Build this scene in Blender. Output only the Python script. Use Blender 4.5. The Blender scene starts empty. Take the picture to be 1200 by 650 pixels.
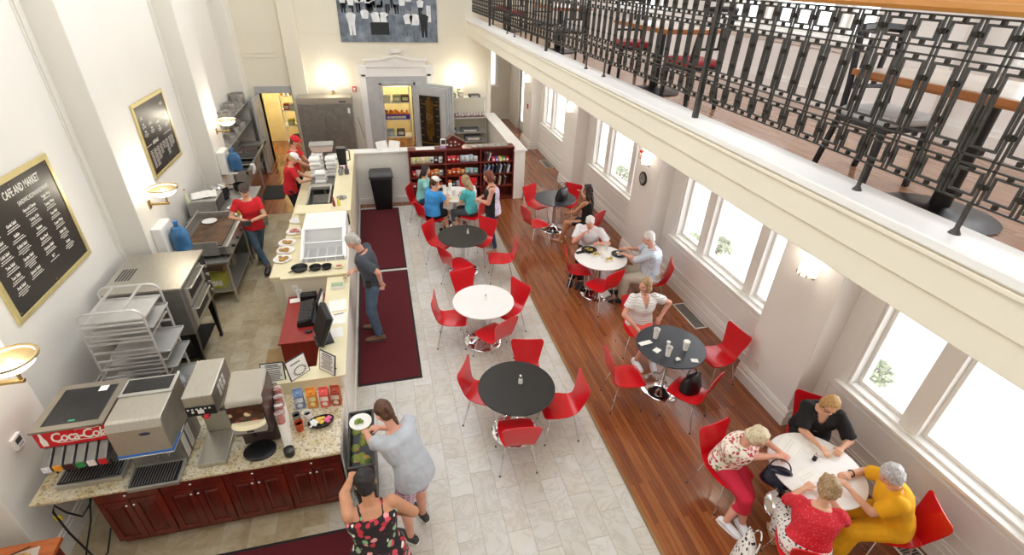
import bpy, bmesh, math, random
from mathutils import Vector, Matrix, noise
random.seed(7)
PI = math.pi
SC = bpy.context.scene
COL = SC.collection
R = math.radians

# ------------------------------------------------------------------ materials
def srgb(c):
    if isinstance(c, str):
        c = c.lstrip('#'); c = [int(c[i:i+2], 16)/255 for i in (0, 2, 4)]
    return tuple((x/12.92 if x <= .04045 else ((x+.055)/1.055)**2.4) for x in c) + (1.0,)

def newmat(name):
    m = bpy.data.materials.new(name); m.use_nodes = True
    nt = m.node_tree; b = nt.nodes['Principled BSDF']
    return m, nt, b

def ramp(nt, stops, interp='LINEAR'):
    r = nt.nodes.new('ShaderNodeValToRGB'); r.color_ramp.interpolation = interp
    e = r.color_ramp.elements
    while len(e) > 1: e.remove(e[-1])
    e[0].position = stops[0][0]; e[0].color = srgb(stops[0][1])
    for p, c in stops[1:]:
        x = e.new(p); x.color = srgb(c)
    return r

def tc(nt, which='Object', scale=None, rot=None):
    t = nt.nodes.new('ShaderNodeTexCoord')
    if scale is None and rot is None: return t.outputs[which]
    mp = nt.nodes.new('ShaderNodeMapping')
    nt.links.new(t.outputs[which], mp.inputs['Vector'])
    if scale is not None: mp.inputs['Scale'].default_value = scale
    if rot is not None: mp.inputs['Rotation'].default_value = rot
    return mp.outputs['Vector']

def pm(name, col, rough=.5, metal=0., var=.04, nscale=6., bump=0., bscale=40., coat=0., spec=None, trans=0., alpha=1., emit=None, estr=0., ior=None, stretch=None, sheen=0.):
    """plain procedural material: base colour gently varied by noise, optional bump"""
    m, nt, b = newmat(name)
    n = nt.nodes.new('ShaderNodeTexNoise'); n.inputs['Scale'].default_value = nscale; n.inputs['Detail'].default_value = 3
    nt.links.new(tc(nt, 'Object', stretch), n.inputs['Vector'])
    c = srgb(col)[:3]
    r = nt.nodes.new('ShaderNodeValToRGB')
    r.color_ramp.elements[0].position = .3; r.color_ramp.elements[1].position = .7
    r.color_ramp.elements[0].color = tuple(max(0, x*(1-var*2)) for x in c)+(1,)
    r.color_ramp.elements[1].color = tuple(min(1, x*(1+var)) for x in c)+(1,)
    nt.links.new(n.outputs['Fac'], r.inputs['Fac']); nt.links.new(r.outputs['Color'], b.inputs['Base Color'])
    b.inputs['Roughness'].default_value = rough; b.inputs['Metallic'].default_value = metal
    if coat: b.inputs['Coat Weight'].default_value = coat; b.inputs['Coat Roughness'].default_value = .08
    if spec is not None: b.inputs['Specular IOR Level'].default_value = spec
    if trans: b.inputs['Transmission Weight'].default_value = trans
    if ior: b.inputs['IOR'].default_value = ior
    if alpha < 1: b.inputs['Alpha'].default_value = alpha
    if sheen: b.inputs['Sheen Weight'].default_value = sheen
    if emit: b.inputs['Emission Color'].default_value = srgb(emit); b.inputs['Emission Strength'].default_value = estr
    if bump:
        n2 = nt.nodes.new('ShaderNodeTexNoise'); n2.inputs['Scale'].default_value = bscale; n2.inputs['Detail'].default_value = 4
        nt.links.new(tc(nt, 'Object', stretch), n2.inputs['Vector'])
        bp = nt.nodes.new('ShaderNodeBump'); bp.inputs['Strength'].default_value = bump; bp.inputs['Distance'].default_value = .01
        nt.links.new(n2.outputs['Fac'], bp.inputs['Height']); nt.links.new(bp.outputs['Normal'], b.inputs['Normal'])
    return m

def mix(nt, fac, a, b, mode='MIX'):
    x = nt.nodes.new('ShaderNodeMix'); x.data_type = 'RGBA'; x.blend_type = mode
    for sock, v in ((x.inputs[0], fac), (x.inputs[6], a), (x.inputs[7], b)):
        if isinstance(v, (int, float)): sock.default_value = v
        elif isinstance(v, tuple): sock.default_value = v
        else: nt.links.new(v, sock)
    return x.outputs[2]

def marble_mat():
    m, nt, b = newmat('marble_tile')
    v = tc(nt, 'Object', (1, 1, 1), (0, 0, R(90)))
    mp = nt.nodes.new('ShaderNodeMapping'); mp.inputs['Location'].default_value = (-.0, .175, 0)
    nt.links.new(v, mp.inputs['Vector']); v = mp.outputs['Vector']
    br = nt.nodes.new('ShaderNodeTexBrick')
    nt.links.new(v, br.inputs['Vector'])
    br.inputs['Scale'].default_value = 1; br.inputs['Brick Width'].default_value = .52; br.inputs['Row Height'].default_value = .255
    br.inputs['Mortar Size'].default_value = .0028; br.inputs['Mortar Smooth'].default_value = .3; br.inputs['Bias'].default_value = 0
    br.inputs['Color1'].default_value = (0, 0, 0, 1); br.inputs['Color2'].default_value = (1, 1, 1, 1); br.inputs['Mortar'].default_value = (.5, .5, .5, 1)
    tone = ramp(nt, [(0, '#cdcac4'), (.35, '#d3d0ca'), (.7, '#d9d7d2'), (1, '#cfcdc9')])
    nt.links.new(br.outputs['Color'], tone.inputs['Fac'])
    # veins, shifted tile by tile
    sh = nt.nodes.new('ShaderNodeVectorMath'); sh.operation = 'MULTIPLY_ADD'
    nt.links.new(br.outputs['Color'], sh.inputs[0]); sh.inputs[1].default_value = (7, 3, 5)
    nt.links.new(tc(nt, 'Object'), sh.inputs[2])
    n = nt.nodes.new('ShaderNodeTexNoise'); n.inputs['Scale'].default_value = 3.2; n.inputs['Detail'].default_value = 7; n.inputs['Roughness'].default_value = .62; n.inputs['Distortion'].default_value = 1.6
    nt.links.new(sh.outputs[0], n.inputs['Vector'])
    vein = ramp(nt, [(.3, '#ffffff'), (.45, '#f6f4f0'), (.49, '#d0c9bc'), (.53, '#f4f1ea'), (.7, '#ffffff')])
    nt.links.new(n.outputs['Fac'], vein.inputs['Fac'])
    c1 = mix(nt, .45, tone.outputs['Color'], vein.outputs['Color'], 'MULTIPLY')
    n2 = nt.nodes.new('ShaderNodeTexNoise'); n2.inputs['Scale'].default_value = 1.3; n2.inputs['Detail'].default_value = 5
    nt.links.new(sh.outputs[0], n2.inputs['Vector'])
    warm = ramp(nt, [(.35, '#f8f3e8'), (.6, '#ffffff')]); nt.links.new(n2.outputs['Fac'], warm.inputs['Fac'])
    c2 = mix(nt, .8, c1, warm.outputs['Color'], 'MULTIPLY')
    # the kitchen side is tinted beige in random blotches
    sx = nt.nodes.new('ShaderNodeSeparateXYZ'); nt.links.new(tc(nt, 'Object'), sx.inputs[0])
    mr = nt.nodes.new('ShaderNodeMapRange'); mr.inputs[1].default_value = -.8; mr.inputs[2].default_value = -1.0
    nt.links.new(sx.outputs['X'], mr.inputs[0])
    st = ramp(nt, [(.3, '#bfa67a'), (.5, '#dccba4'), (.7, '#efe4c8')]); n3 = nt.nodes.new('ShaderNodeTexNoise'); n3.inputs['Scale'].default_value = 2.4; n3.inputs['Detail'].default_value = 6
    nt.links.new(sh.outputs[0], n3.inputs['Vector']); nt.links.new(n3.outputs['Fac'], st.inputs['Fac'])
    c3m = mix(nt, .85, c2, st.outputs['Color'], 'MULTIPLY')
    c3 = mix(nt, mr.outputs[0], c2, c3m)
    c4 = mix(nt, br.outputs['Fac'], c3, srgb('#a29a8b'))
    nt.links.new(c4, b.inputs['Base Color'])
    b.inputs['Roughness'].default_value = .32
    bp = nt.nodes.new('ShaderNodeBump'); bp.inputs['Strength'].default_value = .25; bp.inputs['Distance'].default_value = .003; bp.invert = True
    nt.links.new(br.outputs['Fac'], bp.inputs['Height']); nt.links.new(bp.outputs['Normal'], b.inputs['Normal'])
    return m

def plank_mat(name, cols, width=.058, length=1.3, rough=.24, axis='Y', var=.6):
    m, nt, b = newmat(name)
    v = tc(nt, 'Object', (1, 1, 1), (0, 0, R(90)) if axis == 'Y' else None)
    br = nt.nodes.new('ShaderNodeTexBrick'); nt.links.new(v, br.inputs['Vector'])
    br.offset = .37; br.offset_frequency = 2
    br.inputs['Scale'].default_value = 1; br.inputs['Brick Width'].default_value = length; br.inputs['Row Height'].default_value = width
    br.inputs['Mortar Size'].default_value = .0012; br.inputs['Bias'].default_value = 0
    br.inputs['Color1'].default_value = (0, 0, 0, 1); br.inputs['Color2'].default_value = (1, 1, 1, 1); br.inputs['Mortar'].default_value = (.5, .5, .5, 1)
    t = ramp(nt, [(0, cols[0]), (.5, cols[1]), (1, cols[2])]); nt.links.new(br.outputs['Color'], t.inputs['Fac'])
    n = nt.nodes.new('ShaderNodeTexNoise'); n.inputs['Scale'].default_value = 5; n.inputs['Detail'].default_value = 6; n.inputs['Distortion'].default_value = .5
    sh = nt.nodes.new('ShaderNodeVectorMath'); sh.operation = 'MULTIPLY_ADD'
    nt.links.new(br.outputs['Color'], sh.inputs[0]); sh.inputs[1].default_value = (3, 9, 4)
    nt.links.new(tc(nt, 'Object', (9, .6, 1) if axis == 'Y' else (.6, 9, 9)), sh.inputs[2]); nt.links.new(sh.outputs[0], n.inputs['Vector'])
    g = ramp(nt, [(.3, '#b59c8a'), (.5, '#e8ded6'), (.7, '#ffffff')]); nt.links.new(n.outputs['Fac'], g.inputs['Fac'])
    c = mix(nt, var, t.outputs['Color'], g.outputs['Color'], 'MULTIPLY')
    c = mix(nt, br.outputs['Fac'], c, srgb('#3a1f12'))
    nt.links.new(c, b.inputs['Base Color']); b.inputs['Roughness'].default_value = rough; b.inputs['Coat Weight'].default_value = .5; b.inputs['Coat Roughness'].default_value = .14
    return m

def wood_mat(name, c0, c1, rough=.35, stretch=(1, 1, 12), scale=3, coat=.0):
    m, nt, b = newmat(name)
    n = nt.nodes.new('ShaderNodeTexNoise'); n.inputs['Scale'].default_value = scale; n.inputs['Detail'].default_value = 6; n.inputs['Distortion'].default_value = .8
    nt.links.new(tc(nt, 'Object', stretch), n.inputs['Vector'])
    r = ramp(nt, [(.3, c0), (.7, c1)]); nt.links.new(n.outputs['Fac'], r.inputs['Fac']); nt.links.new(r.outputs['Color'], b.inputs['Base Color'])
    b.inputs['Roughness'].default_value = rough; b.inputs['Coat Weight'].default_value = coat; b.inputs['Coat Roughness'].default_value = .15
    return m

def speckle_mat(name, base, spots, scale=45, rough=.25, stops=(.35, .5, .62)):
    m, nt, b = newmat(name)
    n = nt.nodes.new('ShaderNodeTexNoise'); n.inputs['Scale'].default_value = scale; n.inputs['Detail'].default_value = 5; n.inputs['Roughness'].default_value = .7
    nt.links.new(tc(nt), n.inputs['Vector'])
    r = ramp(nt, [(stops[0], spots[0]), (stops[0]+.05, spots[1]), (stops[1], base), (stops[2], base), (stops[2]+.08, spots[2])])
    nt.links.new(n.outputs['Fac'], r.inputs['Fac'])
    n2 = nt.nodes.new('ShaderNodeTexNoise'); n2.inputs['Scale'].default_value = scale/6; nt.links.new(tc(nt), n2.inputs['Vector'])
    r2 = ramp(nt, [(.35, '#e9dcbd'), (.6, '#ffffff')]); nt.links.new(n2.outputs['Fac'], r2.inputs['Fac'])
    nt.links.new(mix(nt, .8, r.outputs['Color'], r2.outputs['Color'], 'MULTIPLY'), b.inputs['Base Color'])
    b.inputs['Roughness'].default_value = rough
    return m

def spot_mat(name, base, cols, scale=30, thresh=.28, rough=.8, coord_scale=None, smooth=.03):
    """cloth print: voronoi blobs of several colours on a base colour"""
    m, nt, b = newmat(name)
    v = nt.nodes.new('ShaderNodeTexVoronoi'); v.inputs['Scale'].default_value = scale
    nz = nt.nodes.new('ShaderNodeTexNoise'); nz.inputs['Scale'].default_value = scale*1.2
    nt.links.new(tc(nt, 'Object', coord_scale), nz.inputs['Vector'])
    vm = nt.nodes.new('ShaderNodeVectorMath'); vm.operation = 'MULTIPLY_ADD'; vm.inputs[1].default_value = (.03, .03, .03)
    nt.links.new(nz.outputs['Color'], vm.inputs[0]); nt.links.new(tc(nt, 'Object', coord_scale), vm.inputs[2])
    nt.links.new(vm.outputs[0], v.inputs['Vector'])
    sep = nt.nodes.new('ShaderNodeSeparateColor'); nt.links.new(v.outputs['Color'], sep.inputs[0])
    k = len(cols); cr = ramp(nt, [(i/k, c) for i, c in enumerate(cols)], 'CONSTANT'); nt.links.new(sep.outputs[0], cr.inputs['Fac'])
    mk = nt.nodes.new('ShaderNodeMapRange'); mk.inputs[1].default_value = thresh+smooth; mk.inputs[2].default_value = thresh
    nt.links.new(v.outputs['Distance'], mk.inputs[0])
    nt.links.new(mix(nt, mk.outputs[0], srgb(base), cr.outputs['Color']), b.inputs['Base Color'])
    b.inputs['Roughness'].default_value = rough
    return m

def stripe_mat(name, base, line, period=.05, frac=.25, axis='Z', rough=.8, second=None, axis2='X', bumpy=0):
    m, nt, b = newmat(name)
    def band(ax, per, fr):
        s = nt.nodes.new('ShaderNodeSeparateXYZ'); nt.links.new(tc(nt), s.inputs[0])
        d = nt.nodes.new('ShaderNodeMath'); d.operation = 'DIVIDE'; nt.links.new(s.outputs[ax], d.inputs[0]); d.inputs[1].default_value = per
        f = nt.nodes.new('ShaderNodeMath'); f.operation = 'FRACT'; nt.links.new(d.outputs[0], f.inputs[0])
        l = nt.nodes.new('ShaderNodeMath'); l.operation = 'LESS_THAN'; nt.links.new(f.outputs[0], l.inputs[0]); l.inputs[1].default_value = fr
        return l.outputs[0]
    c = mix(nt, band(axis, period, frac), srgb(base), srgb(line))
    if second:
        h = nt.nodes.new('ShaderNodeMath'); h.operation = 'MULTIPLY'; nt.links.new(band(axis2, period*.9, frac), h.inputs[0]); h.inputs[1].default_value = .55
        c = mix(nt, h.outputs[0], c, srgb(second))
    nt.links.new(c, b.inputs['Base Color']); b.inputs['Roughness'].default_value = rough; b.inputs['Coat Weight'].default_value = .5; b.inputs['Coat Roughness'].default_value = .14
    return m

M = {}
M['wall'] = pm('wall_paint', '#e5e1d8', .75, var=.015, nscale=.8, bump=.03, bscale=60)
M['wall_pale'] = pm('pale_wall_paint', '#f3f0ed', .7, var=.01, nscale=.8)  # wall paint lightened to offset the dim, wood-tinted bounce light there
M['wall_cream'] = pm('cream_wall_paint', '#e7e1cf', .75, var=.015, nscale=.8)
M['trim'] = pm('white_trim_paint', '#f2f0ec', .45, var=.01, nscale=2)
M['fascia'] = pm('cream_fascia_paint', '#ece5d2', .6, var=.012, nscale=1)
M['marble'] = marble_mat()
M['wood_floor'] = plank_mat('strip_wood_floor', ['#85492a', '#9a5a33', '#a8683a'])
M['balcony_wood'] = plank_mat('balcony_strip_wood', ['#b98a68', '#c4987a', '#cba386'], rough=.14)  # window glare put into the colour, paler than the bare wood
M['handrail'] = wood_mat('oak_handrail', '#b0702c', '#cf9548', .3, (1, .1, 1), 9, .4)
M['iron'] = pm('dark_iron', '#4b4946', .45, .6, var=.12, nscale=30, bump=.1, bscale=90)
M['knob_iron'] = pm('rusty_iron_knob', '#2f2a24', .5, .5, var=.2, nscale=60)
M['red_shell'] = pm('red_lacquered_plywood', '#d3131f', .3, var=.03, nscale=4, coat=.35)
M['chrome'] = pm('chrome', '#e4e4e6', .09, 1., var=.02, nscale=4)
M['steel'] = pm('brushed_steel', '#c6c4bf', .36, .8, var=.05, nscale=12, stretch=(1, 18, 1), bump=.02, bscale=40)
M['steel_warm'] = pm('warm_brushed_steel', '#bcb7ab', .36, .75, var=.06, nscale=10, stretch=(18, 1, 1))
M['steel_dark'] = pm('dark_steel', '#8b8883', .42, .6, var=.08, nscale=10)
M['alu'] = pm('aluminium', '#dcdbd8', .42, .6, var=.03, nscale=8)
M['tbl_black'] = pm('black_laminate', '#22201d', .42, var=.06, nscale=20)
M['tbl_white'] = pm('white_laminate', '#f1efec', .25, var=.01, nscale=5)
M['tbl_blue'] = pm('slate_laminate', '#34383f', .3, var=.05, nscale=20)
M['black'] = pm('black_plastic', '#17171a', .4, var=.08, nscale=20)
M['black_metal'] = pm('black_powder_coat', '#151517', .35, .3, var=.05)
M['dark_grey'] = pm('dark_grey_plastic', '#3d3a39', .4, var=.06)
M['white_plastic'] = pm('white_plastic', '#eeece6', .35, var=.01)
M['paper'] = pm('white_paper', '#f3f1ea', .8, var=.02)
M['foam'] = pm('white_foam', '#f4f3f0', .7, var=.02, nscale=15)
M['brass'] = pm('brushed_brass', '#b39a68', .32, .9, var=.05, nscale=14)
M['gold_frame'] = pm('satin_gold_frame', '#d8c98f', .4, .6, var=.05, nscale=6)
M['menu_black'] = pm('menu_board_black', '#2b2623', .35, var=.05, nscale=10)
M['letter'] = pm('white_lettering', '#f2efe4', .6, var=.01)
M['mahogany'] = wood_mat('mahogany_cabinet', '#4e150d', '#752314', .3, (6, 6, .8), 3, .25)
M['mahogany_panel'] = wood_mat('mahogany_panel', '#430f09', '#641a10', .32, (8, 8, .7), 3, .25)
M['cherry'] = wood_mat('cherry_wood', '#5e1f18', '#7d3023', .38, (.7, 6, 6), 3, .15)
M['red_top'] = wood_mat('red_laminate_top', '#8a231c', '#9d2c22', .35, (5, .7, 5), 3)
M['desk_red'] = wood_mat('red_desk_side', '#74180f', '#8f2416', .35, (6, 6, .7), 3)
M['granite'] = speckle_mat('beige_granite', '#d6cbb0', ['#6e665a', '#a3967c', '#eee6d2'])
M['cream_top'] = pm('cream_counter_top', '#e9deb8', .4, var=.02, nscale=4)
M['cream_side'] = pm('cream_counter_side', '#e2dac4', .55, var=.02, nscale=3)
M['bar_white'] = pm('pale_bar_panel', '#eeebe2', .45, var=.01)
M['mat_red'] = pm('burgundy_carpet', '#5a0f18', .95, var=.14, nscale=160, bump=.35, bscale=300)
M['rubber'] = pm('black_rubber', '#1c1b1a', .8, var=.1, nscale=40)
M['cardboard'] = pm('brown_cardboard_mat', '#a98a5e', .85, var=.06, nscale=8)
M['opal'] = pm('opal_glass', '#fff4dd', .3, emit='#fff3dc', estr=5, var=.01)
M['shade'] = pm('opal_shade', '#fff6e6', .4, emit='#fff2da', estr=2.2, var=.01)
M['rim_brass'] = pm('aged_brass_rim', '#8d7c5c', .35, .8, var=.08)
M['glow'] = pm('lamp_glow', '#fff4dd', .3, emit='#fff0d2', estr=22, var=.01)
M['glass'] = None
m, nt, b = newmat('clear_glass'); b.inputs['Base Color'].default_value = (.96, .98, .98, 1); b.inputs['Roughness'].default_value = .02; b.inputs['Alpha'].default_value = .12; b.inputs['Specular IOR Level'].default_value = .6
M['glass'] = m
M['grey_paint'] = pm('grey_painted_steel', '#b4b5b6', .45, .2, var=.03)
M['vault_grey'] = pm('vault_grey', '#bdbfc0', .42, .1, var=.04)
M['bronze'] = pm('vault_bronze', '#8a6a35', .35, .8, var=.3, nscale=25)
M['yellow_wall'] = pm('yellow_store_room', '#efe4b8', .7, var=.03)
M['water_blue'] = pm('blue_water_jug', '#5d9bd6', .15, trans=.55, var=.1, nscale=8, ior=1.33)
M['red_sign'] = pm('red_enamel', '#cf1a22', .35, var=.02)
M['granite_grey'] = pm('grille_grey', '#a9a7a2', .5, .3)

# ------------------------------------------------------------------ mesh builder
class MB:
    def __init__(s): s.v = []; s.f = []; s.m = []; s.X = Matrix()
    def _add(s, vs, fs, mi=0):
        o = len(s.v); X = s.X
        s.v += [tuple(X @ Vector(p)) for p in vs]
        s.f += [tuple(i+o for i in f) for f in fs]; s.m += [mi]*len(fs)
        return s
    def box(s, x0, x1, y0, y1, z0, z1, mi=0):
        return s._add([(x0,y0,z0),(x1,y0,z0),(x1,y1,z0),(x0,y1,z0),(x0,y0,z1),(x1,y0,z1),(x1,y1,z1),(x0,y1,z1)],
            [(0,3,2,1),(4,5,6,7),(0,1,5,4),(1,2,6,5),(2,3,7,6),(3,0,4,7)], mi)
    def cbox(s, c, d, mi=0):
        return s.box(c[0]-d[0]/2,c[0]+d[0]/2,c[1]-d[1]/2,c[1]+d[1]/2,c[2]-d[2]/2,c[2]+d[2]/2,mi)
    def hexa(s, b4, t4, mi=0):
        return s._add(list(b4)+list(t4), [(0,3,2,1),(4,5,6,7),(0,1,5,4),(1,2,6,5),(2,3,7,6),(3,0,4,7)], mi)
    def cone(s, p0, p1, r0, r1=None, n=16, mi=0, rx=1.):
        p0 = Vector(p0); p1 = Vector(p1); r1 = r0 if r1 is None else r1
        d = (p1-p0).normalized(); a = d.orthogonal().normalized() if abs(d.z) < .999 else Vector((1,0,0)); b2 = d.cross(a)
        vs = []
        for p, r in ((p0,r0),(p1,r1)):
            vs += [p + (a*math.cos(2*PI*i/n)*rx + b2*math.sin(2*PI*i/n))*r for i in range(n)]
        fs = [(i,(i+1)%n,n+(i+1)%n,n+i) for i in range(n)] + [tuple(range(n-1,-1,-1)), tuple(range(n,2*n))]
        return s._add(vs, fs, mi)
    def tube(s, pts, r, n=8, closed=False, mi=0):
        P = [Vector(p) for p in pts]; k = len(P); vs = []; prev = None
        for i, p in enumerate(P):
            if closed: d = P[(i+1)%k]-P[i-1]
            else: d = P[min(i+1,k-1)]-P[max(i-1,0)]
            d.normalize()
            if prev is None: a = d.orthogonal().normalized()
            else:
                a = prev - d*prev.dot(d); a = a.normalized() if a.length > 1e-6 else d.orthogonal().normalized()
            prev = a; b2 = d.cross(a); rr = r[i] if isinstance(r,(list,tuple)) else r
            vs += [p+(a*math.cos(2*PI*j/n)+b2*math.sin(2*PI*j/n))*rr for j in range(n)]
        fs = []
        for i in range(k if closed else k-1):
            o = i*n; q = ((i+1)%k)*n
            fs += [(o+j,o+(j+1)%n,q+(j+1)%n,q+j) for j in range(n)]
        if not closed: fs += [tuple(range(n-1,-1,-1)), tuple(range((k-1)*n,k*n))]
        return s._add(vs, fs, mi)
    def lathe(s, prof, c=(0,0,0), n=32, mi=0, sx=1., sy=1.):
        vs = []; k = len(prof); c = Vector(c)
        for r, z in prof: vs += [c+Vector((math.cos(2*PI*j/n)*r*sx, math.sin(2*PI*j/n)*r*sy, z)) for j in range(n)]
        fs = []
        for i in range(k-1): fs += [(i*n+j,i*n+(j+1)%n,(i+1)*n+(j+1)%n,(i+1)*n+j) for j in range(n)]
        if prof[0][0] > 1e-5: fs.append(tuple(range(n-1,-1,-1)))
        if prof[-1][0] > 1e-5: fs.append(tuple(range((k-1)*n,k*n)))
        return s._add(vs, fs, mi)
    def sphere(s, c, r, n=16, m=10, mi=0):
        if isinstance(r,(int,float)): r = (r,r,r)
        vs = [(c[0],c[1],c[2]-r[2])]
        for i in range(1,m):
            a = -PI/2+PI*i/m
            vs += [(c[0]+r[0]*math.cos(a)*math.cos(2*PI*j/n), c[1]+r[1]*math.cos(a)*math.sin(2*PI*j/n), c[2]+r[2]*math.sin(a)) for j in range(n)]
        vs.append((c[0],c[1],c[2]+r[2])); e = len(vs)-1
        fs = [(0,1+(j+1)%n,1+j) for j in range(n)]
        for i in range(m-2): fs += [(1+i*n+j,1+i*n+(j+1)%n,1+(i+1)*n+(j+1)%n,1+(i+1)*n+j) for j in range(n)]
        fs += [(e,1+(m-2)*n+j,1+(m-2)*n+(j+1)%n) for j in range(n)]
        return s._add(vs, fs, mi)
    def prism(s, poly, h0, h1, plane='XY', mi=0):
        def q(a,b2,h): return (a,b2,h) if plane=='XY' else ((a,h,b2) if plane=='XZ' else (h,a,b2))
        k = len(poly); vs = [q(a,b2,h0) for a,b2 in poly]+[q(a,b2,h1) for a,b2 in poly]
        fs = [(i,(i+1)%k,k+(i+1)%k,k+i) for i in range(k)]+[tuple(range(k-1,-1,-1)),tuple(range(k,2*k))]
        return s._add(vs, fs, mi)
    def quad(s, a, b2, c, d, mi=0): return s._add([a,b2,c,d],[(0,1,2,3)],mi)
    def loft(s, rings, mi=0):
        """rings: list of (centre, axis_a * ra, axis_b * rb) -> closed elliptical tube"""
        n = 18; vs = []
        for c, a, b2 in rings:
            vs += [Vector(c)+Vector(a)*math.cos(2*PI*j/n)+Vector(b2)*math.sin(2*PI*j/n) for j in range(n)]
        k = len(rings); fs = []
        for i in range(k-1): fs += [(i*n+j,i*n+(j+1)%n,(i+1)*n+(j+1)%n,(i+1)*n+j) for j in range(n)]
        fs += [tuple(range(n-1,-1,-1)), tuple(range((k-1)*n,k*n))]
        return s._add(vs, fs, mi)
    def mesh(s, name, mats, smooth=None):
        me = bpy.data.meshes.new(name); me.from_pydata(s.v, [], s.f)
        for x in (mats if isinstance(mats,(list,tuple)) else [mats]): me.materials.append(M[x] if isinstance(x,str) else x)
        me.polygons.foreach_set('material_index', s.m)
        bm = bmesh.new(); bm.from_mesh(me); bmesh.ops.recalc_face_normals(bm, faces=bm.faces); bm.to_mesh(me); bm.free()
        if smooth:
            me.polygons.foreach_set('use_smooth', [True]*len(me.polygons)); me.set_sharp_from_angle(angle=R(smooth))
        me.update(); return me
    def build(s, name, mats, parent=None, loc=(0,0,0), rz=0., smooth=35, bevel=0.):
        o = bpy.data.objects.new(name, s.mesh(name, mats, smooth)); COL.objects.link(o)
        o.location = loc; o.rotation_euler = (0,0,rz) if isinstance(rz,(int,float)) else rz
        if parent: o.parent = parent
        if bevel:
            md = o.modifiers.new('bevel','BEVEL'); md.width = bevel; md.segments = 2; md.limit_method = 'ANGLE'; md.angle_limit = R(40)
        return o

def tag(o, label=None, cat=None, group=None, kind=None):
    if label: o['label'] = label
    if cat: o['category'] = cat
    if group: o['group'] = group
    if kind: o['kind'] = kind
    return o
def thing(name, label, cat, loc=(0,0,0), rz=0., group=None):
    o = bpy.data.objects.new(name, None); COL.objects.link(o); o.empty_display_size = .1
    o.location = loc; o.rotation_euler = (0,0,rz)
    return tag(o, label, cat, group)
def dup(root, loc, rz, label=None, group=None, scale=None):
    r = root.copy(); COL.objects.link(r); r.location = loc; r.rotation_euler = (0,0,rz)
    if scale: r.scale = scale
    if label: r['label'] = label
    if group: r['group'] = group
    for ch in list(root.children):
        c = ch.copy(); COL.objects.link(c); c.parent = r
        for g in ch.children:
            d = g.copy(); COL.objects.link(d); d.parent = c
    return r
def struct(o, label=None):
    o['kind'] = 'structure'
    if label: o['label'] = label
    return o

def text_mesh(txt, size, align='LEFT', ext=.0008, shear=0, spacing=1., bold=0., xs=1.):
    cu = bpy.data.curves.new('lettering', 'FONT'); cu.body = txt; cu.size = size; cu.align_x = align; cu.extrude = ext; cu.shear = shear
    cu.space_character = spacing; cu.offset = bold; cu.resolution_u = 2
    o = bpy.data.objects.new('lettering_tmp', cu); COL.objects.link(o)
    dg = bpy.context.evaluated_depsgraph_get(); dg.update()
    me = bpy.data.meshes.new_from_object(o.evaluated_get(dg))
    vs = [(v.co.x*xs, v.co.y, v.co.z) for v in me.vertices]; fs = [tuple(p.vertices) for p in me.polygons]
    bpy.data.objects.remove(o); bpy.data.curves.remove(cu); bpy.data.meshes.remove(me)
    return vs, fs
def add_text(mb, txt, size, X, mi=0, **k):
    vs, fs = text_mesh(txt, size, **k); old = mb.X; mb.X = old @ X; mb._add(vs, fs, mi); mb.X = old
EXPO = 0.25
# ------------------------------------------------------------------ the setting
XF, XL = -3.35, -3.67          # left pilaster face, left recessed wall
XP, XW = 4.70, 5.00            # right pillar face, right recessed wall
YF, YE, YB = 15.3, 19.6, -3.0  # far wall, end of passage, wall behind
ZS, ZB, ZF = 3.42, 3.85, 3.72            # balcony soffit and floor
ZT = 7.4
XBF = 2.60                     # balcony front
LPIL = [(-.35, .5), (3.44, 4.3), (7.26, 8.1), (11.08, 11.95), (14.75, YF)]
RPIL = [(-.55, .35), (3.5, 4.4), (7.5, 8.4), (11.6, 12.5), (15.55, 16.5)]
WB = [-.85, 3.18, 7.09, 11.1, 15.2]  # first bay is behind the camera, added unseen to let in light

# floors
MB().box(-3.9, 2.3, YB, 11.55, -.2, 0).build('floor', 'marble', smooth=None)['kind'] = 'structure'
m_ = MB().box(2.3, 5.3, YB, YE, -.2, .012); m_.box(-3.9, 2.3, 11.55, 18.0, -.2, .004)
struct(m_.build('floor', 'wood_floor', smooth=None))
struct(MB().box(2.285, 2.325, YB, 11.55, 0, .018).build('trim_1', wood_mat('floor_edge_nosing', '#7d5a38', '#a37a4c', .35, (8, .6, 8)), bevel=.006))

# left wall with pilasters and raised panel mouldings
m_ = MB().box(-3.95, XL, YB, YF+.3, 0, ZT)
for a, b_ in LPIL: m_.box(XL-.02, XF, a, b_, 0, ZT)
struct(m_.build('wall_left', 'wall', smooth=None, bevel=.01))
m_ = MB()
edges = [(.5, 3.44), (4.3, 7.26), (8.1, 11.08), (11.95, 14.75)]
for a, b_ in edges:
    for off, w, d in ((.10, .03, .022), (.17, .014, .014)):
        a2, b2 = a+off, b_-off; zt = 6.6-off; zb = .35+off
        m_.box(XL, XL+d, a2, a2+w, zb, zt); m_.box(XL, XL+d, b2-w, b2, zb, zt)
        m_.box(XL, XL+d, a2, b2, zt-w, zt); m_.box(XL, XL+d, a2, b2, zb, zb+w)
struct(m_.build('trim_2', 'wall', smooth=None, bevel=.005))
m_ = MB()
for a, b_ in edges: m_.box(XL, XL+.03, a, b_, 0, .2); m_.box(XL, XL+.02, a, b_, .2, .235)
for a, b_ in LPIL:
    m_.box(XF-.01, XF+.03, a-.03, b_+.03, 0, .2); m_.box(XF-.01, XF+.02, a-.02, b_+.02, .2, .235); m_.box(XL, XF, a-.03, a, 0, .2); m_.box(XL, XF, b_, b_+.03, 0, .2)
struct(m_.build('baseboard_left', 'trim', smooth=None))

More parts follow.
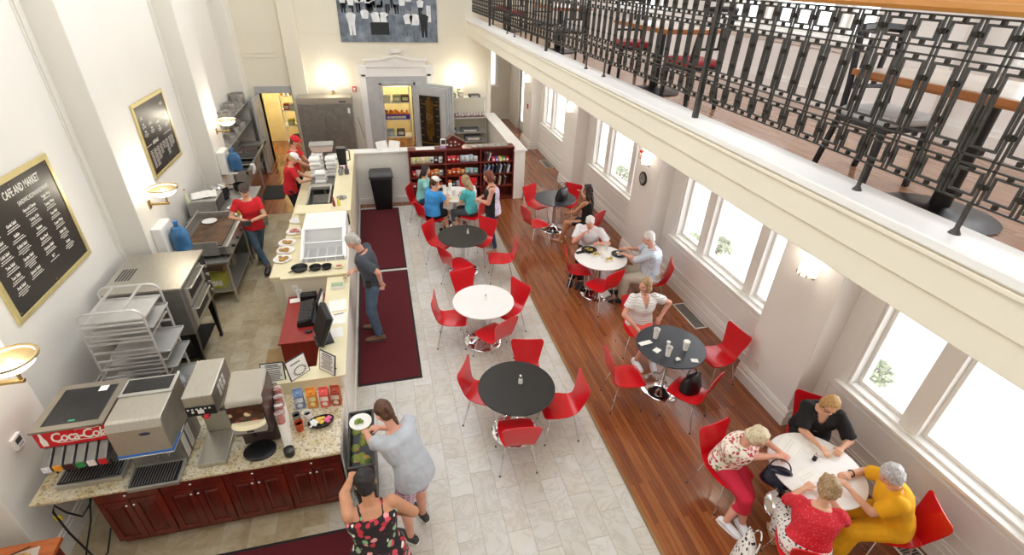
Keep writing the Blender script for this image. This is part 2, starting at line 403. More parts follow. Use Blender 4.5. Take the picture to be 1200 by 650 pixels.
# right wall: piers, sills and heads between real openings on both floors
def spans():
    out = []
    for b_ in WB: out.append((b_-2.7, b_))
    return out
m_ = MB(); y = YB
DOOR = (16.95, 18.1)
ops = [(a, b_, [(.95, 2.85), (4.40, 6.3)]) for a, b_ in spans()] + [(DOOR[0], DOOR[1], [(.012, 2.6)])]
for a, b_, holes in ops:
    m_.box(XW, XW+.3, y, a, 0, ZT)
    z = 0
    for h0, h1 in holes:
        m_.box(XW, XW+.3, a, b_, z, h0); z = h1
    m_.box(XW, XW+.3, a, b_, z, ZT); y = b_
m_.box(XW, XW+.3, y, YE+.3, 0, ZT)
for a, b_ in RPIL: m_.box(XP, XW+.02, a, b_, 0, ZS); m_.box(XP+.1, XW+.02, a, b_, ZF, ZT)
struct(m_.build('wall_right', 'wall_pale', smooth=None, bevel=.008))
m_ = MB(); gaps = []; y = YB
def base_run(x, a, b_, z0=0.):
    m_.box(x-.045, x, a, b_, z0, z0+.17); m_.box(x-.03, x, a, b_, z0+.17, z0+.24); m_.box(x-.018, x, a, b_, z0+.24, z0+.27)
for (a, b_) in RPIL + [(YE, YE)]:
    if y < a:
        if a > 16.9: base_run(XW, y, DOOR[0]-.12); base_run(XW, DOOR[1]+.12, a)
        else: base_run(XW, y, a)
    if b_ > a:
        base_run(XP, a-.045, b_+.045)
        for yy0, yy1 in ((a-.045, a), (b_, b_+.045)):
            m_.box(XP, XW, yy0, yy1, 0, .17)
            s_ = .015
            m_.box(XP, XW, yy0+(s_ if yy0 < a else 0), yy1-(0 if yy0 < a else s_), .17, .24)
    y = b_
m_.box(3.2, XW, YE-.04, YE, 0, .24)
struct(m_.build('baseboard_right', 'trim', smooth=None, bevel=.004))
m_ = MB()
for a, b_ in [(RPIL[i][1], RPIL[i+1][0]) for i in range(4)]:       # panel moulding under each sill
    for x0 in (XW,):
        m_.box(x0-.016, x0, a+.12, b_-.12, .40, .425); m_.box(x0-.016, x0, a+.12, b_-.12, .77, .795)
        m_.box(x0-.016, x0, a+.12, a+.145, .40, .795); m_.box(x0-.016, x0, b_-.145, b_-.12, .40, .795)
struct(m_.build('trim_3', 'trim', smooth=None, bevel=.003))
m_ = MB(); y = YB
for (a, b_) in RPIL + [(YF, YF)]:
    if y < a: m_.box(XW-.04, XW, y, a, ZF, ZF+.16); m_.box(XW-.025, XW, y, a, ZF+.16, ZF+.2)
    if b_ > a: m_.box(XP+.06, XP+.1, a-.04, b_+.04, ZF, ZF+.16)
    y = b_
struct(m_.build('baseboard_upper', 'trim', smooth=None))

# windows
wn = 0
def window(a, b_, z0, z1, deep=True):
    global wn; wn += 1
    m_ = MB(); xg = XW+.13
    def rect(ya, yb, za, zb, t, xa, xb):
        m_.box(xa, xb, ya, ya+t, za, zb); m_.box(xa, xb, yb-t, yb, za, zb); m_.box(xa, xb, ya+t, yb-t, zb-t, zb); m_.box(xa, xb, ya+t, yb-t, za, za+t)
    rect(a, b_, z0, z1, .03, XW+.0, XW+.28)
    # architrave on the room side
    m_.box(XW-.02, XW, a-.09, a, z0, z1+.09); m_.box(XW-.02, XW, b_, b_+.09, z0, z1+.09); m_.box(XW-.02, XW, a, b_, z1, z1+.09)
    mull = [(b_-.84, b_-.64), (b_-2.07, b_-1.89)]
    for c, d in mull: m_.box(XW+.03, XW+.25, c, d, z0, z1)
    root = m_.build('window_%d' % wn, 'trim', smooth=None, bevel=.004); struct(root)
    s_ = MB().box(XW-.09, XW+.14, a-.1, b_+.1, z0-.04, z0); s_.box(XW-.03, XW, a-.06, b_+.06, z0-.1, z0-.04)
    s_.build('sill', 'trim', root, smooth=None, bevel=.006)
    for ya, yb in ((b_-.64, b_-.03), (b_-1.89, b_-.84), (b_-2.67, b_-2.07)):
        f_ = MB(); m_ = f_
        rect(ya, yb, z0+.03, z1-.03, .045, xg-.02, xg+.03)
        sh = f_.build('sash', 'trim', root, smooth=None, bevel=.003)
        g_ = MB().box(xg, xg+.006, ya+.04, yb-.04, z0+.07, z1-.07); g_.build('pane', 'glass', sh, smooth=None)
for a, b_ in spans(): window(a, b_, .95, 2.85)
for a, b_ in spans()[1:]: window(a, b_, 4.40, 6.3)

# glazed side door at the end of the passage
m_ = MB(); a, b_ = DOOR
for c, d in ((a-.1, a), (b_, b_+.1)): m_.box(XW-.03, XW+.1, c, d, .012, 2.7)
m_.box(XW-.03, XW+.1, a, b_, 2.6, 2.7)
dr = struct(m_.build('door_1', 'trim', smooth=None, bevel=.004))
l_ = MB(); l_.box(XW+.03, XW+.07, a, a+.12, .02, 2.6).box(XW+.03, XW+.07, b_-.12, b_, .02, 2.6).box(XW+.03, XW+.07, a+.12, b_-.12, 2.48, 2.6).box(XW+.03, XW+.07, a+.12, b_-.12, .02, .35)
lf = l_.build('door_leaf', 'trim', dr, smooth=None, bevel=.004)
MB().box(XW+.045, XW+.052, a+.1, b_-.1, .33, 2.5).build('pane', 'glass', lf, smooth=None)
MB().tube([(XW+.03, a+.06, 1.0), (XW-.02, a+.06, 1.0), (XW-.02, a+.18, 1.0)], .009).build('door_handle', 'chrome', lf)

# far wall with the kitchen door and the vault opening, passage end, back wall
KD = (-3.12, -2.3, 1.95); VO = (.16, .98, 2.1)
def wallY(m, y0, y1, x0, x1, z1, holes, z0=0):
    x = x0
    for h0, h1, hz in holes:
        m.box(x, h0, y0, y1, z0, z1); m.box(h0, h1, y0, y1, hz, z1); x = h1
    m.box(x, x1, y0, y1, z0, z1)
m_ = MB(); wallY(m_, YF, YF+.3, -3.95, 3.2, ZS, [KD, VO]); m_.box(-3.95, 5.3, YF, YF+.3, ZS, ZT)
m_.box(3.2-.02, 3.32, YF, YE, 0, ZS)
m_.box(-2.26, -1.86, YF-.13, YF, 0, ZT)                 # pilaster above the cold room
struct(m_.build('wall_far', 'wall_cream', smooth=None, bevel=.006))
m_ = MB(); m_.box(3.0, 5.3, YE, YE+.3, 0, 1.3).box(3.0, 3.95, YE, YE+.3, 1.3, 2.9).box(4.45, 5.3, YE, YE+.3, 1.3, 2.9).box(3.0, 5.3, YE, YE+.3, 2.9, ZS+.3)
struct(m_.build('wall_end', 'wall', smooth=None))
m_ = MB()
for c, d in ((3.87, 3.95), (4.45, 4.53)): m_.box(c, d, YE-.03, YE+.1, 1.22, 2.98)
m_.box(3.95, 4.45, YE-.03, YE+.1, 2.9, 2.98).box(3.82, 4.58, YE-.09, YE+.08, 1.24, 1.3).box(4.18, 4.22, YE+.03, YE+.08, 1.3, 2.9)
w_ = struct(m_.build('window_end', 'trim', smooth=None)); MB().box(3.95, 4.45, YE+.05, YE+.056, 1.3, 2.9).build('pane', 'glass', w_, smooth=None)
struct(MB().box(-3.95, 5.3, YB-.3, YB, 0, ZT).build('wall_back', 'wall', smooth=None))
# moulded panels on the upper part of the far wall, left bay
m_ = MB()
for x0, x1, z0, z1 in ((-3.5, -2.45, 2.85, 6.2), (-3.4, -2.55, 2.95, 6.1)):
    m_.box(x0, x0+.02, YF-.012, YF, z0, z1).box(x1-.02, x1, YF-.012, YF, z0, z1).box(x0, x1, YF-.012, YF, z0, z0+.02).box(x0, x1, YF-.012, YF, z1-.02, z1)
struct(m_.build('trim_4', 'wall_cream', smooth=None))

# unseen ceiling, its long opening added to let sky light into the hall
m_ = MB(); m_.box(-3.95, -2.3, YB, YF+.3, ZT, ZT+.2).box(2.0, 5.3, YB, YF+.3, ZT, ZT+.2).box(-2.3, 2.0, YB, -2.2, ZT, ZT+.2).box(-2.3, 2.0, 14.2, YF+.3, ZT, ZT+.2)
struct(m_.build('ceiling', 'wall', smooth=None))
struct(MB().box(-3.9, 5.3, YF+.31, YE+.3, ZS+.02, ZS+.2).build('ceiling', 'wall', smooth=None))

# balcony
m_ = MB(); m_.box(XBF+.03, XW, YB, YF, ZS, ZF-.02).box(XBF+.03, XBF+.29, YB, YF, ZF-.02, ZB-.04)
m_.box(3.2, XW, YF, YE, ZS, ZF-.02)
m_.box(XBF, XBF+.04, YB, YF, 3.60, ZB-.04); m_.box(XBF+.015, XBF+.04, YB, YF, ZS, 3.60)
m_.box(XBF-.015, XBF+.04, YB, YF, 3.77, 3.80)
struct(m_.build('balcony', 'fascia', smooth=None, bevel=.006))
struct(MB().box(XBF-.02, XBF+.30, YB, YF, ZB-.04, ZB+.015).build('trim_5', 'trim', smooth=None, bevel=.008))
struct(MB().box(XBF+.29, XW, YB, YF, ZF-.02, ZF).build('floor_balcony', 'balcony_wood', smooth=None))

# white surround and pediment round the vault, grey steel frame inside
m_ = MB()
m_.box(-.46, -.28, YF-.05, YF, 0, 2.42).box(1.42, 1.6, YF-.05, YF, 0, 2.42).box(-.40, 1.54, YF-.05, YF, 2.36, 2.62)
m_.box(-.50, -.24, YF-.07, YF, 2.42, 2.66).box(1.38, 1.64, YF-.07, YF, 2.42, 2.66)
m_.prism([(-.24, 2.6), (1.4, 2.6), (1.4, 2.78), (1.0, 2.8), (.6, 2.9), (.2, 2.8), (-.24, 2.78)], YF-.075, YF, 'XZ')

for (a0, c0), (a1, c1) in zip([(-.28, 2.76), (.14, 2.78), (.58, 2.88), (1.02, 2.78)], [(.14, 2.78), (.58, 2.88), (1.02, 2.78), (1.44, 2.76)]): m_.prism([(a0, c0), (a1, c1), (a1, c1+.05), (a0, c0+.05)], YF-.11, YF, 'XZ')
m_.cone((.58, YF-.095, 2.72), (.58, YF-.06, 2.72), .07, n=24)
struct(m_.build('trim_6', 'trim', smooth=None, bevel=.006))
m_ = MB(); x0, x1, hz = VO
m_.box(-.28, x0, YF-.06, YF+.3, 0, 2.36).box(x1, 1.42, YF-.06, YF+.3, 0, 2.36).box(x0, x1, YF-.06, YF+.3, hz, 2.36)
m_.box(x0-.1, x0-.03, YF-.085, YF-.06, 0, hz+.1).box(x1+.03, x1+.1, YF-.085, YF-.06, 0, hz+.1).box(x0-.1, x1+.1, YF-.085, YF-.06, hz+.03, hz+.1)
m_.cone((-.06, YF-.09, 1.25), (-.06, YF-.06, 1.25), .02)
struct(m_.build('door_2', 'vault_grey', smooth=None, bevel=.006), None)
m_ = MB(); x0, x1, hz = KD
m_.box(x0-.1, x0, YF-.03, YF+.3, 0, hz+.18).box(x1, x1+.1, YF-.03, YF+.3, 0, hz+.18).box(x0, x1, YF-.03, YF+.3, hz, hz+.18)
d3 = struct(m_.build('door_3', 'grey_paint', smooth=None, bevel=.004))
m_ = MB().box(x0-.045, x0, YF-.95, YF-.03, .02, hz-.01)
lf = m_.build('door_leaf', 'grey_paint', d3, smooth=None, bevel=.004)
MB().tube([(x0, YF-.86, 1.0), (x0+.05, YF-.86, 1.0), (x0+.05, YF-.75, 1.0)], .01).build('door_handle', 'chrome', lf)

# store rooms behind the two openings (walls of their own, unseen lamps added to light them)
def room(x0, x1, y1, zt, name):
    m_ = MB(); t = .06; y0 = YF+.3
    m_.box(x0-t, x0, y0, y1, 0, zt).box(x1, x1+t, y0, y1, 0, zt).box(x0-t, x1+t, y1, y1+t, 0, zt).box(x0-t, x1+t, y0, y1+t, zt, zt+t)
    return struct(m_.build(name, 'yellow_wall', smooth=None))
room(-3.5, -2.0, 17.6, 2.6, 'wall_pantry'); room(-.2, 1.5, 17.4, 2.6, 'wall_vault')
for i, (x, y) in enumerate(((-2.75, 16.4), (.65, 16.3))):
    t = thing('ceiling_light', ['round ceiling lamp inside the pantry past the kitchen door', 'round ceiling lamp inside the old vault'][i], 'light', (x, y, 2.6))
    MB().lathe([(.0, -.07), (.09, -.06), (.13, -.02), (.13, 0)], n=24).build('lamp_shade', 'opal', t)
    MB().lathe([(.15, -.02), (.15, 0)], n=24).build('rim', 'white_plastic', t)
    l = bpy.data.lights.new('store_lamp', 'POINT'); l.energy = 40; l.color = (1, .93, .8); l.shadow_soft_size = .12
    lo = bpy.data.objects.new('store_lamp', l); COL.objects.link(lo); lo.location = (x, y, 2.4)

# half wall, its return, and the bar front
m_ = MB()
m_.box(-.79, 3.35, 11.8, 12.02, 0, 1.25); m_.box(3.2, 3.35, 11.8, YF-.02, 0, 1.22); m_.box(3.1, 3.38, 11.5, 11.8, 0, 1.25)
m_.box(-.70, .55, 11.77, 11.8, 0, .15); m_.box(3.35, 3.38, 11.5, YF-.02, 0, .15)
struct(m_.build('wall_low', 'bar_white', smooth=None, bevel=.004))
m_ = MB(); m_.box(-.85, 3.15, 11.76, 12.06, 1.25, 1.29); m_.box(3.08, 3.42, 11.46, YF-.02, 1.25, 1.29)
struct(m_.build('trim_7', 'trim', smooth=None, bevel=.006))

# outside
def ground():
    m_ = MB().box(5.32, 40, -25, 45, -.25, -.05)
    return struct(m_.build('ground', pm('pale_concrete', '#d9d7d0', .85, var=.03), smooth=None))
ground()
# ------------------------------------------------------------------ dining chairs
def chair_shell():
    # centre line of the bent plywood, from the front lip of the seat to the top of the back: (y, z, half width)
    P = [(.225, .425, .165), (.215, .438, .185), (.19, .447, .198), (.12, .452, .212), (.03, .450, .214), (-.06, .446, .202), (-.12, .446, .185),
         (-.165, .455, .172), (-.195, .478, .162), (-.212, .51, .160), (-.226, .56, .170), (-.240, .62, .184), (-.254, .69, .200), (-.264, .755, .213), (-.270, .80, .218), (-.273, .825, .205), (-.2745, .836, .185)]
    return P
def shell_part(P, th=.011, curve=.012):
    m = MB(); n = 9; top = []; bot = []
    for i, (y, z, w) in enumerate(P):
        a = P[max(i-1, 0)]; b_ = P[min(i+1, len(P)-1)]
        t = Vector((0, b_[0]-a[0], b_[1]-a[1])).normalized(); nrm = Vector((0, -t.z, t.y))
        if nrm.z < 0 and abs(nrm.z) > abs(nrm.y): nrm = -nrm
        nrm = Vector((0, -t.z, t.y)) * -1 if False else Vector((0, t.z*1.0, -t.y))*-1
        for j in range(n):
            u = -1+2*j/(n-1); c = Vector((u*w, y, z)); bend = nrm*(curve*u*u)
            top.append(c+bend+nrm*th/2); bot.append(c+bend-nrm*th/2)
    k = len(P); o = k*n; fs = []
    for i in range(k-1):
        for j in range(n-1):
            a = i*n+j
            fs.append((a, a+1, a+n+1, a+n)); fs.append((o+a, o+a+n, o+a+n+1, o+a+1))
    for i in range(k-1):
        a = i*n; fs.append((a, a+n, o+a+n, o+a)); a = i*n+n-1; fs.append((a, o+a, o+a+n, a+n))
    for j in range(n-1):
        fs.append((j, o+j, o+j+1, j+1)); a = (k-1)*n+j; fs.append((a, a+1, o+a+1, o+a))
    m._add(top+bot, fs); return m
def make_chair(loc, rz, label, group):
    t = thing('dining_chair', label, 'chair', loc, rz, group)
    P = chair_shell()
    shell_part(P[:9]).build('seat', 'red_shell', t, smooth=60)
    shell_part(P[8:]).build('backrest', 'red_shell', t, smooth=60)
    MB().tube([(-.11, .10, .432), (0, .0, .432), (.11, .10, .432)], .009).tube([(-.11, -.12, .43), (0, 0, .432), (.11, -.12, .43)], .009).cone((0, 0, .425), (0, 0, .442), .07, n=20).build('seat_frame', 'chrome', t)
    for sx, sy in ((-1, 1), (1, 1), (-1, -1), (1, -1)):
        l = MB(); l.tube([(sx*.10, sy*.10, .434), (sx*.135, sy*.125, .428), (sx*.155, sy*.145, .40), (sx*.215, sy*.20 if sy > 0 else sy*.225, .006)], .0085)
        l.cone((sx*.216, sy*.201 if sy > 0 else sy*.226, .0), (sx*.2145, sy*.1995 if sy > 0 else sy*.2245, .018), .011, mi=1)
        l.build('leg', ['chrome', 'black'], t)
    return t
chair0 = None
def chair(bx, by, ang, label, group, z=0):
    """bx, by: where the middle of the backrest stands; ang: heading in degrees from +x"""
    global chair0
    a = R(ang); x = bx+math.cos(a)*.25; y = by+math.sin(a)*.25
    if x > 2.45: z = .012
    loc = (x, y, z); rz = a-PI/2
    if chair0 is None: chair0 = make_chair(loc, rz, label, group); return chair0
    return dup(chair0, loc, rz, label, group)
G = 'red dining chairs around the round tables'
CH = [
 # far black table
 (.71, 8.74, -38, 'red dining chair at the left of the far round black table, nearer the book shelves'),
 (.87, 7.57, 28, 'red dining chair in front left of the far round black table'),
 (1.84, 8.7, -132, 'red dining chair behind the far round black table, back towards the standing woman'),
 (2.15, 7.73, 172, 'empty red dining chair right of the far black table, turned side on'),
 # ladies in front of the snack shelves
 (.62, 9.62, 25, 'red dining chair holding the woman in the bright blue shirt and white cap'),
 (1.92, 9.55, 140, 'red dining chair holding the long-haired woman in the turquoise and white shirt'),
 (1.85, 11.0, -112, 'red dining chair standing against the snack shelves behind the ladies'),
 (.50, 10.75, -25, 'red dining chair holding the dark-haired woman in pale turquoise'),
 # white table on the stone floor
 (1.05, 6.81, -80, 'red dining chair on the far side of the white table with nobody at it'),
 (1.85, 6.28, -150, 'red dining chair on the wood side of the white table with nobody at it'),
 (.52, 6.14, -12, 'red dining chair on the carpet side of the white table with nobody at it'),
 (1.40, 5.36, 118, 'red dining chair turned askew in front of the white table with nobody at it'),
 # near black table
 (1.58, 4.85, -102, 'red dining chair behind the near black table, seen over its top'),
 (.71, 4.56, -28, 'red dining chair left of the near black table'),
 (2.02, 4.02, 176, 'red dining chair right of the near black table, by the wood floor'),
 (1.13, 3.48, 84, 'red dining chair nearest the viewer at the near black table, back towards us'),
 # slate table by the far window
 (3.17, 10.25, -62, 'red dining chair left behind the far slate table'),
 (2.74, 9.0, 14, 'red dining chair in front left of the far slate table'),
 (4.18, 10.17, -132, 'red dining chair by the wall behind the far slate table'),
 (4.14, 8.56, 124, 'red dining chair under the woman in the black dress'),
 # white table of the two men
 (2.95, 7.14, -14, 'red dining chair left of the white table where two men eat'),
 (3.45, 6.26, 112, 'red dining chair nearest the viewer at the table where two men eat'),
 (4.55, 6.40, 156, 'red dining chair under the white-haired man in the pale blue shirt'),
 (3.76, 7.86, -126, 'red dining chair under the old man in the white shirt'),
 # slate table with cups
 (2.55, 4.35, -6, 'red dining chair left of the slate table with paper cups'),
 (4.50, 4.48, -172, 'red dining chair by the wall at the slate table with paper cups'),
 (3.60, 3.69, 122, 'red dining chair carrying a black handbag at the slate table with cups'),
 (3.48, 5.54, -98, 'red dining chair under the woman in the striped blouse'),
 # white table of the four seniors
 (3.20, 3.03, -80, 'red dining chair under the woman in the floral blouse'),
 (4.60, 3.15, -130, 'red dining chair by the wall under the woman in black'),
 (4.63, 1.70, 152, 'red dining chair under the grey-haired person in yellow'),
 (3.23, 1.60, 56, 'red dining chair under the woman in the red knit top'),
]
for c in CH: chair(*c, G)

# ------------------------------------------------------------------ round tables
def make_table(loc, label, kind, group='round pedestal tables'):
    t = thing('round_table', label, 'table', loc, 0, group)
    top = MB().lathe([(.0, .718), (.425, .718), (.448, .724), (.458, .735), (.458, .742), (.452, .748), (0, .748)], n=72)
    top.build('tabletop', kind, t, smooth=40)
    MB().lathe([(.10, .706), (.16, .718)], n=24).lathe([(.038, .1), (.038, .60), (.10, .706)], n=24).build('pedestal', 'chrome', t)
    MB().lathe([(.285, 0), (.29, .006), (.28, .016), (.20, .03), (.10, .055), (.055, .085), (.045, .13), (.038, .14)], n=56).build('base', 'chrome', t, smooth=50)
    return t
TB = [((1.27, 8.2, 0), 'round black pedestal table furthest back on the stone floor', 'tbl_black'),
      ((1.22, 6.0, 0), 'round white pedestal table on the stone floor with nobody sitting at it', 'tbl_white'),
      ((1.25, 4.15, 0), 'round black pedestal table nearest the viewer on the stone floor', 'tbl_black'),
      ((1.42, 10.25, 0), 'round white pedestal table where three women sit in front of the snack shelves', 'tbl_white'),
      ((3.57, 9.63, .012), 'round slate pedestal table by the far window with a black bag on it', 'tbl_blue'),
      ((3.5, 6.92, .012), 'round white pedestal table where two men eat by the windows', 'tbl_white'),
      ((3.46, 4.45, .012), 'round slate pedestal table with paper cups by the windows', 'tbl_blue'),
      ((3.92, 2.37, .012), 'round white pedestal table with four seniors around it', 'tbl_white')]
tk = {}
for loc, lab, kind in TB:
    if kind not in tk: tk[kind] = make_table(loc, lab, kind)
    else: dup(tk[kind], loc, 0, lab)
TZ = .748; TZ2 = .76

# ------------------------------------------------------------------ small things on the tables
def shaker(x, y, z, label, glass=True):
    t = thing('salt_shaker', label, 'shaker', (x, y, z), 0, 'shakers on the tables')
    MB().lathe([(.021, 0), (.022, .008), (.019, .05), (.017, .07)], n=14).build('jar', 'white_plastic' if glass else 'black_metal', t)
    MB().lathe([(.018, .07), (.0185, .082), (.012, .095), (0, .098)], n=14).build('lid', 'chrome', t)
    return t
s0 = shaker(1.38, 8.27, TZ, 'salt shaker on the furthest black table of the stone floor')
dup(s0, (1.26, 6.03, TZ), 0, 'small salt shaker on the white table with nobody at it')
dup(s0, (1.31, 4.20, TZ), 0, 'salt shaker on the near black table', scale=(1.25, 1.25, 1.25))
def cup(x, y, z, label, h=.13, r=.042, mats=('paper', 'black'), lid=False, name='paper_cup', cat='cup', group='paper cups on the tables', fill='black'):
    t = thing(name, label, cat, (x, y, z), 0, group)
    MB().lathe([(r*.72, 0), (r*.72, .003), (r, h), (r*1.05, h), (r*1.05, h+.005), (r*.95, h+.004), (r*.68, .01), (0, .01)], n=22).build('cup_body', mats[0], t)
    if lid: MB().lathe([(r*1.06, h-.004), (r*1.06, h+.008), (r*.85, h+.016), (0, h+.012)], n=22).build('lid', mats[1], t)
    else: MB().lathe([(0, h*.72), (r*.9, h*.72)], n=22).build('drink', fill, t)
    return t
M['coffee'] = pm('coffee', '#2a170d', .2); M['cola'] = pm('cola', '#1d0f0b', .1)
def tp(tb, px, py): return (tb[0]+px, tb[1]+py)
cup(3.33, 4.64, TZ2, 'paper cup of drink furthest back on the slate table, beside the white receipt', fill='cola', h=.15)
cup(3.31, 4.27, TZ2, 'paper cup of drink nearest the viewer on the slate table', fill='cola', h=.14)
cup(3.60, 4.33, TZ2, 'white lidded cup on the wall side of the slate table', lid=True, mats=('paper', 'paper'), h=.13)
for i, (x, y, a, w, d, lab) in enumerate([(3.14, 4.56, .15, .19, .075, 'long white receipt holder lying on the slate table by the woman'), (3.22, 4.39, .5, .10, .08, 'crumpled paper napkin between the cups on the slate table'), (3.60, 4.10, -.3, .09, .07, 'small white card lying alone at the front of the slate table')]):
    m_ = MB(); n = 6
    vs = [(w*(i2/n-.5), d*(j/n-.5), .004+.012*abs(noise.noise(Vector((i2*.7, j*.7, i*5.))))) for i2 in range(n+1) for j in range(n+1)]
    fs = [(a_*(n+1)+b2, (a_+1)*(n+1)+b2, (a_+1)*(n+1)+b2+1, a_*(n+1)+b2+1) for a_ in range(n) for b2 in range(n)]
    m_._add(vs, fs); o = m_.build(['receipt', 'napkin', 'card'][i], 'paper', None, (x, y, TZ2+.001), a)
    md = o.modifiers.new('s', 'SOLIDIFY'); md.thickness = .002; tag(o, lab, ['receipt', 'napkin', 'card'][i])
m_ = MB()
for k in range(7): m_.sphere((math.cos(k)*.018, math.sin(k*1.7)*.014, .016+.004*(k % 3)), .017, 8, 6)
tag(m_.build('paper_wad', 'paper', None, (3.39, 4.16, TZ2)), 'wad of crumpled white paper on the slate table near the front cup', 'paper')
t = thing('creamer_tub', 'small white creamer tub between the two cups on the slate table', 'creamer', (3.43, 4.47, TZ2))
MB().lathe([(.018, 0), (.024, .05), (.026, .052)], n=14).build('tub', 'white_plastic', t); MB().lathe([(.027, .052), (0, .055)], n=14).build('lid', 'paper', t)

# meal of the two men
def plate(x, y, z, label, r=.12, kind='black', food=None, name='dinner_plate', group=None, rz=0):
    t = thing(name, label, 'plate', (x, y, z), rz, group)
    MB().lathe([(r*.55, 0), (r*.6, .004), (r, .018), (r, .022), (r*.62, .010), (0, .009)], n=36).build('dish', kind, t)
    rr = random.Random(int(x*100+y*10))
    for fname, fm, n, (sx, sy, sz) in (food or []):
        m_ = MB()
        for k in range(n):
            a = rr.random()*2*PI; q = rr.random()**.5*r*.42
            m_.sphere((math.cos(a)*q, math.sin(a)*q, .014+sz*.6*(1+.6*rr.random())), (sx*(.7+.5*rr.random()), sy*(.7+.5*rr.random()), sz), 8, 6)
        m_.build(fname, fm, t)
    return t
M['bread'] = pm('toasted_bread', '#c79a5d', .8, var=.2, nscale=30); M['lettuce'] = pm('lettuce', '#7c9a3c', .7, var=.25, nscale=40)
M['chips'] = pm('potato_chips', '#dcb458', .7, var=.15, nscale=50); M['ham'] = pm('ham', '#d98c80', .6, var=.15, nscale=30); M['greens'] = pm('salad_greens', '#4d6b2a', .7, var=.3, nscale=60)
plate(3.38, 7.18, TZ2, 'round black plate in front of the man in white', .14, 'black', [('food', 'bread', 4, (.03, .024, .016)), ('salad', 'lettuce', 5, (.02, .02, .012))])
plate(3.84, 6.93, TZ2, 'round black plate held by the man in the pale blue shirt', .13, 'black', [('food', 'paper', 3, (.035, .03, .012)), ('salad', 'bread', 3, (.02, .02, .012))])
def basket(x, y, z, rz, label, name='food_tray'):
    t = thing(name, label, 'food tray', (x, y, z), rz, 'paper food trays of the two men')
    w, d, h = .09, .055, .028; m_ = MB()
    m_.hexa([(-w*.8, -d*.8, 0), (w*.8, -d*.8, 0), (w*.8, d*.8, 0), (-w*.8, d*.8, 0)], [(-w, -d, h), (w, -d, h), (w, d, h), (-w, d, h)])
    m_.build('tray', 'paper', t); rr = random.Random(int(x*977)); f = MB()
    for k in range(14): f.sphere((rr.uniform(-w*.75, w*.75), rr.uniform(-d*.75, d*.75), h+.004+rr.random()*.012), (.022, .015, .008), 8, 5)
    f.build('chips', 'chips', t); f = MB()
    for k in range(4): f.sphere((rr.uniform(-w*.5, w*.5), rr.uniform(-d*.5, d*.5), h+.014), (.018, .018, .008), 8, 5)
    f.build('salad', 'lettuce', t); return t
basket(3.42, 6.98, TZ2, .3, 'paper tray of chips beside the plate of the man in white')
basket(3.58, 6.76, TZ2, .1, 'paper tray of yellow chips nearest the front of the two men\'s table')
shaker(3.50, 6.90, TZ2, 'salt shaker in the middle of the table of the two men')
cup(3.68, 7.12, TZ2, 'clear water cup behind the plates of the two men', mats=('white_plastic', 'paper'), fill='white_plastic', h=.11, r=.038)
o = MB().box(-.09, .09, -.04, .04, 0, .012).build('wallet', 'black', None, (3.20, 7.14, TZ2), .2, bevel=.005); tag(o, 'black wallet lying at the edge of the table by the man in white', 'wallet')

# table of the ladies at the snack shelves
tz = TZ
for i, (x, y, lab) in enumerate([(1.36, 10.42, 'tall white cup in the middle of the table of the three seated women'), (1.27, 10.22, 'white cup nearest the white-capped woman'), (1.38, 10.12, 'white cup nearest the front of the table by the snack shelves'), (1.22, 10.38, 'white cup at the left on the table of the three seated women')]):
    cup(x, y, tz, lab, h=.15 if i else .17, lid=i % 2 == 0, mats=('paper', 'paper'))
plate(1.60, 10.08, tz, 'dark plate in front of the woman with long hair', .12, 'dark_grey', [('food', 'bread', 4, (.03, .03, .016)), ('salad', 'greens', 3, (.02, .02, .01))])
plate(1.20, 10.55, tz, 'dark plate in front of the dark-haired woman', .11, 'dark_grey', [('food', 'greens', 5, (.03, .02, .016))])
o = MB(); o.box(-.1, .1, -.07, .07, 0, .003); tag(o.build('napkin', pm('cream_napkin', '#ece2b8', .9), None, (1.33, 9.98, tz), .4), 'cream napkin lying at the front of the table of the three seated women', 'napkin')

# seniors' table
shaker(3.97, 2.46, TZ2, 'dark salt shaker in the middle of the seniors\' table', False)
for i, (x, y, a, w, d) in enumerate([(3.85, 2.66, .5, .28, .20), (4.12, 2.55, -.6, .28, .20), (3.78, 2.30, .2, .22, .16)]):
    o = MB().box(-w/2, w/2, -d/2, d/2, 0, .0015).box(-w/2+.01, w/2-.01, -d/2+.012, -d/2+.014, .0015, .0018, 1).box(-w/2+.01, w/2-.05, 0, .002, .0015, .0018, 1).box(-w/2+.01, w/2-.03, .03, .032, .0015, .0018, 1).build('paper_sheet', ['paper', 'granite_grey'], None, (x, y, TZ2+.0005), a)
    tag(o, ['white paper sheet before the woman in the floral blouse', 'white paper sheet under the hands of the woman in black', 'white paper sheet before the woman in the red knit top'][i], 'paper', 'papers on the seniors\' table')

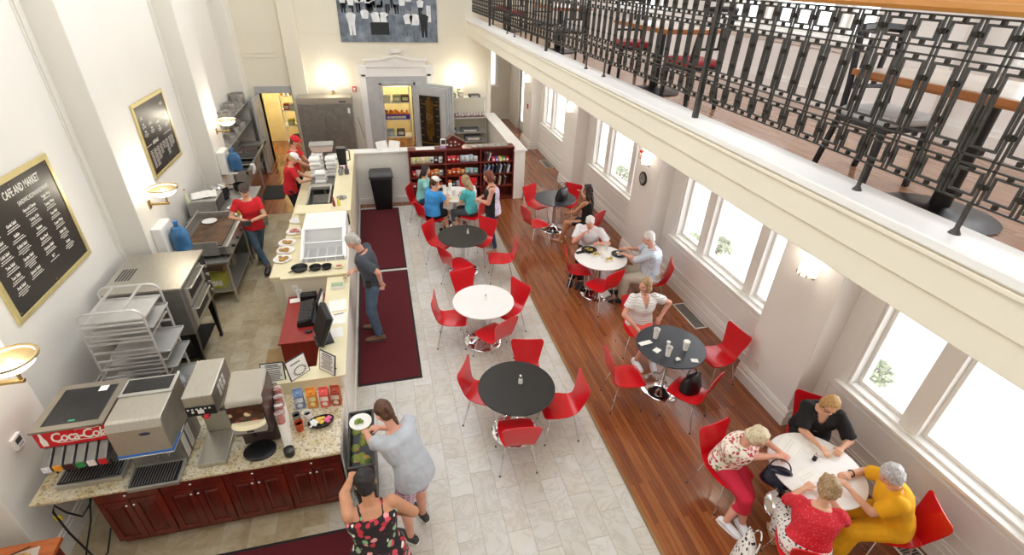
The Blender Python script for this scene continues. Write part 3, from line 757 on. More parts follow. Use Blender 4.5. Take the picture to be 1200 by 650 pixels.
# ------------------------------------------------------------------ handbags
def handbag(name, label, loc, rz, L, D, H, strap=True, mat='black', seed=0, buckle=True):
    t = thing(name, label, 'handbag', loc, rz)
    m_ = MB(); n = 20; rings = []
    for k in range(7):
        u = k/6; z = H*u; w = L/2*(1-.25*u*u); d = D/2*(1-.65*u**2)
        rings.append(((0, 0, z), (w, 0, 0), (0, max(d, .012), 0)))
    m_.loft(rings); 
    for i, p in enumerate(m_.v):
        v = Vector(p); q = noise.noise(v*18+Vector((seed, 0, 0)))*.012; c = Vector((v.x, v.y, 0)); m_.v[i] = tuple(v + (c.normalized() if c.length > 1e-4 else Vector())*q)
    m_.build('bag_body', mat, t, smooth=80)
    if strap:
        for s_ in (-1, 1):
            pts = [(L*.32*math.cos(a), s_*.02+s_*.03*math.sin(a), H*.9+math.sin(a)*H*.55) for a in [PI*i/10 for i in range(11)]]
            MB().tube(pts, .007).build('strap', mat, t)
    if buckle: MB().tube([(L*.1*math.cos(a), -D*.32, H*.5+L*.07*math.sin(a)) for a in [2*PI*i/12 for i in range(12)]], .004, closed=True).build('buckle', 'brass', t)
    return t
M['leather'] = pm('black_leather', '#141315', .35, var=.15, nscale=30, bump=.2, bscale=60)
handbag('handbag', 'black handbag sitting on the slate table by the woman in the black dress', (3.68, 9.52, TZ2), .5, .38, .22, .26, mat='leather', seed=2)
handbag('handbag', 'black leather handbag on the red chair at the table with paper cups', (3.50, 3.93, .47), .4, .34, .24, .20, mat='leather', seed=5)
handbag('handbag', 'dark blue shiny handbag on the lap of the woman in the floral blouse', (3.52, 2.42, .60), -.7, .30, .16, .19, mat=pm('navy_patent', '#1b2136', .2, var=.2, nscale=20), seed=9)
handbag('tote_bag', 'black and white patterned tote bag beside the woman in the red knit top', (3.02, 2.02, .03), .9, .40, .22, .34, mat=spot_mat('tote_print', '#efece6', ['#161616', '#2b2b2b', '#1a1a1a'], 22, .34), seed=4)

# ------------------------------------------------------------------ mats, grilles
def rug(name, label, x0, x1, y0, y1, mat, border='rubber', z=0., group=None, cat='mat'):
    t = thing(name, label, cat, ((x0+x1)/2, (y0+y1)/2, z), 0, group); w = (x1-x0)/2; d = (y1-y0)/2
    MB().box(-w, w, -d, d, 0, .006).build('border', border, t, smooth=None)
    m_ = MB().box(-w+.03, w-.03, -d+.03, d-.03, .004, .012); m_.build('pile', mat, t, smooth=None, bevel=.003)
    return t
gm = 'burgundy floor runners'
rug('floor_mat', 'burgundy carpet runner under the man in the grey polo shirt', -.67, .215, 5.35, 8.42, 'mat_red', group=gm)
rug('floor_mat', 'burgundy carpet runner further back, beside the far bin', -.67, .215, 8.50, 11.45, 'mat_red', group=gm)
rug('floor_mat', 'burgundy carpet runner nearest the viewer before the red-brown cabinets', -2.75, -.55, 2.35, 3.28, 'mat_red', group=gm)
rug('kitchen_mat', 'black rubber mat on the kitchen wood floor', -3.05, -2.5, 12.45, 13.43, 'rubber', z=.004)
tag(MB().box(-.22, .22, -.28, .28, 0, .012).build('floor_mat', 'cardboard', None, (-1.74, 6.15, 0), .03, bevel=.004), 'small brown mat on the stone beside the red register desk', 'mat')
def grille(x, y, rz=0, label=''):
    t = thing('floor_grille', label, 'floor grille', (x, y, .012), rz, 'metal floor grilles along the windows')
    w, l = .12, .37; m_ = MB()
    m_.box(-w, w, -l, -l+.025, 0, .006).box(-w, w, l-.025, l, 0, .006).box(-w, -w+.025, -l, l, 0, .006).box(w-.025, w, -l, l, 0, .006)
    m_.build('frame', 'trim', t, smooth=None, bevel=.002)
    m_ = MB()
    for k in range(26): m_.box(-w+.025, w-.025, -l+.03+k*.0272, -l+.042+k*.0272, .0, .004)
    m_.box(-w+.02, w-.02, -l+.02, l-.02, .0, .001, 1); m_.build('louvre', ['granite_grey', 'dark_grey'], t, smooth=None); return t
g0 = grille(4.82, 5.92, 0, 'grey floor grille below the window with three panes, behind the cup table')
dup(g0, (4.80, 1.80, .012), 0, 'grey floor grille behind the person in yellow')
dup(g0, (4.80, 14.0, .012), 0, 'grey floor grille furthest back, past the snack shelves')
# ------------------------------------------------------------------ red-brown cabinets and granite top
FY = Matrix(((1,0,0,0),(0,0,-1,0),(0,1,0,0),(0,0,0,1)))           # text facing the viewer (-y)
FX = Matrix(((0,0,1,0),(1,0,0,0),(0,1,0,0),(0,0,0,1)))            # text on the left wall (+x)
def T(x, y, z): return Matrix.Translation((x, y, z))
def cabinet(x, label, w=.53):
    t = thing('base_cabinet', label, 'cabinet', (x, 3.55, 0), 0, 'red-brown base cabinets under the granite')
    MB().box(-w/2, w/2, .02, .60, .10, .86).box(-w/2, w/2, .07, .58, 0, .10).build('body', 'mahogany', t, smooth=None, bevel=.002)
    d = MB().box(-w/2+.008, w/2-.008, 0, .02, .69, .845).build('drawer', 'mahogany', t, smooth=None, bevel=.005)
    def knob(px, pz, par): MB().cone((px, 0, pz), (px, -.012, pz), .005).sphere((px, -.02, pz), (.014, .010, .014), 12, 8).build('knob', 'chrome', par)
    knob(0, .77, d)
    for s_ in (-1, 1):
        x0, x1 = (-w/2+.008, -.003) if s_ < 0 else (.003, w/2-.008)
        m_ = MB(); f = .052
        m_.box(x0, x0+f, 0, .02, .115, .68).box(x1-f, x1, 0, .02, .115, .68).box(x0+f, x1-f, 0, .02, .628, .68).box(x0+f, x1-f, 0, .02, .115, .167)
        m_.box(x0+f, x1-f, .008, .02, .167, .628, 1)
        m_.hexa([(x0+f+.012, .008, .18), (x1-f-.012, .008, .18), (x1-f-.012, .009, .615), (x0+f+.012, .009, .615)], [(x0+f+.03, .0, .2), (x1-f-.03, .0, .2), (x1-f-.03, .001, .595), (x0+f+.03, .001, .595)], 1)
        dd = m_.build('door', ['mahogany', 'mahogany_panel'], t, smooth=None, bevel=.003)
        knob(-.03 if s_ < 0 else .03, .63, dd)
    return t
for i, lab in enumerate(['red-brown base cabinet at the left end, below the soda fountain', 'red-brown base cabinet below the ice dispenser', 'red-brown base cabinet below the hot drinks machine', 'red-brown base cabinet at the right end, by the open bin']):
    x = -2.585+i*.531
    if i == 0: cb = cabinet(x, lab)
    else: dup(cb, (x, 3.55, 0), 0, lab)
o = MB(); o.prism([(-3.25, 3.49), (-.70, 3.49), (-.70, 4.42), (-3.25, 4.42)], .865, .90)
tag(o.build('countertop', 'granite', smooth=None, bevel=.008), 'beige speckled granite worktop over the red-brown cabinets', 'countertop')
o = MB().box(-1.35, -.72, 4.425, 4.62, .0, 1.035).box(-1.37, -.66, 4.42, 4.64, 1.035, 1.06).box(-.98, -.72, 4.62, 5.5, .0, 1.035).box(-.98, -.66, 4.64, 6.6, 1.035, 1.06).box(-.96, -.70, 5.5, 6.6, 0, 1.035)
tag(o.build('service_ledge', 'cream_top', smooth=None, bevel=.004), 'cream ledge running beside the register above the granite worktop', 'ledge')
struct(MB().box(-.72, -.69, 4.425, 6.6, 0, 1.035).box(-.72, -.69, 6.6, 8.3, 0, 1.09).box(-.72, -.69, 8.3, 11.8, 0, 1.30).box(-.72, -.70, 3.58, 4.425, .0, .865).box(-.70, -.675, 3.6, 11.8, 0, .10).build('wall_bar', 'bar_white', smooth=None, bevel=.003))
# register desk
t = thing('register_desk', 'small red wooden desk under the cash register', 'desk', (-1.26, 6.03, 0))
MB().box(-.29, .29, -.56, .55, .775, .80).build('desktop', 'red_top', t, smooth=None, bevel=.004)
MB().box(-.27, .27, -.54, -.515, 0, .775).box(-.27, -.245, -.515, .53, 0, .775).box(.245, .27, -.515, .53, 0, .775).box(-.245, .245, -.1, .53, .3, .32).build('side_panel', 'desk_red', t, smooth=None, bevel=.003)
# pan shelf
t = thing('serving_counter', 'cream counter with black frying pans behind the register desk', 'counter', (-1.16, 6.8, 0))
MB().box(-.44, .44, -.17, .2, 0, 1.07).build('body', 'cream_side', t, smooth=None, bevel=.003)
MB().box(-.46, .46, -.2, .22, 1.07, 1.10).build('worktop', 'cream_top', t, smooth=None, bevel=.005)
MB().box(-.33, -.25, -.178, -.17, .86, .96).box(-.31, -.27, -.182, -.178, .89, .93, 1).build('outlet', ['white_plastic', 'cream_side'], t, smooth=None)
# glass fronted case
t = thing('display_case', 'white refrigerated case with a sloping glass lid behind the frying pans', 'display case', (-1.05, 7.66, 0))
MB().box(-.33, .33, -.6, .64, 0, 1.0).box(-.33, .33, .0, .64, 1.0, 1.36).build('body', 'trim', t, smooth=None, bevel=.01)
for a_, b2_ in ((-.335, -.30), (.30, .335)): MB().prism([(-.62, 1.0), (.0, 1.0), (.0, 1.36), (-.62, 1.14)], a_, b2_, 'YZ').build('side_panel', 'trim', t, smooth=None)
m_ = MB(); A = Vector((0, -.61, 1.14)); B_ = Vector((0, .0, 1.355))
def slat(m, x0, x1, u0, u1, th=.012, mi=0):
    d = B_-A; n_ = Vector((0, -d.z, d.y)).normalized()*th
    p = [A+d*u0, A+d*u1]
    b4 = [(x0, p[0].y, p[0].z), (x1, p[0].y, p[0].z), (x1, p[1].y, p[1].z), (x0, p[1].y, p[1].z)]
    m.hexa(b4, [(a+0, b2+n_.y, c2+n_.z) for a, b2, c2 in b4], mi)
for a in ((-.3, -.28, 0, 1), (.28, .3, 0, 1), (-.3, .3, 0, .04), (-.3, .3, .96, 1), (-.3, .3, .5, .53)): slat(m_, *a)
fr = m_.build('lid_frame', 'alu', t, smooth=None)
m_ = MB(); slat(m_, -.28, .28, .03, .97, .004); m_.build('pane', 'glass', fr, smooth=None)
m_ = MB()
for k in range(4): m_.box(-.26+k*.14, -.15+k*.14, -.5, -.05, 1.0, 1.03)
m_.build('food_pan', 'steel', t, smooth=None, bevel=.004)
# prep counter with plates of food
t = thing('prep_counter', 'cream kitchen counter where plates of food wait in a row', 'counter', (-1.62, 8.05, 0))
MB().box(-.24, .20, -1.04, .24, .84, .90).build('worktop', 'cream_top', t, smooth=None, bevel=.005)
MB().box(-.20, .19, -1.04, .23, .12, .84).box(-.14, .19, -1.0, .2, 0, .12).build('body', 'cream_side', t, smooth=None)
for i, (x, y, lab) in enumerate([(-1.74, 7.56, 'white plate with a sandwich nearest the frying pans'), (-1.73, 7.86, 'white plate with a wrap, second in the kitchen row'), (-1.74, 8.14, 'white plate of toasted sandwich, middle of the kitchen row'), (-1.66, 8.52, 'white plate with sliced meat, fourth in the kitchen row'), (-1.66, 8.98, 'empty white plate furthest back in the kitchen row')]):
    plate(x, y, .90 if i < 3 else .92, lab, .14, 'white_plastic', [] if i == 4 else [('food', ['bread', 'bread', 'bread', 'ham'][i], 5, (.045, .03, .022)), ('salad', ['chips', 'lettuce', 'chips', 'lettuce'][i], 3, (.02, .02, .01))], group='white plates waiting in the kitchen')
for i, (x, y, r, lab) in enumerate([(-1.37, 6.82, .115, 'largest black frying pan at the left on the cream counter'), (-1.15, 6.80, .085, 'middle-sized black frying pan on the cream counter'), (-.99, 6.80, .075, 'smallest black frying pan on the cream counter')]):
    t = thing('frying_pan', lab, 'pan', (x, y, 1.10), -.8+i*.2, 'black pans on the cream counter')
    MB().lathe([(r*.8, 0), (r, .045), (r*1.03, .047), (r*.96, .044), (r*.76, .006), (0, .006)], n=32).build('pan_body', 'black', t)
    MB().tube([(0, -r*.98, .035), (0, -r*1.25, .042), (0, -r*1.6, .04)], .009).build('handle', 'black', t)
plate(-.82, 6.8, 1.10, 'small plate with pink ham at the right end of the frying pans', .07, 'cream_top', [('food', 'ham', 4, (.022, .02, .01))])

# register, screens, papers
t = thing('cash_register', 'black cash register with a wide keyboard on the red desk', 'cash register', (-1.22, 6.08, .80), .0)
MB().box(-.13, .16, -.30, .24, 0, .06).hexa([(-.13, -.30, .06), (.06, -.30, .06), (.06, .24, .06), (-.13, .24, .06)], [(-.12, -.29, .075), (.06, -.29, .11), (.06, .23, .11), (-.12, .23, .075)]).build('case', 'black', t, smooth=None, bevel=.006)
m_ = MB()
for i in range(9):
    for j in range(5): m_.box(-.115+j*.034, -.088+j*.034, -.275+i*.055, -.235+i*.055, .078+j*.0065, .092+j*.0065)
m_.build('keys', 'dark_grey', t, smooth=None, bevel=.002)
t = thing('monitor', 'black touch screen standing on the register with a sheet taped behind it', 'monitor', (-1.02, 5.92, .80), -.12)
MB().hexa([(-.05, -.17, .10), (-.02, -.17, .08), (-.02, .17, .08), (-.05, .17, .10)], [(-.02, -.17, .40), (.01, -.17, .38), (.01, .17, .38), (-.02, .17, .40)]).build('screen', 'black', t, smooth=None, bevel=.004)
MB().hexa([(-.019, -.13, .12), (-.012, -.13, .12), (-.012, .13, .12), (-.019, .13, .12)], [(.012, -.13, .37), (.016, -.13, .37), (.016, .13, .37), (.012, .13, .37)]).build('taped_sheet', 'paper', t, smooth=None)
MB().cone((-.02, 0, .10), (.02, 0, .0), .03).box(-.06, .08, -.09, .09, 0, .02).build('stand', 'black', t, smooth=None, bevel=.003)
t = thing('monitor', 'large dark touch screen seen from behind on the cream ledge end', 'monitor', (-.93, 5.1, 1.06), .28)
MB().hexa([(-.08, -.20, .06), (-.03, -.20, .04), (-.03, .20, .04), (-.08, .20, .06)], [(.06, -.20, .42), (.12, -.20, .40), (.12, .20, .40), (.06, .20, .42)]).build('screen', 'black', t, smooth=None, bevel=.012)
MB().hexa([(-.03, -.19, .05), (-.025, -.19, .05), (-.025, .19, .05), (-.03, .19, .05)], [(.12, -.19, .40), (.128, -.19, .39), (.128, .19, .39), (.12, .19, .40)]).build('display', pm('grey_screen', '#9aa1ab', .2), t, smooth=None)
MB().box(-.10, .10, -.11, .11, 0, .018).hexa([(-.02, -.05, .018), (.03, -.05, .018), (.03, .05, .018), (-.02, .05, .018)], [(-.02, -.05, .2), (.03, -.05, .18), (.03, .05, .18), (-.02, .05, .2)]).build('stand', 'black', t, smooth=None, bevel=.004)
t = thing('card_printer', 'small black receipt printer at the back of the red desk', 'printer', (-1.26, 6.46, .80), 0)
MB().box(-.11, .11, -.06, .06, 0, .10).build('case', 'black', t, smooth=None, bevel=.012); MB().box(-.06, .06, -.02, .02, .10, .105).build('paper_slot', 'dark_grey', t, smooth=None)
o = MB().sphere((0, 0, .012), (.055, .03, .018), 16, 8); tag(o.build('computer_mouse', 'black', None, (-1.20, 5.66, .80)), 'black mouse at the front of the red desk', 'mouse')
o = MB().box(-.07, .07, -.05, .05, 0, .018); tag(o.build('note_pad', 'paper', None, (-1.45, 6.45, .80), .1, bevel=.002), 'white note pad at the back left corner of the red desk', 'note pad')
cup(-1.39, 6.52, .80, 'white paper cup on the red desk against the cream counter', h=.12)
for i, (x, y, w, d, a, lab) in enumerate([(-.80, 5.83, .22, .26, .08, 'white sheet lying on the ledge just below the man\'s hands'), (-.79, 5.52, .22, .24, -.05, 'white sheet in the middle of the register ledge'), (-.78, 5.22, .14, .2, .1, 'narrow leaflet at the near end of the register ledge')]):
    tag(MB().box(-w/2, w/2, -d/2, d/2, 0, .003).build('paper_sheet', 'paper', None, (x, y, 1.061), a), lab, 'paper', 'papers on the register ledge')
tag(MB().tube([(-.06, 0, .005), (.06, .02, .005)], .004).build('pen', 'black', None, (-.78, 5.6, 1.066), 0), 'black pen lying across the sheets on the register ledge', 'pen')
t = thing('bag_holder', 'small white box of green packets on the ledge behind the register', 'box', (-.82, 6.28, 1.06), 0)
MB().box(-.09, .09, -.05, .05, 0, .05).build('box_body', 'white_plastic', t, smooth=None, bevel=.003)
m_ = MB()
for k in range(7): m_.box(-.08+k*.023, -.062+k*.023, -.04, .04, .02, .065)
m_.build('packets', pm('pale_green_packets', '#a9c49a', .7), t, smooth=None)
cup(-.72, 6.42, 1.06, 'cream cup at the corner of the ledge by the frying pans', h=.07, r=.03, mats=('cream_top', 'black'), fill='cream_top')

# framed notices on the ledge
def sign(x, y, z, rz, w, h, label, lean=-.22, seed=0, foot=True):
    t = thing('sign_holder', label, 'sign', (x, y, z), rz, 'framed notices on the cream ledge')
    X = Matrix.Rotation(lean, 4, 'X')
    m_ = MB(); m_.X = X; f = .01
    m_.box(-w/2, w/2, 0, .012, 0, h); m_.build('frame', 'black', t, smooth=None, bevel=.002)
    m_ = MB(); m_.X = X; m_.box(-w/2+f, w/2-f, -.002, 0, f, h-f)
    rr = random.Random(seed)
    if seed != 2:
        for k in range(11):
            zz = h*.86-k*h*.07; l = w*rr.uniform(.5, .8)
            m_.box(-l/2, l/2, -.003, -.002, zz, zz+h*(.03 if k else .05), 1 if k != 3 else 2)
    else:
        for a in range(14):
            b0 = 2*PI*a/14; m_.box(w*.05+w*.28*math.cos(b0)-.012, w*.05+w*.28*math.cos(b0)+.012, -.003, -.002, h*.3+w*.2*math.sin(b0)-.004, h*.3+w*.2*math.sin(b0)+.008, 1)
        m_.box(-w*.3, w*.2, -.003, -.002, h*.7, h*.78, 2)
    m_.build('notice', ['paper', 'dark_grey', pm('grey_green_print', '#8b9a94', .8)], t, smooth=None)
    if foot: MB().box(-w*.2, w*.2, .01, .10, 0, .01).hexa([(-w*.2, .012, .01), (w*.2, .012, .01), (w*.2, .02, .01), (-w*.2, .02, .01)], [(-w*.2, .05, h*.4), (w*.2, .05, h*.4), (w*.2, .06, h*.4), (-w*.2, .06, h*.4)]).build('prop', 'black', t, smooth=None)
    return t
sign(-1.40, 4.47, 1.02, -.04, .24, .26, 'black framed notice with printed lines left of the cup stack', seed=1)
sign(-1.13, 4.50, 1.06, .72, .24, .24, 'black framed notice turned sideways, with a round picture', seed=2)
sign(-.86, 4.50, 1.06, -.75, .24, .25, 'black framed notice turned towards the man, at the corner of the ledge', seed=3)

# ------------------------------------------------------------------ soda fountain
SX, SY = -2.82, 3.60
t = thing('soda_fountain', 'soda fountain with a red lettered front and six taps', 'drink dispenser', (SX, SY, .90))
w = .265
MB().box(-w, w, .10, .64, .43, .62).build('canopy', 'red_sign', t, smooth=None, bevel=.006)
m_ = MB(); m_.box(-w-.005, w+.005, .08, .65, .62, .64)
m_.box(-w+.06, w-.05, .14, .58, .64, .644, 1)
for k in range(26): m_.box(-w+.065+k*.0158, -w+.073+k*.0158, .145, .575, .644, .647, 2)
m_.box(.08, .15, .50, .57, .648, .650, 3); m_.box(-.01, .04, .15, .17, .648, .650, 4)
m_.build('top_grille', [pm('taupe_cover', '#857d70', .5, .2), 'dark_grey', 'black', 'paper', pm('green_sticker', '#3fa27a', .5)], t, smooth=None, bevel=.002)
m_ = MB(); m_.box(-w+.03, w-.03, .16, .6, .07, .46).build('backsplash', 'steel_dark', t, smooth=None)
for i, c in enumerate(['#e8e6ee', '#f0a030', '#3a1512', '#2c8a4a', '#efe0e0', '#d0202a']):
    x = -w+.045+i*.083; m_ = MB()
    m_.hexa([(x-.033, -.02, .26), (x+.033, -.02, .26), (x+.033, .12, .30), (x-.033, .12, .30)], [(x-.033, -.02, .33), (x+.033, -.02, .33), (x+.033, .12, .42), (x-.033, .12, .42)])
    vl = m_.build('valve', 'steel_dark', t, smooth=None, bevel=.006)
    MB().box(x-.031, x+.031, -.026, -.018, .265, .328).build('flavour_label', pm('label_%d' % i, c, .4, var=.15, nscale=40), vl, smooth=None, bevel=.002)
    MB().cone((x, .03, .27), (x, .03, .22), .012, .008).box(x-.006, x+.006, .05, .06, .16, .27).build('nozzle', 'black', vl)
m_ = MB(); m_.hexa([(-w+.01, 0, 0), (w-.02, 0, 0), (w-.02, .22, 0), (-w+.01, .22, 0)], [(-w, -.01, .06), (w-.01, -.01, .06), (w-.01, .22, .075), (-w, .22, .075)]); m_.box(-w+.02, w-.03, .01, .20, .06, .078, 1)
for k in range(20): m_.box(-w+.03+k*.0245, -w+.036+k*.0245, .015, .195, .078, .083, 0)
m_.build('drip_tray', ['steel', 'black'], t, smooth=None, bevel=.003)
m_ = MB(); add_text(m_, 'Coca-Cola', .150, T(-.165, .0985, .485) @ FY, shear=.28, spacing=.86, bold=.0022, ext=.0012, xs=.74)
m_.tube([(-.12, .0975, .476), (-.03, .0975, .470), (.05, .0975, .478), (.14, .0975, .473), (.21, .0975, .482)], .0026)
m_.tube([(.04, .0975, .59), (.07, .0975, .603), (.12, .0975, .600), (.18, .0975, .592), (.22, .0975, .60)], .0026)
m_.build('lettering', 'letter', t, smooth=None)
m_ = MB(); m_.prism([(-.232, .455), (-.19, .455), (-.187, .51), (-.198, .55), (-.202, .60), (-.221, .60), (-.224, .55), (-.235, .51)], .0965, .0995, 'XZ'); m_.build('bottle_emblem', 'letter', t, smooth=None)

# ------------------------------------------------------------------ ice and water dispenser
t = thing('ice_dispenser', 'tall stainless ice dispenser with a blue strip next to the soda fountain', 'ice dispenser', (-2.28, 3.56, .90))
w = .21
MB().box(-w, w, .12, .56, .0, .30).build('lower_body', 'steel_dark', t, smooth=None, bevel=.006)
MB().prism([(.0, .30), (.56, .30), (.56, .70), (.06, .70), (.03, .69), (.0, .62)], -w, w, 'YZ').build('cabinet', 'steel_warm', t, smooth=None, bevel=.008)
m_ = MB().box(-w-.003, w+.003, .34, .57, .70, .712); m_.box(-w+.02, w-.03, .38, .55, .712, .716, 1)
for k in range(22): m_.box(-w+.025+k*.0165, -w+.032+k*.0165, .385, .545, .716, .720, 2)
m_.build('top_grille', ['steel', 'black', 'dark_grey'], t, smooth=None)
m_ = MB().box(-w-.004, w+.004, -.006, .3, .30, .315); m_.box(-w-.006, w+.006, -.008, .2, .315, .335, 1)
m_.build('blue_strip', ['white_plastic', pm('blue_strip', '#3470c4', .35)], t, smooth=None, bevel=.002)
for x in (.03, .12): MB().cone((x, .05, .31), (x, .05, .24), .022, .014).box(x-.01, x+.01, .07, .078, .17, .27).build('nozzle', 'chrome', t)
m_ = MB().hexa([(-w+.01, -.12, 0), (w-.01, -.12, 0), (w-.01, .12, 0), (-w+.01, .12, 0)], [(-w, -.13, .05), (w, -.13, .05), (w, .12, .06), (-w, .12, .06)]).box(-w+.02, w-.02, -.11, .10, .045, .062, 1)
for k in range(16): m_.box(-w+.03+k*.0225, -w+.035+k*.0225, -.105, .095, .062, .067, 0)
m_.build('drip_tray', ['steel', 'black'], t, smooth=None, bevel=.003)
m_ = MB().box(w, w+.004, .16, .24, .03, .28).box(w, w+.004, .28, .36, .03, .28)
m_.build('side_vent', 'white_plastic', t, smooth=None)
m_ = MB(); n_ = 20; pts = [(-.0+.045*math.cos(2*PI*i/n_)+.06, .66+.016*math.sin(2*PI*i/n_)) for i in range(n_)]
m_.X = T(0, 0, 0); m_.prism([(a, b2-.10) for a, b2 in pts], -.004, .0, 'XZ'); m_.build('badge', pm('navy_badge', '#2c3350', .4), t, smooth=None)

# ------------------------------------------------------------------ tea brewer
t = thing('tea_brewer', 'steel tea brewer with an overhanging head between the ice dispenser and the hot drinks machine', 'brewer', (-1.84, 3.72, .90))
MB().box(-.12, .12, .30, .46, 0, .48).build('column', 'steel', t, smooth=None, bevel=.006)
MB().box(-.12, .13, .04, .56, .48, .72).build('head', 'steel_warm', t, smooth=None, bevel=.012)
m_ = MB().box(-.115, .125, .028, .04, .50, .60, 0).sphere((-.06, .026, .55), .012, 8, 6, 1).box(-.02, .03, .02, .03, .53, .57, 1)
for k in range(6): m_.box(-.10+k*.035, -.085+k*.035, .022, .03, .575, .588, 1)
m_.build('control_panel', ['black', 'white_plastic'], t, smooth=None)
MB().box(.02, .06, .0, .03, .47, .51).build('faucet_handle', pm('pink_handle', '#d83a4a', .4), t, smooth=None, bevel=.004)
MB().box(-.12, .12, -.14, .30, 0, .05).box(-.115, .115, .26, .30, .05, .30).build('tray_base', 'steel_warm', t, smooth=None, bevel=.004)
m_ = MB()
for k in range(3):
    for j in range(2): m_.box(.13, .134, .2+k*.07, .24+k*.07, .55+j*.07, .60+j*.07)
m_.build('side_vent', 'white_plastic', t, smooth=None)
MB().cone((-.0, .10, .48), (0, .10, .42), .05, .035, 20).build('brew_funnel', 'black', t)

# ------------------------------------------------------------------ hot drinks machine
t = thing('hot_drinks_machine', 'brown and cream hot drinks machine with a coffee picture on its front', 'coffee machine', (-1.44, 3.66, .90))
w = .16; body = MB()
body.prism([(.0, .30), (-.03, .62), (.02, .70), (.34, .72), (.38, .60), (.38, .0), (.12, .0), (.12, .24), (.0, .24)], -w, w, 'YZ')
body.build('body', pm('brown_plastic', '#4b3a37', .35), t, smooth=None, bevel=.015)
MB().hexa([(-w+.002, -.035, .635), (w-.002, -.035, .635), (w-.002, .35, .715), (-w+.002, .35, .715)], [(-w+.01, -.02, .70), (w-.01, -.02, .70), (w-.01, .34, .76), (-w+.01, .34, .76)]).build('lid', pm('champagne_plastic', '#aaa292', .4, var=.02), t, smooth=None, bevel=.02)
MB().hexa([(-w+.02, -.034, .46), (w-.02, -.034, .46), (w-.02, -.02, .46), (-w+.02, -.02, .46)], [(-w+.02, -.046, .635), (w-.02, -.046, .635), (w-.02, -.03, .635), (-w+.02, -.03, .635)]).build('picture_panel', spot_mat('coffee_picture', '#3f2115', ['#c79a5c', '#e6d2ae', '#6b3a20', '#a8281f'], 14, .3, .3, smooth=.2), t, smooth=None)
m_ = MB(); m_.loft([((0, -.035, .40), (w*.85, 0, 0), (0, .06, 0)), ((0, -.045, .43), (w*.92, 0, 0), (0, .075, 0)), ((0, -.035, .46), (w*.85, 0, 0), (0, .06, 0))])
m_.build('cup_shelf', 'cream_top', t); m_ = MB(); m_.box(-w*.85, w*.85, -.06, .0, .33, .40); m_.box(-.03, .03, -.066, -.06, .345, .385, 1); m_.build('control_strip', ['granite_grey', 'dark_grey'], t, smooth=None, bevel=.01)
MB().box(-.02, .02, -.02, .05, .22, .32).build('nozzle', 'black', t, smooth=None, bevel=.006)
m_ = MB(); m_.loft([((0, 0, 0), (w*.88, 0, 0), (0, .11, 0)), ((0, 0, .035), (w*.92, 0, 0), (0, .12, 0)), ((0, 0, .045), (w*.8, 0, 0), (0, .1, 0))]); m_.build('drip_tray', 'black', t)

# stacked cups, cartons, condiments
M['cup_print'] = pm('orange_cup_print', '#c8501f', .6, var=.25, nscale=25)
def cupstack(x, y, h, label, top='cup_print'):
    t = thing('cup_stack', label, 'cup stack', (x, y, .90), 0, 'leaning stacks of paper cups by the hot drinks machine')
    dx, dy = -.02, .06; m_ = MB(); k = 0; z = .0
    P0 = Vector((0, 0, 0)); P1 = Vector((dx, dy, h)); n_ = 26
    m_.cone(P0, P1*.72, .038, .038, 20)
    m_.build('sleeve', 'paper', t)
    m_ = MB()
    for i in range(7):
        u = .72+.28*i/7; u2 = .72+.28*(i+1)/7
        m_.cone(P1*u, P1*u2, .034, .041, 20, 0); m_.cone(P1*(u2-.002), P1*u2, .042, .042, 20, 1)
    m_.build('printed_cups', [top, 'paper'], t); return t
cupstack(-1.185, 3.66, .42, 'leaning stack of paper cups nearest the viewer')
cupstack(-1.20, 3.76, .43, 'leaning stack of paper cups, second from the viewer')
cupstack(-1.215, 3.86, .44, 'leaning stack of paper cups, third from the viewer')
cupstack(-1.235, 3.96, .46, 'leaning stack of paper cups furthest from the viewer')
t = thing('lid_dispenser', 'round black lid holder in front of the leaning cup stacks', 'lid holder', (-1.165, 3.57, .90))
MB().lathe([(.045, 0), (.05, .07), (.044, .07), (.04, .01), (0, .01)], n=22).build('ring', 'black', t); MB().lathe([(.04, .05), (.042, .06), (0, .07)], n=20).build('lid', 'dark_grey', t)
for i, (x, y, a, c, c2, lab) in enumerate([(-1.13, 4.20, .15, '#7f9cc8', '#eef0f4', 'blue and white creamer carton, leftmost of the four'), (-1.0, 4.19, .05, '#f0962c', '#fbe3a0', 'orange creamer carton, second from the left'), (-.87, 4.17, -.05, '#ee5e58', '#fbe6d8', 'pink-red creamer carton, third from the left'), (-.755, 4.17, -.12, '#b04324', '#f0ddc4', 'brown-red creamer carton beside the bar front')]):
    t = thing('creamer_carton', lab, 'carton', (x, y, .90), a, 'creamer cartons on the granite')
    w = .046; MB().box(-w, w, -w*.9, w*.9, 0, .18).build('carton_body', pm('carton_%d' % i, c, .5, var=.08), t, smooth=None, bevel=.003)
    MB().prism([(-w*.9, .18), (w*.9, .18), (0, .235)], -w, w, 'YZ').box(-w, w, -.003, .003, .23, .255).cone((0, -w*.5, .20), (0, -w*.75, .225), .014, n=14).build('carton_top', pm('carton_top_%d' % i, c, .5), t, smooth=None)
    MB().box(-w*.85, w*.85, -w*.9-.002, -w*.9, .09, .15).cone((0, -w*.9, .05), (0, -w*.9-.003, .05), .028, n=18).build('printed_label', pm('carton_label_%d' % i, c2, .5, var=.2, nscale=30), t, smooth=None)
t = thing('sugar_caddy', 'oval black basket of pink, yellow and white sugar packets', 'sugar basket', (-.90, 3.90, .90), .2)
m_ = MB(); m_.lathe([(.10, 0), (.125, .05), (.13, .05), (.12, .055), (.095, .006), (0, .006)], n=28, sy=.6); m_.build('basket', 'black', t)
rr = random.Random(3)
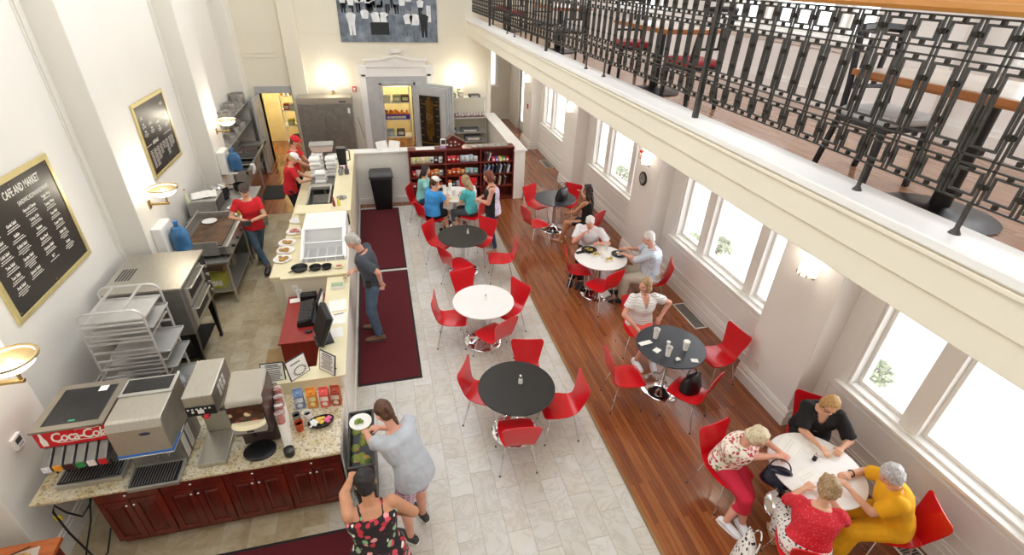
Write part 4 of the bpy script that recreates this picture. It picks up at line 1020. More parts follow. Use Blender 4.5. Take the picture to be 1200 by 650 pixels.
for nm, c in (('white_packets', '#efefe9'), ('yellow_packets', '#e8c34e'), ('pink_packets', '#ea6f9c')):
    m_ = MB(); x0 = {'w': -.07, 'y': -.0, 'p': .06}[nm[0]]
    for k in range(9): m_.X = T(x0+rr.uniform(-.025, .025), rr.uniform(-.035, .035), .035+rr.random()*.02) @ Matrix.Rotation(rr.uniform(0, 3), 4, 'Z') @ Matrix.Rotation(rr.uniform(-.5, .5), 4, 'X'); m_.box(-.025, .025, -.015, .015, -.002, .002)
    m_.build(nm, pm(nm, c, .6), t, smooth=None)
cup(-1.10, 3.86, .90, 'printed paper cup full of stirrers by the cartons', mats=('cup_print', 'black'), h=.11)
cup(-1.03, 3.97, .90, 'white paper cup full of packets behind the printed cup', h=.12, fill='cream_top')
cup(-1.14, 3.99, .90, 'grey paper cup holding napkins by the leaning cup stacks', h=.10, mats=('granite_grey', 'black'), fill='dark_grey')

# white boxes, bottle behind the soda machines
o = MB(); o.box(-.13, .13, -.10, .10, 0, .07); tag(o.build('cardboard_box', 'paper', None, (-3.0, 4.72, .90), .1, bevel=.004), 'white carton lid behind the soda fountain', 'box', 'white cartons behind the drink machines')
o = MB(); o.box(-.13, .13, -.10, .10, 0, .07); tag(o.build('cardboard_box', 'paper', None, (-2.62, 4.72, .90), -.08, bevel=.004), 'white carton lid behind the ice dispenser', 'box', 'white cartons behind the drink machines')
o = MB().box(-.5, .5, -.20, .28, .86, .895).box(-.48, .48, -.18, .26, .0, .86); tag(o.build('side_table', 'steel_dark', None, (-2.75, 4.70, 0), 0, bevel=.004), 'steel work table standing behind the soda fountain, carrying the white cartons', 'table')
t = thing('water_bottle', 'clear plastic water bottle standing by the aluminium rack', 'bottle', (-2.40, 4.78, .90))
MB().lathe([(.03, 0), (.033, .02), (.031, .08), (.033, .13), (.012, .18), (.012, .2), (0, .2)], n=18).build('bottle_body', pm('clear_plastic', '#dfe9f0', .15, trans=.6, alpha=.7), t)
MB().lathe([(.014, .2), (.014, .215), (0, .216)], n=14).build('cap', 'white_plastic', t); MB().lathe([(.0335, .07), (.0335, .12)], n=18).build('bottle_label', pm('pale_blue_label', '#cfe0ee', .5), t)

# ------------------------------------------------------------------ open bin by the cabinets, far bin
t = thing('trash_bin', 'open black slim bin at the end of the red-brown cabinets', 'trash bin', (-.52, 3.72, 0))
w, d, h = .12, .36, .80
m_ = MB(); m_.hexa([(-w*.8, -d*.8, 0), (w*.8, -d*.8, 0), (w*.8, d*.8, 0), (-w*.8, d*.8, 0)], [(-w, -d, h-.12), (w, -d, h-.12), (w, d, h-.12), (-w, d, h-.12)])
m_.build('bin_body', 'black', t, smooth=None, bevel=.02)
m_ = MB()
pts = [(-w, -d), (w, -d), (w, d), (-w, d)]
for a, b_ in zip(pts, pts[1:]+pts[:1]):
    m_.tube([(a[0], a[1], h), (b_[0], b_[1], h)], .014)
m_.box(-w, -w+.008, -d, d, h-.14, h).box(w-.008, w, -d, d, h-.14, h).box(-w, w, -d, -d+.008, h-.14, h).box(-w, w, d-.008, d, h-.14, h)
m_.build('rim', 'dark_grey', t)
m_ = MB(); rr = random.Random(5)
for k in range(16): m_.sphere((rr.uniform(-w*.6, w*.6), rr.uniform(-d*.75, d*.75), h-.13), (.05, .06, .03), 8, 6)
m_.build('rubbish', spot_mat('rubbish', '#8e9a4a', ['#e8e4d0', '#c8a05a', '#5a6a3a'], 12, .4), t)
t = thing('trash_bin', 'tall black bin with a swing lid against the low wall at the back', 'trash bin', (-.12, 11.52, 0))
MB().hexa([(-.19, -.17, 0), (.19, -.17, 0), (.19, .17, 0), (-.19, .17, 0)], [(-.25, -.22, .80), (.25, -.22, .80), (.25, .22, .80), (-.25, .22, .80)]).build('bin_body', 'black', t, smooth=None, bevel=.02)
MB().box(-.27, .27, -.24, .24, .80, .86).hexa([(-.26, -.23, .86), (.26, -.23, .86), (.26, .23, .86), (-.26, .23, .86)], [(-.24, -.16, .93), (.24, -.16, .93), (.24, .16, .93), (-.24, .16, .93)]).build('lid', 'dark_grey', t, smooth=None, bevel=.012)

# cords under the left end of the granite
tag(MB().box(-.012, .0, -.04, .04, -.06, .06).build('wall_outlet', 'white_plastic', None, (-3.30, 4.0, .45), 0, bevel=.004), 'white wall outlet below the left end of the granite', 'outlet')
o = MB(); o.tube([(-2.86, 3.62, .80), (-2.92, 3.60, .66), (-3.0, 3.56, .56), (-3.08, 3.55, .66), (-3.13, 3.55, .78), (-3.17, 3.55, .70), (-3.12, 3.5, .45), (-3.05, 3.47, .12), (-3.0, 3.44, .01), (-2.97, 3.30, .01)], .009)
tag(o.build('power_cord', 'black'), 'black power cord with a yellow tag hanging below the granite', 'cord', 'cords below the granite')
o = MB(); o.tube([(-2.88, 3.6, .78), (-2.95, 3.55, .50), (-3.06, 3.50, .22), (-3.12, 3.48, .06), (-3.05, 3.44, .01), (-2.95, 3.50, .05), (-2.87, 3.58, .30)], .008)
tag(o.build('power_cord', 'black'), 'black power cord looping on the floor below the granite', 'cord', 'cords below the granite')
tag(MB().box(-.025, .025, -.004, .004, -.03, .03).build('cord_tag', pm('yellow_tag', '#ead22e', .5), None, (-3.155, 3.54, .62), .2), 'yellow tag tied to the power cord', 'tag')
# timber table in the lower left corner
t = thing('timber_table', 'orange-brown timber table at the lower left corner', 'table', (-3.35, 2.9, 0))
MB().box(-.3, .40, -.5, .34, .71, .75).build('tabletop', wood_mat('orange_timber', '#9a4a1c', '#c26a2e', .35, (.7, 6, 6), 3, .2), t, smooth=None, bevel=.004)
for sx, sy in ((.33, .28), (.33, -.42), (-.25, .28), (-.25, -.42)): MB().box(sx-.03, sx+.03, sy-.03, sy+.03, 0, .71).build('leg', 'cherry', t, smooth=None)
t = thing('menu_tray', 'clear tray with pastry and a black pen on the timber table', 'tray', (-3.18, 3.08, .75), .2)
MB().box(-.13, .13, -.07, .07, 0, .02).build('tray', pm('clear_tray', '#e9dfd0', .3, alpha=.6), t, smooth=None, bevel=.005); MB().sphere((0, 0, .03), (.09, .045, .02), 12, 8).build('food', 'bread', t); MB().tube([(-.1, .05, .03), (.07, .08, .035)], .005).build('pen', 'black', t)
# ------------------------------------------------------------------ menu boards on the left wall
def board(y0, y1, z0, z1, label, lines):
    t = thing('menu_board', label, 'menu board', (XL, (y0+y1)/2, (z0+z1)/2), 0)
    w, h = (y1-y0)/2, (z1-z0)/2; f = .055
    MB().box(.0, .03, -w, w, h-f, h).box(0, .03, -w, w, -h, -h+f).box(0, .03, -w, -w+f, -h+f, h-f).box(0, .03, w-f, w, -h+f, h-f).build('frame', 'gold_frame', t, smooth=None, bevel=.004)
    MB().box(.0, .022, -w+f, w-f, -h+f, h-f).build('panel', 'menu_black', t, smooth=None)
    m_ = MB()
    for sy in (-1, 0, 1):
        for sz in (-1, 1): m_.cone((.022, sy*(w-f-.03), sz*(h-f-.03)), (.027, sy*(w-f-.03), sz*(h-f-.03)), .008, n=10)
    m_.build('screw', 'brass', t)['kind'] = 'stuff'
    m_ = MB()
    for kind, txt, y, z, s_ in lines:
        if kind == 't': add_text(m_, txt, s_, T(.0222, y, z) @ FX, xs=.62, bold=.0012 if s_ > .1 else .0002, align='LEFT')
        elif kind == 'c': add_text(m_, txt, s_, T(.0222, y, z) @ FX, xs=.7, bold=.0008, align='CENTER')
        else:            # an unreadable printed line: a run of short strokes as long as its words
            rr = random.Random(int(y*1000+z*777)); a = y-s_/2
            while a < y+s_/2:
                l = rr.uniform(.012, .03); m_.box(.022, .0228, a, min(a+l, y+s_/2), z, z+.008); a += l+.006
    m_.build('lettering', 'letter', t, smooth=None)
L = [('t', 'CAFE AND MARKET', -.15, .43, .115), ('t', 'SALADS', -.55, .30, .07), ('t', 'SANDWICHES/PANINIS/WRAPS', .0, .315, .066)]
def col(y, z0, items, w):
    z = z0
    for nm, n_ in items:
        L.append(('c', nm, y, z, .046)); z -= .027
        for k in range(n_-1): L.append(('l', '', y, z, w*(.82 if k == 0 else 1 if k == 1 else .55))); z -= .021
        z -= .045
col(-.50, .20, [('Side Salad', 2), ('Chef Salad', 3), ('Cobb Salad', 3), ('Tuna Salad', 3), ('Taco Salad', 3), ('Fruit Salad', 4)], .20)
col(-.22, .20, [('Greek Salad', 3), ('Buffalo', 3), ('Grilled Salad', 4), ('Garden Salad', 5), ('Spinach Salad', 3)], .22)
col(.13, .235, [('Ham and Cheese', 3), ('Turkey Club', 3), ('Reuben', 3), ('Roast Beef', 3), ('Chicken Salad', 3), ('BLT', 2)], .21)
col(.46, .25, [('Veggie Wrap', 2), ('Turkey Wrap', 3), ('Tuna Melt', 3), ('Caesar Wrap', 3), ('Italian Sub', 4), ('Cuban', 4)], .19)
board(4.97, 6.5, 1.79, 3.05, 'large black menu board headed CAFE AND MARKET in a gold frame', L)
L = [('t', 'SIDES', -.52, .32, .07), ('t', 'SWEETS', .38, .36, .065)]
for y in (-.47, -.2, .1, .42):
    col(y, .24-(.05 if y > 0 else 0), [('Soup', 3), ('Chips', 4)], .16)
L.append(('t', 'BEVERAGES', -.34, -.10, .075)); L.append(('l', '', -.5, -.08, .2)); L.append(('l', '', .35, -.08, .35))
for i, (y, n_) in enumerate([(-.50, 12), (-.36, 12), (-.22, 9), (-.08, 7), (.06, 5), (.2, 11), (.36, 8), (.48, 7)]):
    for k in range(n_): L.append(('l', '', y, -.17-k*.024, .09+.02*((i*k) % 3)))
board(8.9, 10.28, 1.86, 3.03, 'smaller black menu board in a gold frame, further along beside the middle wall lamp', L)
tag(MB().box(0, .03, -.055, .055, -.06, .06).box(.03, .032, -.035, .035, -.01, .04, 1).box(.03, .031, -.03, .03, -.045, -.03, 2).build('thermostat', ['white_plastic', 'dark_grey', 'granite_grey'], None, (XF, 3.86, 1.31), bevel=.004), 'small white thermostat on the left pilaster above the soda fountain', 'thermostat')

# ------------------------------------------------------------------ wall lamps
def bowl_lamp(loc, rz, label, first=[None]):
    if first[0]: t = dup(first[0], loc, rz, label)
    else:
        t = thing('wall_lamp', label, 'wall lamp', loc, rz, 'brass wall lamps with opal bowls'); first[0] = t
        MB().box(-.035, .035, -.018, .0, -.17, -.05).build('wall_plate', 'brass', t, smooth=None, bevel=.004)
        MB().box(-.018, .018, -.26, -.01, -.125, -.095).cone((0, -.24, -.11), (0, -.24, .02), .014).build('arm', 'brass', t, smooth=30, bevel=.003)
        MB().lathe([(.03, .0), (.10, .02), (.15, .06), (.175, .12), (.17, .12), (.145, .065), (.095, .03), (0, .015)], (0, -.24, 0), 40).build('bowl', 'opal', t)
        MB().lathe([(.172, .115), (.196, .118), (.20, .128), (.192, .136), (.170, .132), (.172, .115)], (0, -.24, 0), 40).build('rim', 'rim_brass', t)
        MB().sphere((0, -.24, .07), (.045, .045, .05), 14, 10).build('bulb', 'glow', t)
    d = Matrix.Rotation(rz, 3, 'Z') @ Vector((0, -.24, .24))
    l = bpy.data.lights.new('lamp_light', 'POINT'); l.energy = 16; l.color = (1, .90, .72); l.shadow_soft_size = .07
    o = bpy.data.objects.new('lamp_light', l); COL.objects.link(o); o.location = Vector(loc)+d
bowl_lamp((XF, 3.95, 2.0), R(90), 'brass wall lamp with a glowing bowl at the left edge, below the large menu')
bowl_lamp((XF, 7.68, 2.03), R(90), 'brass wall lamp with a glowing bowl below the smaller menu board')
bowl_lamp((XF, 11.6, 2.03), R(90), 'brass wall lamp with a glowing bowl nearest the kitchen shelves')
bowl_lamp((-1.2, YF, 2.06), 0, 'brass wall lamp above the steel refrigerator on the back wall')
bowl_lamp((2.34, YF, 2.06), 0, 'brass wall lamp right of the vault on the back wall')
def shade_lamp(loc, label, first=[None]):
    if first[0]: t = dup(first[0], loc, 0, label)
    else:
        t = thing('wall_lamp', label, 'wall lamp', loc, 0, 'white shade wall lamps on the window piers'); first[0] = t
        m_ = MB(); n_ = 12
        poly = [(-.13*math.sin(PI*i/n_), -.11*math.cos(PI*i/n_)) for i in range(n_+1)]
        m_.prism(poly, -.09, .09, 'XY'); m_.build('lamp_shade', 'shade', t, smooth=40)
        m_ = MB()
        for a in (-.7, 0, .7): m_.box(-.133*math.cos(a)-.006, -.133*math.cos(a)+.004, .115*math.sin(a)-.008, .115*math.sin(a)+.008, -.095, -.055)
        m_.box(-.02, 0, -.10, .10, -.12, -.09); m_.build('bracket', 'brass', t, smooth=None)
    l = bpy.data.lights.new('lamp_light', 'POINT'); l.energy = 4; l.color = (1, .90, .75); l.shadow_soft_size = .05
    o = bpy.data.objects.new('lamp_light', l); COL.objects.link(o); o.location = Vector(loc)+Vector((-.17, 0, .14))
for y, lab in ((3.95, 'white shade wall lamp on the pier nearest the viewer'), (7.97, 'white shade wall lamp above the round black clock'), (12.05, 'white shade wall lamp on the third window pier'), (16.05, 'white shade wall lamp on the furthest window pier, by the glazed door')): shade_lamp((XP, y, 2.12), lab)
t = thing('wall_clock', 'round black wall clock on the pier by the two eating men', 'clock', (XP, 8.02, 1.72))
m_ = MB(); m_.cone((0, 0, 0), (-.02, 0, 0), .13, .13, 36); m_.build('clock_frame', 'black', t)
m_ = MB(); m_.cone((-.019, 0, 0), (-.024, 0, 0), .10, .10, 36); m_.build('dial', 'granite_grey', t)
m_ = MB()
for k in range(12): a = k*PI/6; m_.cbox((-.026, .085*math.sin(a), .085*math.cos(a)), (.003, .012, .012))
m_.box(-.027, -.024, -.005, .005, 0, .07).box(-.027, -.024, 0, .05, -.005, .005); m_.build('hands', 'black', t, smooth=None)
def red_box(loc, rz, label, name='fire_alarm'):
    t = thing(name, label, 'fire alarm', loc, rz, 'red fire alarm boxes')
    MB().box(-.05, .05, -.035, 0, -.07, .07).build('housing', 'red_sign', t, smooth=None, bevel=.006)
    MB().box(-.028, .028, -.04, -.034, -.01, .04).box(-.03, .03, -.045, -.034, -.045, -.025).build('pull_bar', 'white_plastic', t, smooth=None)
red_box((-.62, YF, 2.03), 0, 'red fire alarm box on the back wall left of the vault')
red_box((XP, 15.95, 1.30), R(-90), 'red fire alarm box on the furthest window pier')
red_box((XP, 8.22, 2.12), R(-90), 'red fire alarm beside the lamp above the round clock')
t = thing('emergency_light', 'white twin emergency light on the back wall above the vault', 'emergency light', (.6, YF, 3.02))
MB().box(-.12, .12, -.07, 0, -.05, .05).build('housing', 'white_plastic', t, smooth=None, bevel=.01)
for s_ in (-1, 1): MB().cone((s_*.14, -.03, 0), (s_*.16, -.11, -.02), .035, .05, 18).build('lamp_head', 'white_plastic', t)
for i, (x, y, z, lab) in enumerate([(XP, 4.18, .42, 'white wall outlet low on the pier nearest the viewer'), (XP, 15.8, 1.72, 'beige thermostat high on the furthest window pier')]):
    tag(MB().box(-.008, 0, -.035, .035, -.055, .055).build('outlet_plate' if i == 0 else 'thermostat', 'cream_side', None, (x, y, z), 0, bevel=.002), lab, 'outlet' if i == 0 else 'thermostat')

# ------------------------------------------------------------------ old photograph on the far wall (plain crowd scene)
t = thing('mural_photo', 'large black and white photograph of a crowd hung high on the back wall', 'photograph', (.5, YF, 3.24))
MB().box(-1.3, 1.28, -.03, 0, 0, 1.5).build('print', pm('mural_ground', '#7d8894', .5, var=.32, nscale=3.5), t, smooth=None)
rr = random.Random(11)
def figure(x, z, s_, top, low, m):
    w = .085*s_; h = .55*s_
    m.prism([(x-w*.7, z), (x-w*.1, z), (x, z+h*.42), (x+w*.2, z), (x+w*.8, z), (x+w*.9, z+h*.5), (x-w*.9, z+h*.5)], -.033, -.031, 'XZ', low)
    m.prism([(x-w*.9, z+h*.48), (x+w*.9, z+h*.48), (x+w*1.3, z+h*.78), (x+w*.5, z+h*.86), (x-w*.5, z+h*.86), (x-w*1.3, z+h*.78)], -.0335, -.031, 'XZ', top)
    m.prism([(x+w*.42*math.cos(a), z+h*.94+w*.55*math.sin(a)) for a in [2*PI*i/10 for i in range(10)]], -.034, -.031, 'XZ', 2)
m_ = MB()
for k in range(26): figure(-1.15+rr.random()*2.0, .62+rr.random()*.35, .85, rr.choice([0, 0, 3]), rr.choice([1, 1, 3]), m_)
for x, z, s_, a, b_ in [(-.98, .16, 1.15, 0, 0), (-.62, .3, 1.0, 0, 3), (-.34, .18, 1.15, 0, 1), (-.14, .18, 1.15, 0, 1), (.06, .1, 1.2, 3, 3), (.5, .15, 1.15, 0, 3), (.68, .08, 1.3, 0, 3), (.92, .12, 1.2, 1, 1)]: figure(x, z, s_, a, b_, m_)
m_.box(-.5, -.02, -.036, -.034, .18, .48, 1); m_.box(1.0, 1.12, -.033, -.031, .5, .9, 0)
m_.build('pictured_crowd', [pm('print_white', '#e6e9ea', .6, var=.08), pm('print_black', '#24282c', .6, var=.2), pm('print_skin', '#8d8f90', .6), pm('print_grey', '#6f7b86', .6, var=.2)], t, smooth=None)

# ------------------------------------------------------------------ vault door leaf
hx, hy = 1.03, 15.2; ang = math.atan2(14.62-15.2, 1.90-1.03)
t = thing('vault_door', 'thick open vault door with its bolt work seen behind glass', 'vault door', (hx, hy, 0), ang)
Wd = .98; m_ = MB()
m_.box(0, Wd, 0, .06, .06, 2.08).box(.0, Wd+.05, .06, .12, .03, 2.11).box(0, Wd+.10, .12, .18, .0, 2.14).box(-.02, Wd+.15, .18, .26, .0, 2.17)
m_.build('door_leaf', 'vault_grey', t, smooth=None, bevel=.008)
MB().box(.14, .82, -.02, .0, .20, .22).box(.14, .82, -.02, 0, 1.88, 1.90).box(.14, .16, -.02, 0, .22, 1.88).box(.80, .82, -.02, 0, .22, 1.88).build('glass_frame', 'steel', t, smooth=None)
MB().box(.16, .80, -.006, -.002, .22, 1.88).build('lock_plate', pm('vault_interior', '#26211b', .5, .3, var=.3, nscale=20), t, smooth=None)
b_ = MB(); b_.box(.36, .60, -.03, -.006, .75, 1.75).box(.42, .54, -.05, -.02, .6, 1.85).box(.38, .58, -.05, -.02, 1.0, 1.1).box(.20, .76, -.03, -.01, 1.62, 1.66).box(.20, .76, -.03, -.01, .5, .54); b_.build('bolt_work', 'bronze', t, smooth=None, bevel=.004)
for s_ in (0, 1):
    x = .20 if s_ == 0 else .70
    for k in range(8): MB().cone((x, -.03, .34+k*.2), (x+.06, -.03, .34+k*.2), .02, n=12).build('bolt', 'bronze', t)
MB().tube([(.48+.09*math.cos(a), -.06, 1.3+.09*math.sin(a)) for a in [2*PI*i/20 for i in range(20)]], .008, closed=True).tube([(.39, -.06, 1.3), (.57, -.06, 1.3)], .006).tube([(.48, -.06, 1.21), (.48, -.06, 1.39)], .006).build('handwheel', 'brass', t)
for z in (.4, 1.7): MB().cone((-.02, .1, z-.1), (-.02, .1, z+.1), .05, n=16).build('hinge', 'vault_grey', t)

# ------------------------------------------------------------------ goods in the vault and pantry
def shelfunit(name, label, x0, x1, y0, y1, zs, mat='trim', posts=True, cat='shelf', post_h=None):
    t = thing(name, label, cat, ((x0+x1)/2, (y0+y1)/2, 0)); w = (x1-x0)/2; d = (y1-y0)/2; h = post_h or max(zs)+.05
    for z in zs: MB().box(-w, w, -d, d, z-.02, z).build('shelf', mat, t, smooth=None, bevel=.002)
    if posts:
        for sx in (-1, 1):
            for sy in (-1, 1): MB().cone((sx*(w-.015), sy*(d-.015), 0), (sx*(w-.015), sy*(d-.015), h), .013, n=8).build('post', mat, t)
    return t
shelfunit('storage_shelf', 'yellow-lit white shelves of goods inside the vault', .0, .95, 16.0, 16.45, [.45, .98, 1.48, 1.95])
shelfunit('storage_shelf', 'narrow shelves with bottles inside the pantry', -2.75, -2.3, 15.9, 16.35, [.45, .9, 1.35, 1.75])
box_cols = ['#d9d6c8', '#cfe0c8', '#7fa8c4', '#e0c890', '#5b4638', '#b8bfc6']
def small_box(x, y, z, w, d, h, c, label, name='storage_box', group='goods on the vault shelves', rz=0, cat='box'):
    t = thing(name, label, cat, (x, y, z), rz, group)
    MB().box(-w/2, w/2, -d/2, d/2, 0, h).build('carton', pm('carton_colour', c, .6, var=.08), t, smooth=None, bevel=.004)
    MB().box(-w*.35, w*.35, -d/2-.002, -d/2, h*.25, h*.75).build('printed_label', pm('carton_print', '#efe9d8', .6, var=.2, nscale=30), t, smooth=None)
for i, (x, z, c, lab) in enumerate([(.25, 1.48, '#cfe2ea', 'pale blue carton on the top vault shelf'), (.55, 1.48, '#8ea38c', 'greenish carton on the top vault shelf'), (.80, 1.48, '#6b5a4a', 'brown carton on the top vault shelf'), (.28, .45, '#9ec3cc', 'blue-grey carton on the lowest vault shelf'), (.60, .45, '#4c4338', 'dark carton on the lowest vault shelf')]):
    small_box(x, 16.15, z, .24, .2, .2, c, lab)
small_box(.5, 16.12, .98, .82, .24, .14, '#5b3fb0', 'long purple tray holding orange fruit in the vault')
M['orange'] = pm('orange_peel', '#ef8130', .5, var=.1, bump=.1, bscale=80)
m_ = MB().sphere((0, 0, .04), .042, 14, 10); m_.cone((0, 0, .08), (0, 0, .084), .006, n=6, mi=1)
pr_ = m_.build('orange', ['orange', 'greens'], None, (.14, 16.02, 1.12)); tag(pr_, 'orange heaped in the purple tray inside the vault', 'fruit', 'oranges in the purple tray')
for k in range(24):
    lay = k // 16; i = k % 16 if lay == 0 else (k-16)*1.7+1
    c = pr_.copy(); COL.objects.link(c); c.location = (.14+(i % 9)*.088, 16.05+.07*(i//9), 1.11+lay*.065)
for i, (x, z, c, lab) in enumerate([(-2.68, 1.75, '#e6b52a', 'yellow bottle on the top pantry shelf'), (-2.56, 1.75, '#dfe4ea', 'white bottle on the top pantry shelf'), (-2.44, 1.75, '#c9a24a', 'amber bottle at the right of the top pantry shelf')]):
    t = thing('bottle', lab, 'bottle', (x, 16.0, z), 0, 'bottles on the pantry shelves')
    MB().lathe([(.045, 0), (.05, .02), (.05, .15), (.02, .2), (.02, .23), (0, .23)], n=16).build('bottle_body', pm('bottle_colour', c, .4), t); MB().lathe([(.022, .23), (.022, .25), (0, .25)], n=12).build('cap', 'red_sign', t)
for i, (x, z, c, lab) in enumerate([(-2.6, 1.35, '#c24a34', 'red bag on the middle pantry shelf'), (-2.45, 1.35, '#d8c8b0', 'beige bag on the middle pantry shelf'), (-2.55, .9, '#d9d23a', 'yellow-green box on the lower pantry shelf'), (-2.5, .45, '#3c3b40', 'dark crate on the lowest pantry shelf')]):
    small_box(x, 16.02, z, .16, .2, .17, c, lab, group='goods on the pantry shelves')
tag(MB().box(-.05, .05, -.35, .35, 0, 1.9).box(-.02, .02, -.30, .30, 1.9, 1.95).build('hanging_coats', 'black', None, (-2.25, 15.85, .1), .1, bevel=.05), 'dark coats hanging inside the pantry doorway', 'coats')

# ------------------------------------------------------------------ steel refrigerator
t = thing('refrigerator', 'two-door stainless refrigerator below the wall lamp at the back', 'refrigerator', (-1.42, 14.9, 0))
MB().box(-.71, .71, -.22, .26, .1, 1.90).build('cabinet', 'steel', t, smooth=None, bevel=.006)
MB().box(-.71, .71, -.24, .26, 1.78, 1.93).box(.38, .56, -.245, -.24, 1.81, 1.84, 1).build('top_panel', ['steel_warm', 'black'], t, smooth=None, bevel=.006)
for s_ in (-1, 1):
    d = MB().box(-.70 if s_ < 0 else .004, -.004 if s_ < 0 else .70, -.26, -.22, .13, 1.77).build('door', 'steel_dark', t, smooth=None, bevel=.006)
    MB().box(s_*.05-.012, s_*.05+.012, -.29, -.26, .85, 1.25).build('door_handle', 'steel_dark', d, smooth=None, bevel=.004)
MB().box(.58, .64, -.262, -.258, 1.52, 1.66).build('notice', 'paper', t, smooth=None)
for sx in (-.62, .62): MB().cone((sx, 0, 0), (sx, 0, .1), .025).build('foot', 'black', t)

# ------------------------------------------------------------------ book and snack shelves
t = thing('display_shelf', 'cherry wood shelf unit full of snacks against the low wall', 'shelf unit', (1.825, 11.64, 0))
w = 1.275; th = .03
MB().box(-w, w, -.15, .15, 1.33, 1.365).build('top', 'cherry', t, smooth=None, bevel=.004)
MB().box(-w, w, .135, .15, .05, 1.33).build('back_panel', 'cherry', t, smooth=None)
for x in (-w, -w/3, w/3, w-th): MB().box(x, x+th, -.145, .135, .05, 1.33).build('divider', 'cherry', t, smooth=None, bevel=.003)
SZ = [.09, .40, .71, 1.02]
for z in SZ: MB().box(-w+th, w-th, -.14, .135, z-.03, z).build('shelf', 'cherry', t, smooth=None, bevel=.003)
MB().box(-w, w, -.14, .14, 0, .05).build('plinth', 'cherry', t, smooth=None)
def snack_proto(c1, c2, label, loc):
    t = thing('snack_bag', label, 'snack bag', loc, 0, 'snack bags on the cherry shelves')
    m_ = MB(); n_ = 8; w, h = .055, .17; vs = []; fs = []
    for s_ in (-1, 1):
        for i in range(n_+1):
            for j in range(n_+1):
                u = i/n_; v = j/n_; th = .035*(math.sin(PI*u)**.6)*(math.sin(PI*v)**.5)
                vs.append(((u-.5)*2*w, s_*th-.01*v, v*h))
    k = (n_+1)**2
    for s_ in (0, 1):
        for i in range(n_):
            for j in range(n_):
                a = s_*k+i*(n_+1)+j; q = (a, a+1, a+n_+2, a+n_+1); fs.append(q if s_ else q[::-1])
    m_._add(vs, fs); m_.build('packet', pm('packet_'+c1[1:], c1, .35, .1, var=.12, nscale=20), t, smooth=60)
    m_ = MB(); m_.loft([((0, -.0345, h*.52), (w*.6, 0, 0), (0, 0, h*.17)), ((0, -.040, h*.52), (w*.5, 0, 0), (0, 0, h*.13))]); m_.build('printed_label', pm('print_'+c2[1:], c2, .4, var=.2, nscale=40), t)
    return t
row = {3: [['#e8d9a0', '#d9cf86', '#f0e6c4', '#e6d8a8', '#dcdcd6', '#3a3330', '#dcdcd6'], ['#c2202e', '#d8303a', '#c2202e', '#bcd0e0', '#dfe8ee', '#bcd0e0', '#dfe8ee'], None],
       2: [['#c2202e', '#d9c8c8', '#d8303a', '#e2702a', '#e2702a', '#e8923a', '#dcdcd6'], ['#e2702a', '#d8401f', '#e2702a', '#e8923a', '#7fb4b4', '#bcd0e0', '#7fb4b4'], None],
       1: [['#8c2a2a', '#c2202e', '#e8923a', '#d8303a', '#3a3330', '#dcdcd6', '#8c2a2a'], ['#e2702a', '#3a3330', '#bcd0e0', '#c2202e', '#d9cf86', '#8c2a2a', '#3a3330'], None]}
names = {'#e8d9a0': 'cream', '#d9cf86': 'pale green', '#f0e6c4': 'ivory', '#e6d8a8': 'straw', '#dcdcd6': 'white', '#3a3330': 'black', '#c2202e': 'red', '#d8303a': 'bright red', '#bcd0e0': 'pale blue', '#dfe8ee': 'silvery', '#d9c8c8': 'pinkish', '#e2702a': 'orange', '#e8923a': 'light orange', '#d8401f': 'vermilion', '#7fb4b4': 'teal', '#8c2a2a': 'dark red'}
protos = {}; rown = {3: 'top', 2: 'middle', 1: 'third'}; ords = ['first', 'second', 'third', 'fourth', 'fifth', 'sixth', 'seventh']
for r_, cols in row.items():
    for ci, cc in enumerate(cols):
        if not cc: continue
        for k, c in enumerate(cc):
            x = 1.825-w+ci*(2*w/3)+.10+k*.108; loc = (x, 11.56+.01*(k % 2), SZ[r_])
            lab = '%s snack bag, %s from the left on the %s shelf, %s bay' % (names[c], ords[k], rown[r_], ['left', 'centre'][ci])
            if c in protos: dup(protos[c], loc, rr.uniform(-.4, .4), lab, scale=(rr.uniform(.85, 1.0), 1, rr.uniform(.78, 1.12)))
            else: protos[c] = snack_proto(c, '#f2e9d0' if names[c] != 'white' else '#3f5f8a', lab, loc)
# right bay: books and candy boxes
def book(x, z, c, lab, h=.22, lean=.0, w=.03):
    t = thing('book', lab, 'book', (x, 11.6, z), 0, 'books and boxes in the right bay'); X = Matrix.Rotation(lean, 4, 'Y')
    m_ = MB(); m_.X = X; m_.box(-w/2, w/2, -.08, .08, 0, h); m_.build('cover', pm('cover', c, .5, var=.15), t, smooth=None, bevel=.002)
    m_ = MB(); m_.X = X; m_.box(-w/2+.004, w/2-.004, -.07, .082, .004, h+.001); m_.build('pages', 'paper', t, smooth=None)
bx = 1.825+w/3+.05
for i, (dx, c, lab, lean) in enumerate([(.04, '#4c1d22', 'dark red book leaning at the left of the top right bay', .25), (.10, '#6b2a2e', 'wine coloured book, second in the top right bay', .25), (.16, '#d8cfc4', 'pale book leaning third in the top right bay', .3)]): book(bx+dx, SZ[3], c, lab, .2, lean)
for k, (c, nm) in enumerate([('#d24a6a', 'pink'), ('#7a5cc0', 'purple'), ('#e8d05a', 'yellow'), ('#4aa06a', 'green'), ('#c2202e', 'red')]):
    small_box(bx+.28+k*.085, 11.56, SZ[3], .075, .16, .09, c, '%s candy box in the top right bay of the cherry shelves' % nm, 'candy_box', 'candy boxes in the top right bay')
for i, (c, nm) in enumerate([('#5b6f9a', 'slate blue'), ('#8fa3c8', 'light blue'), ('#3b4668', 'navy'), ('#2b2b33', 'black'), ('#a9b3c4', 'grey'), ('#54423e', 'brown'), ('#cfd4dc', 'white')]):
    book(bx+.05+i*.10, SZ[2], c, '%s book in the middle right bay of the cherry shelves' % nm, .2, .2, .045)
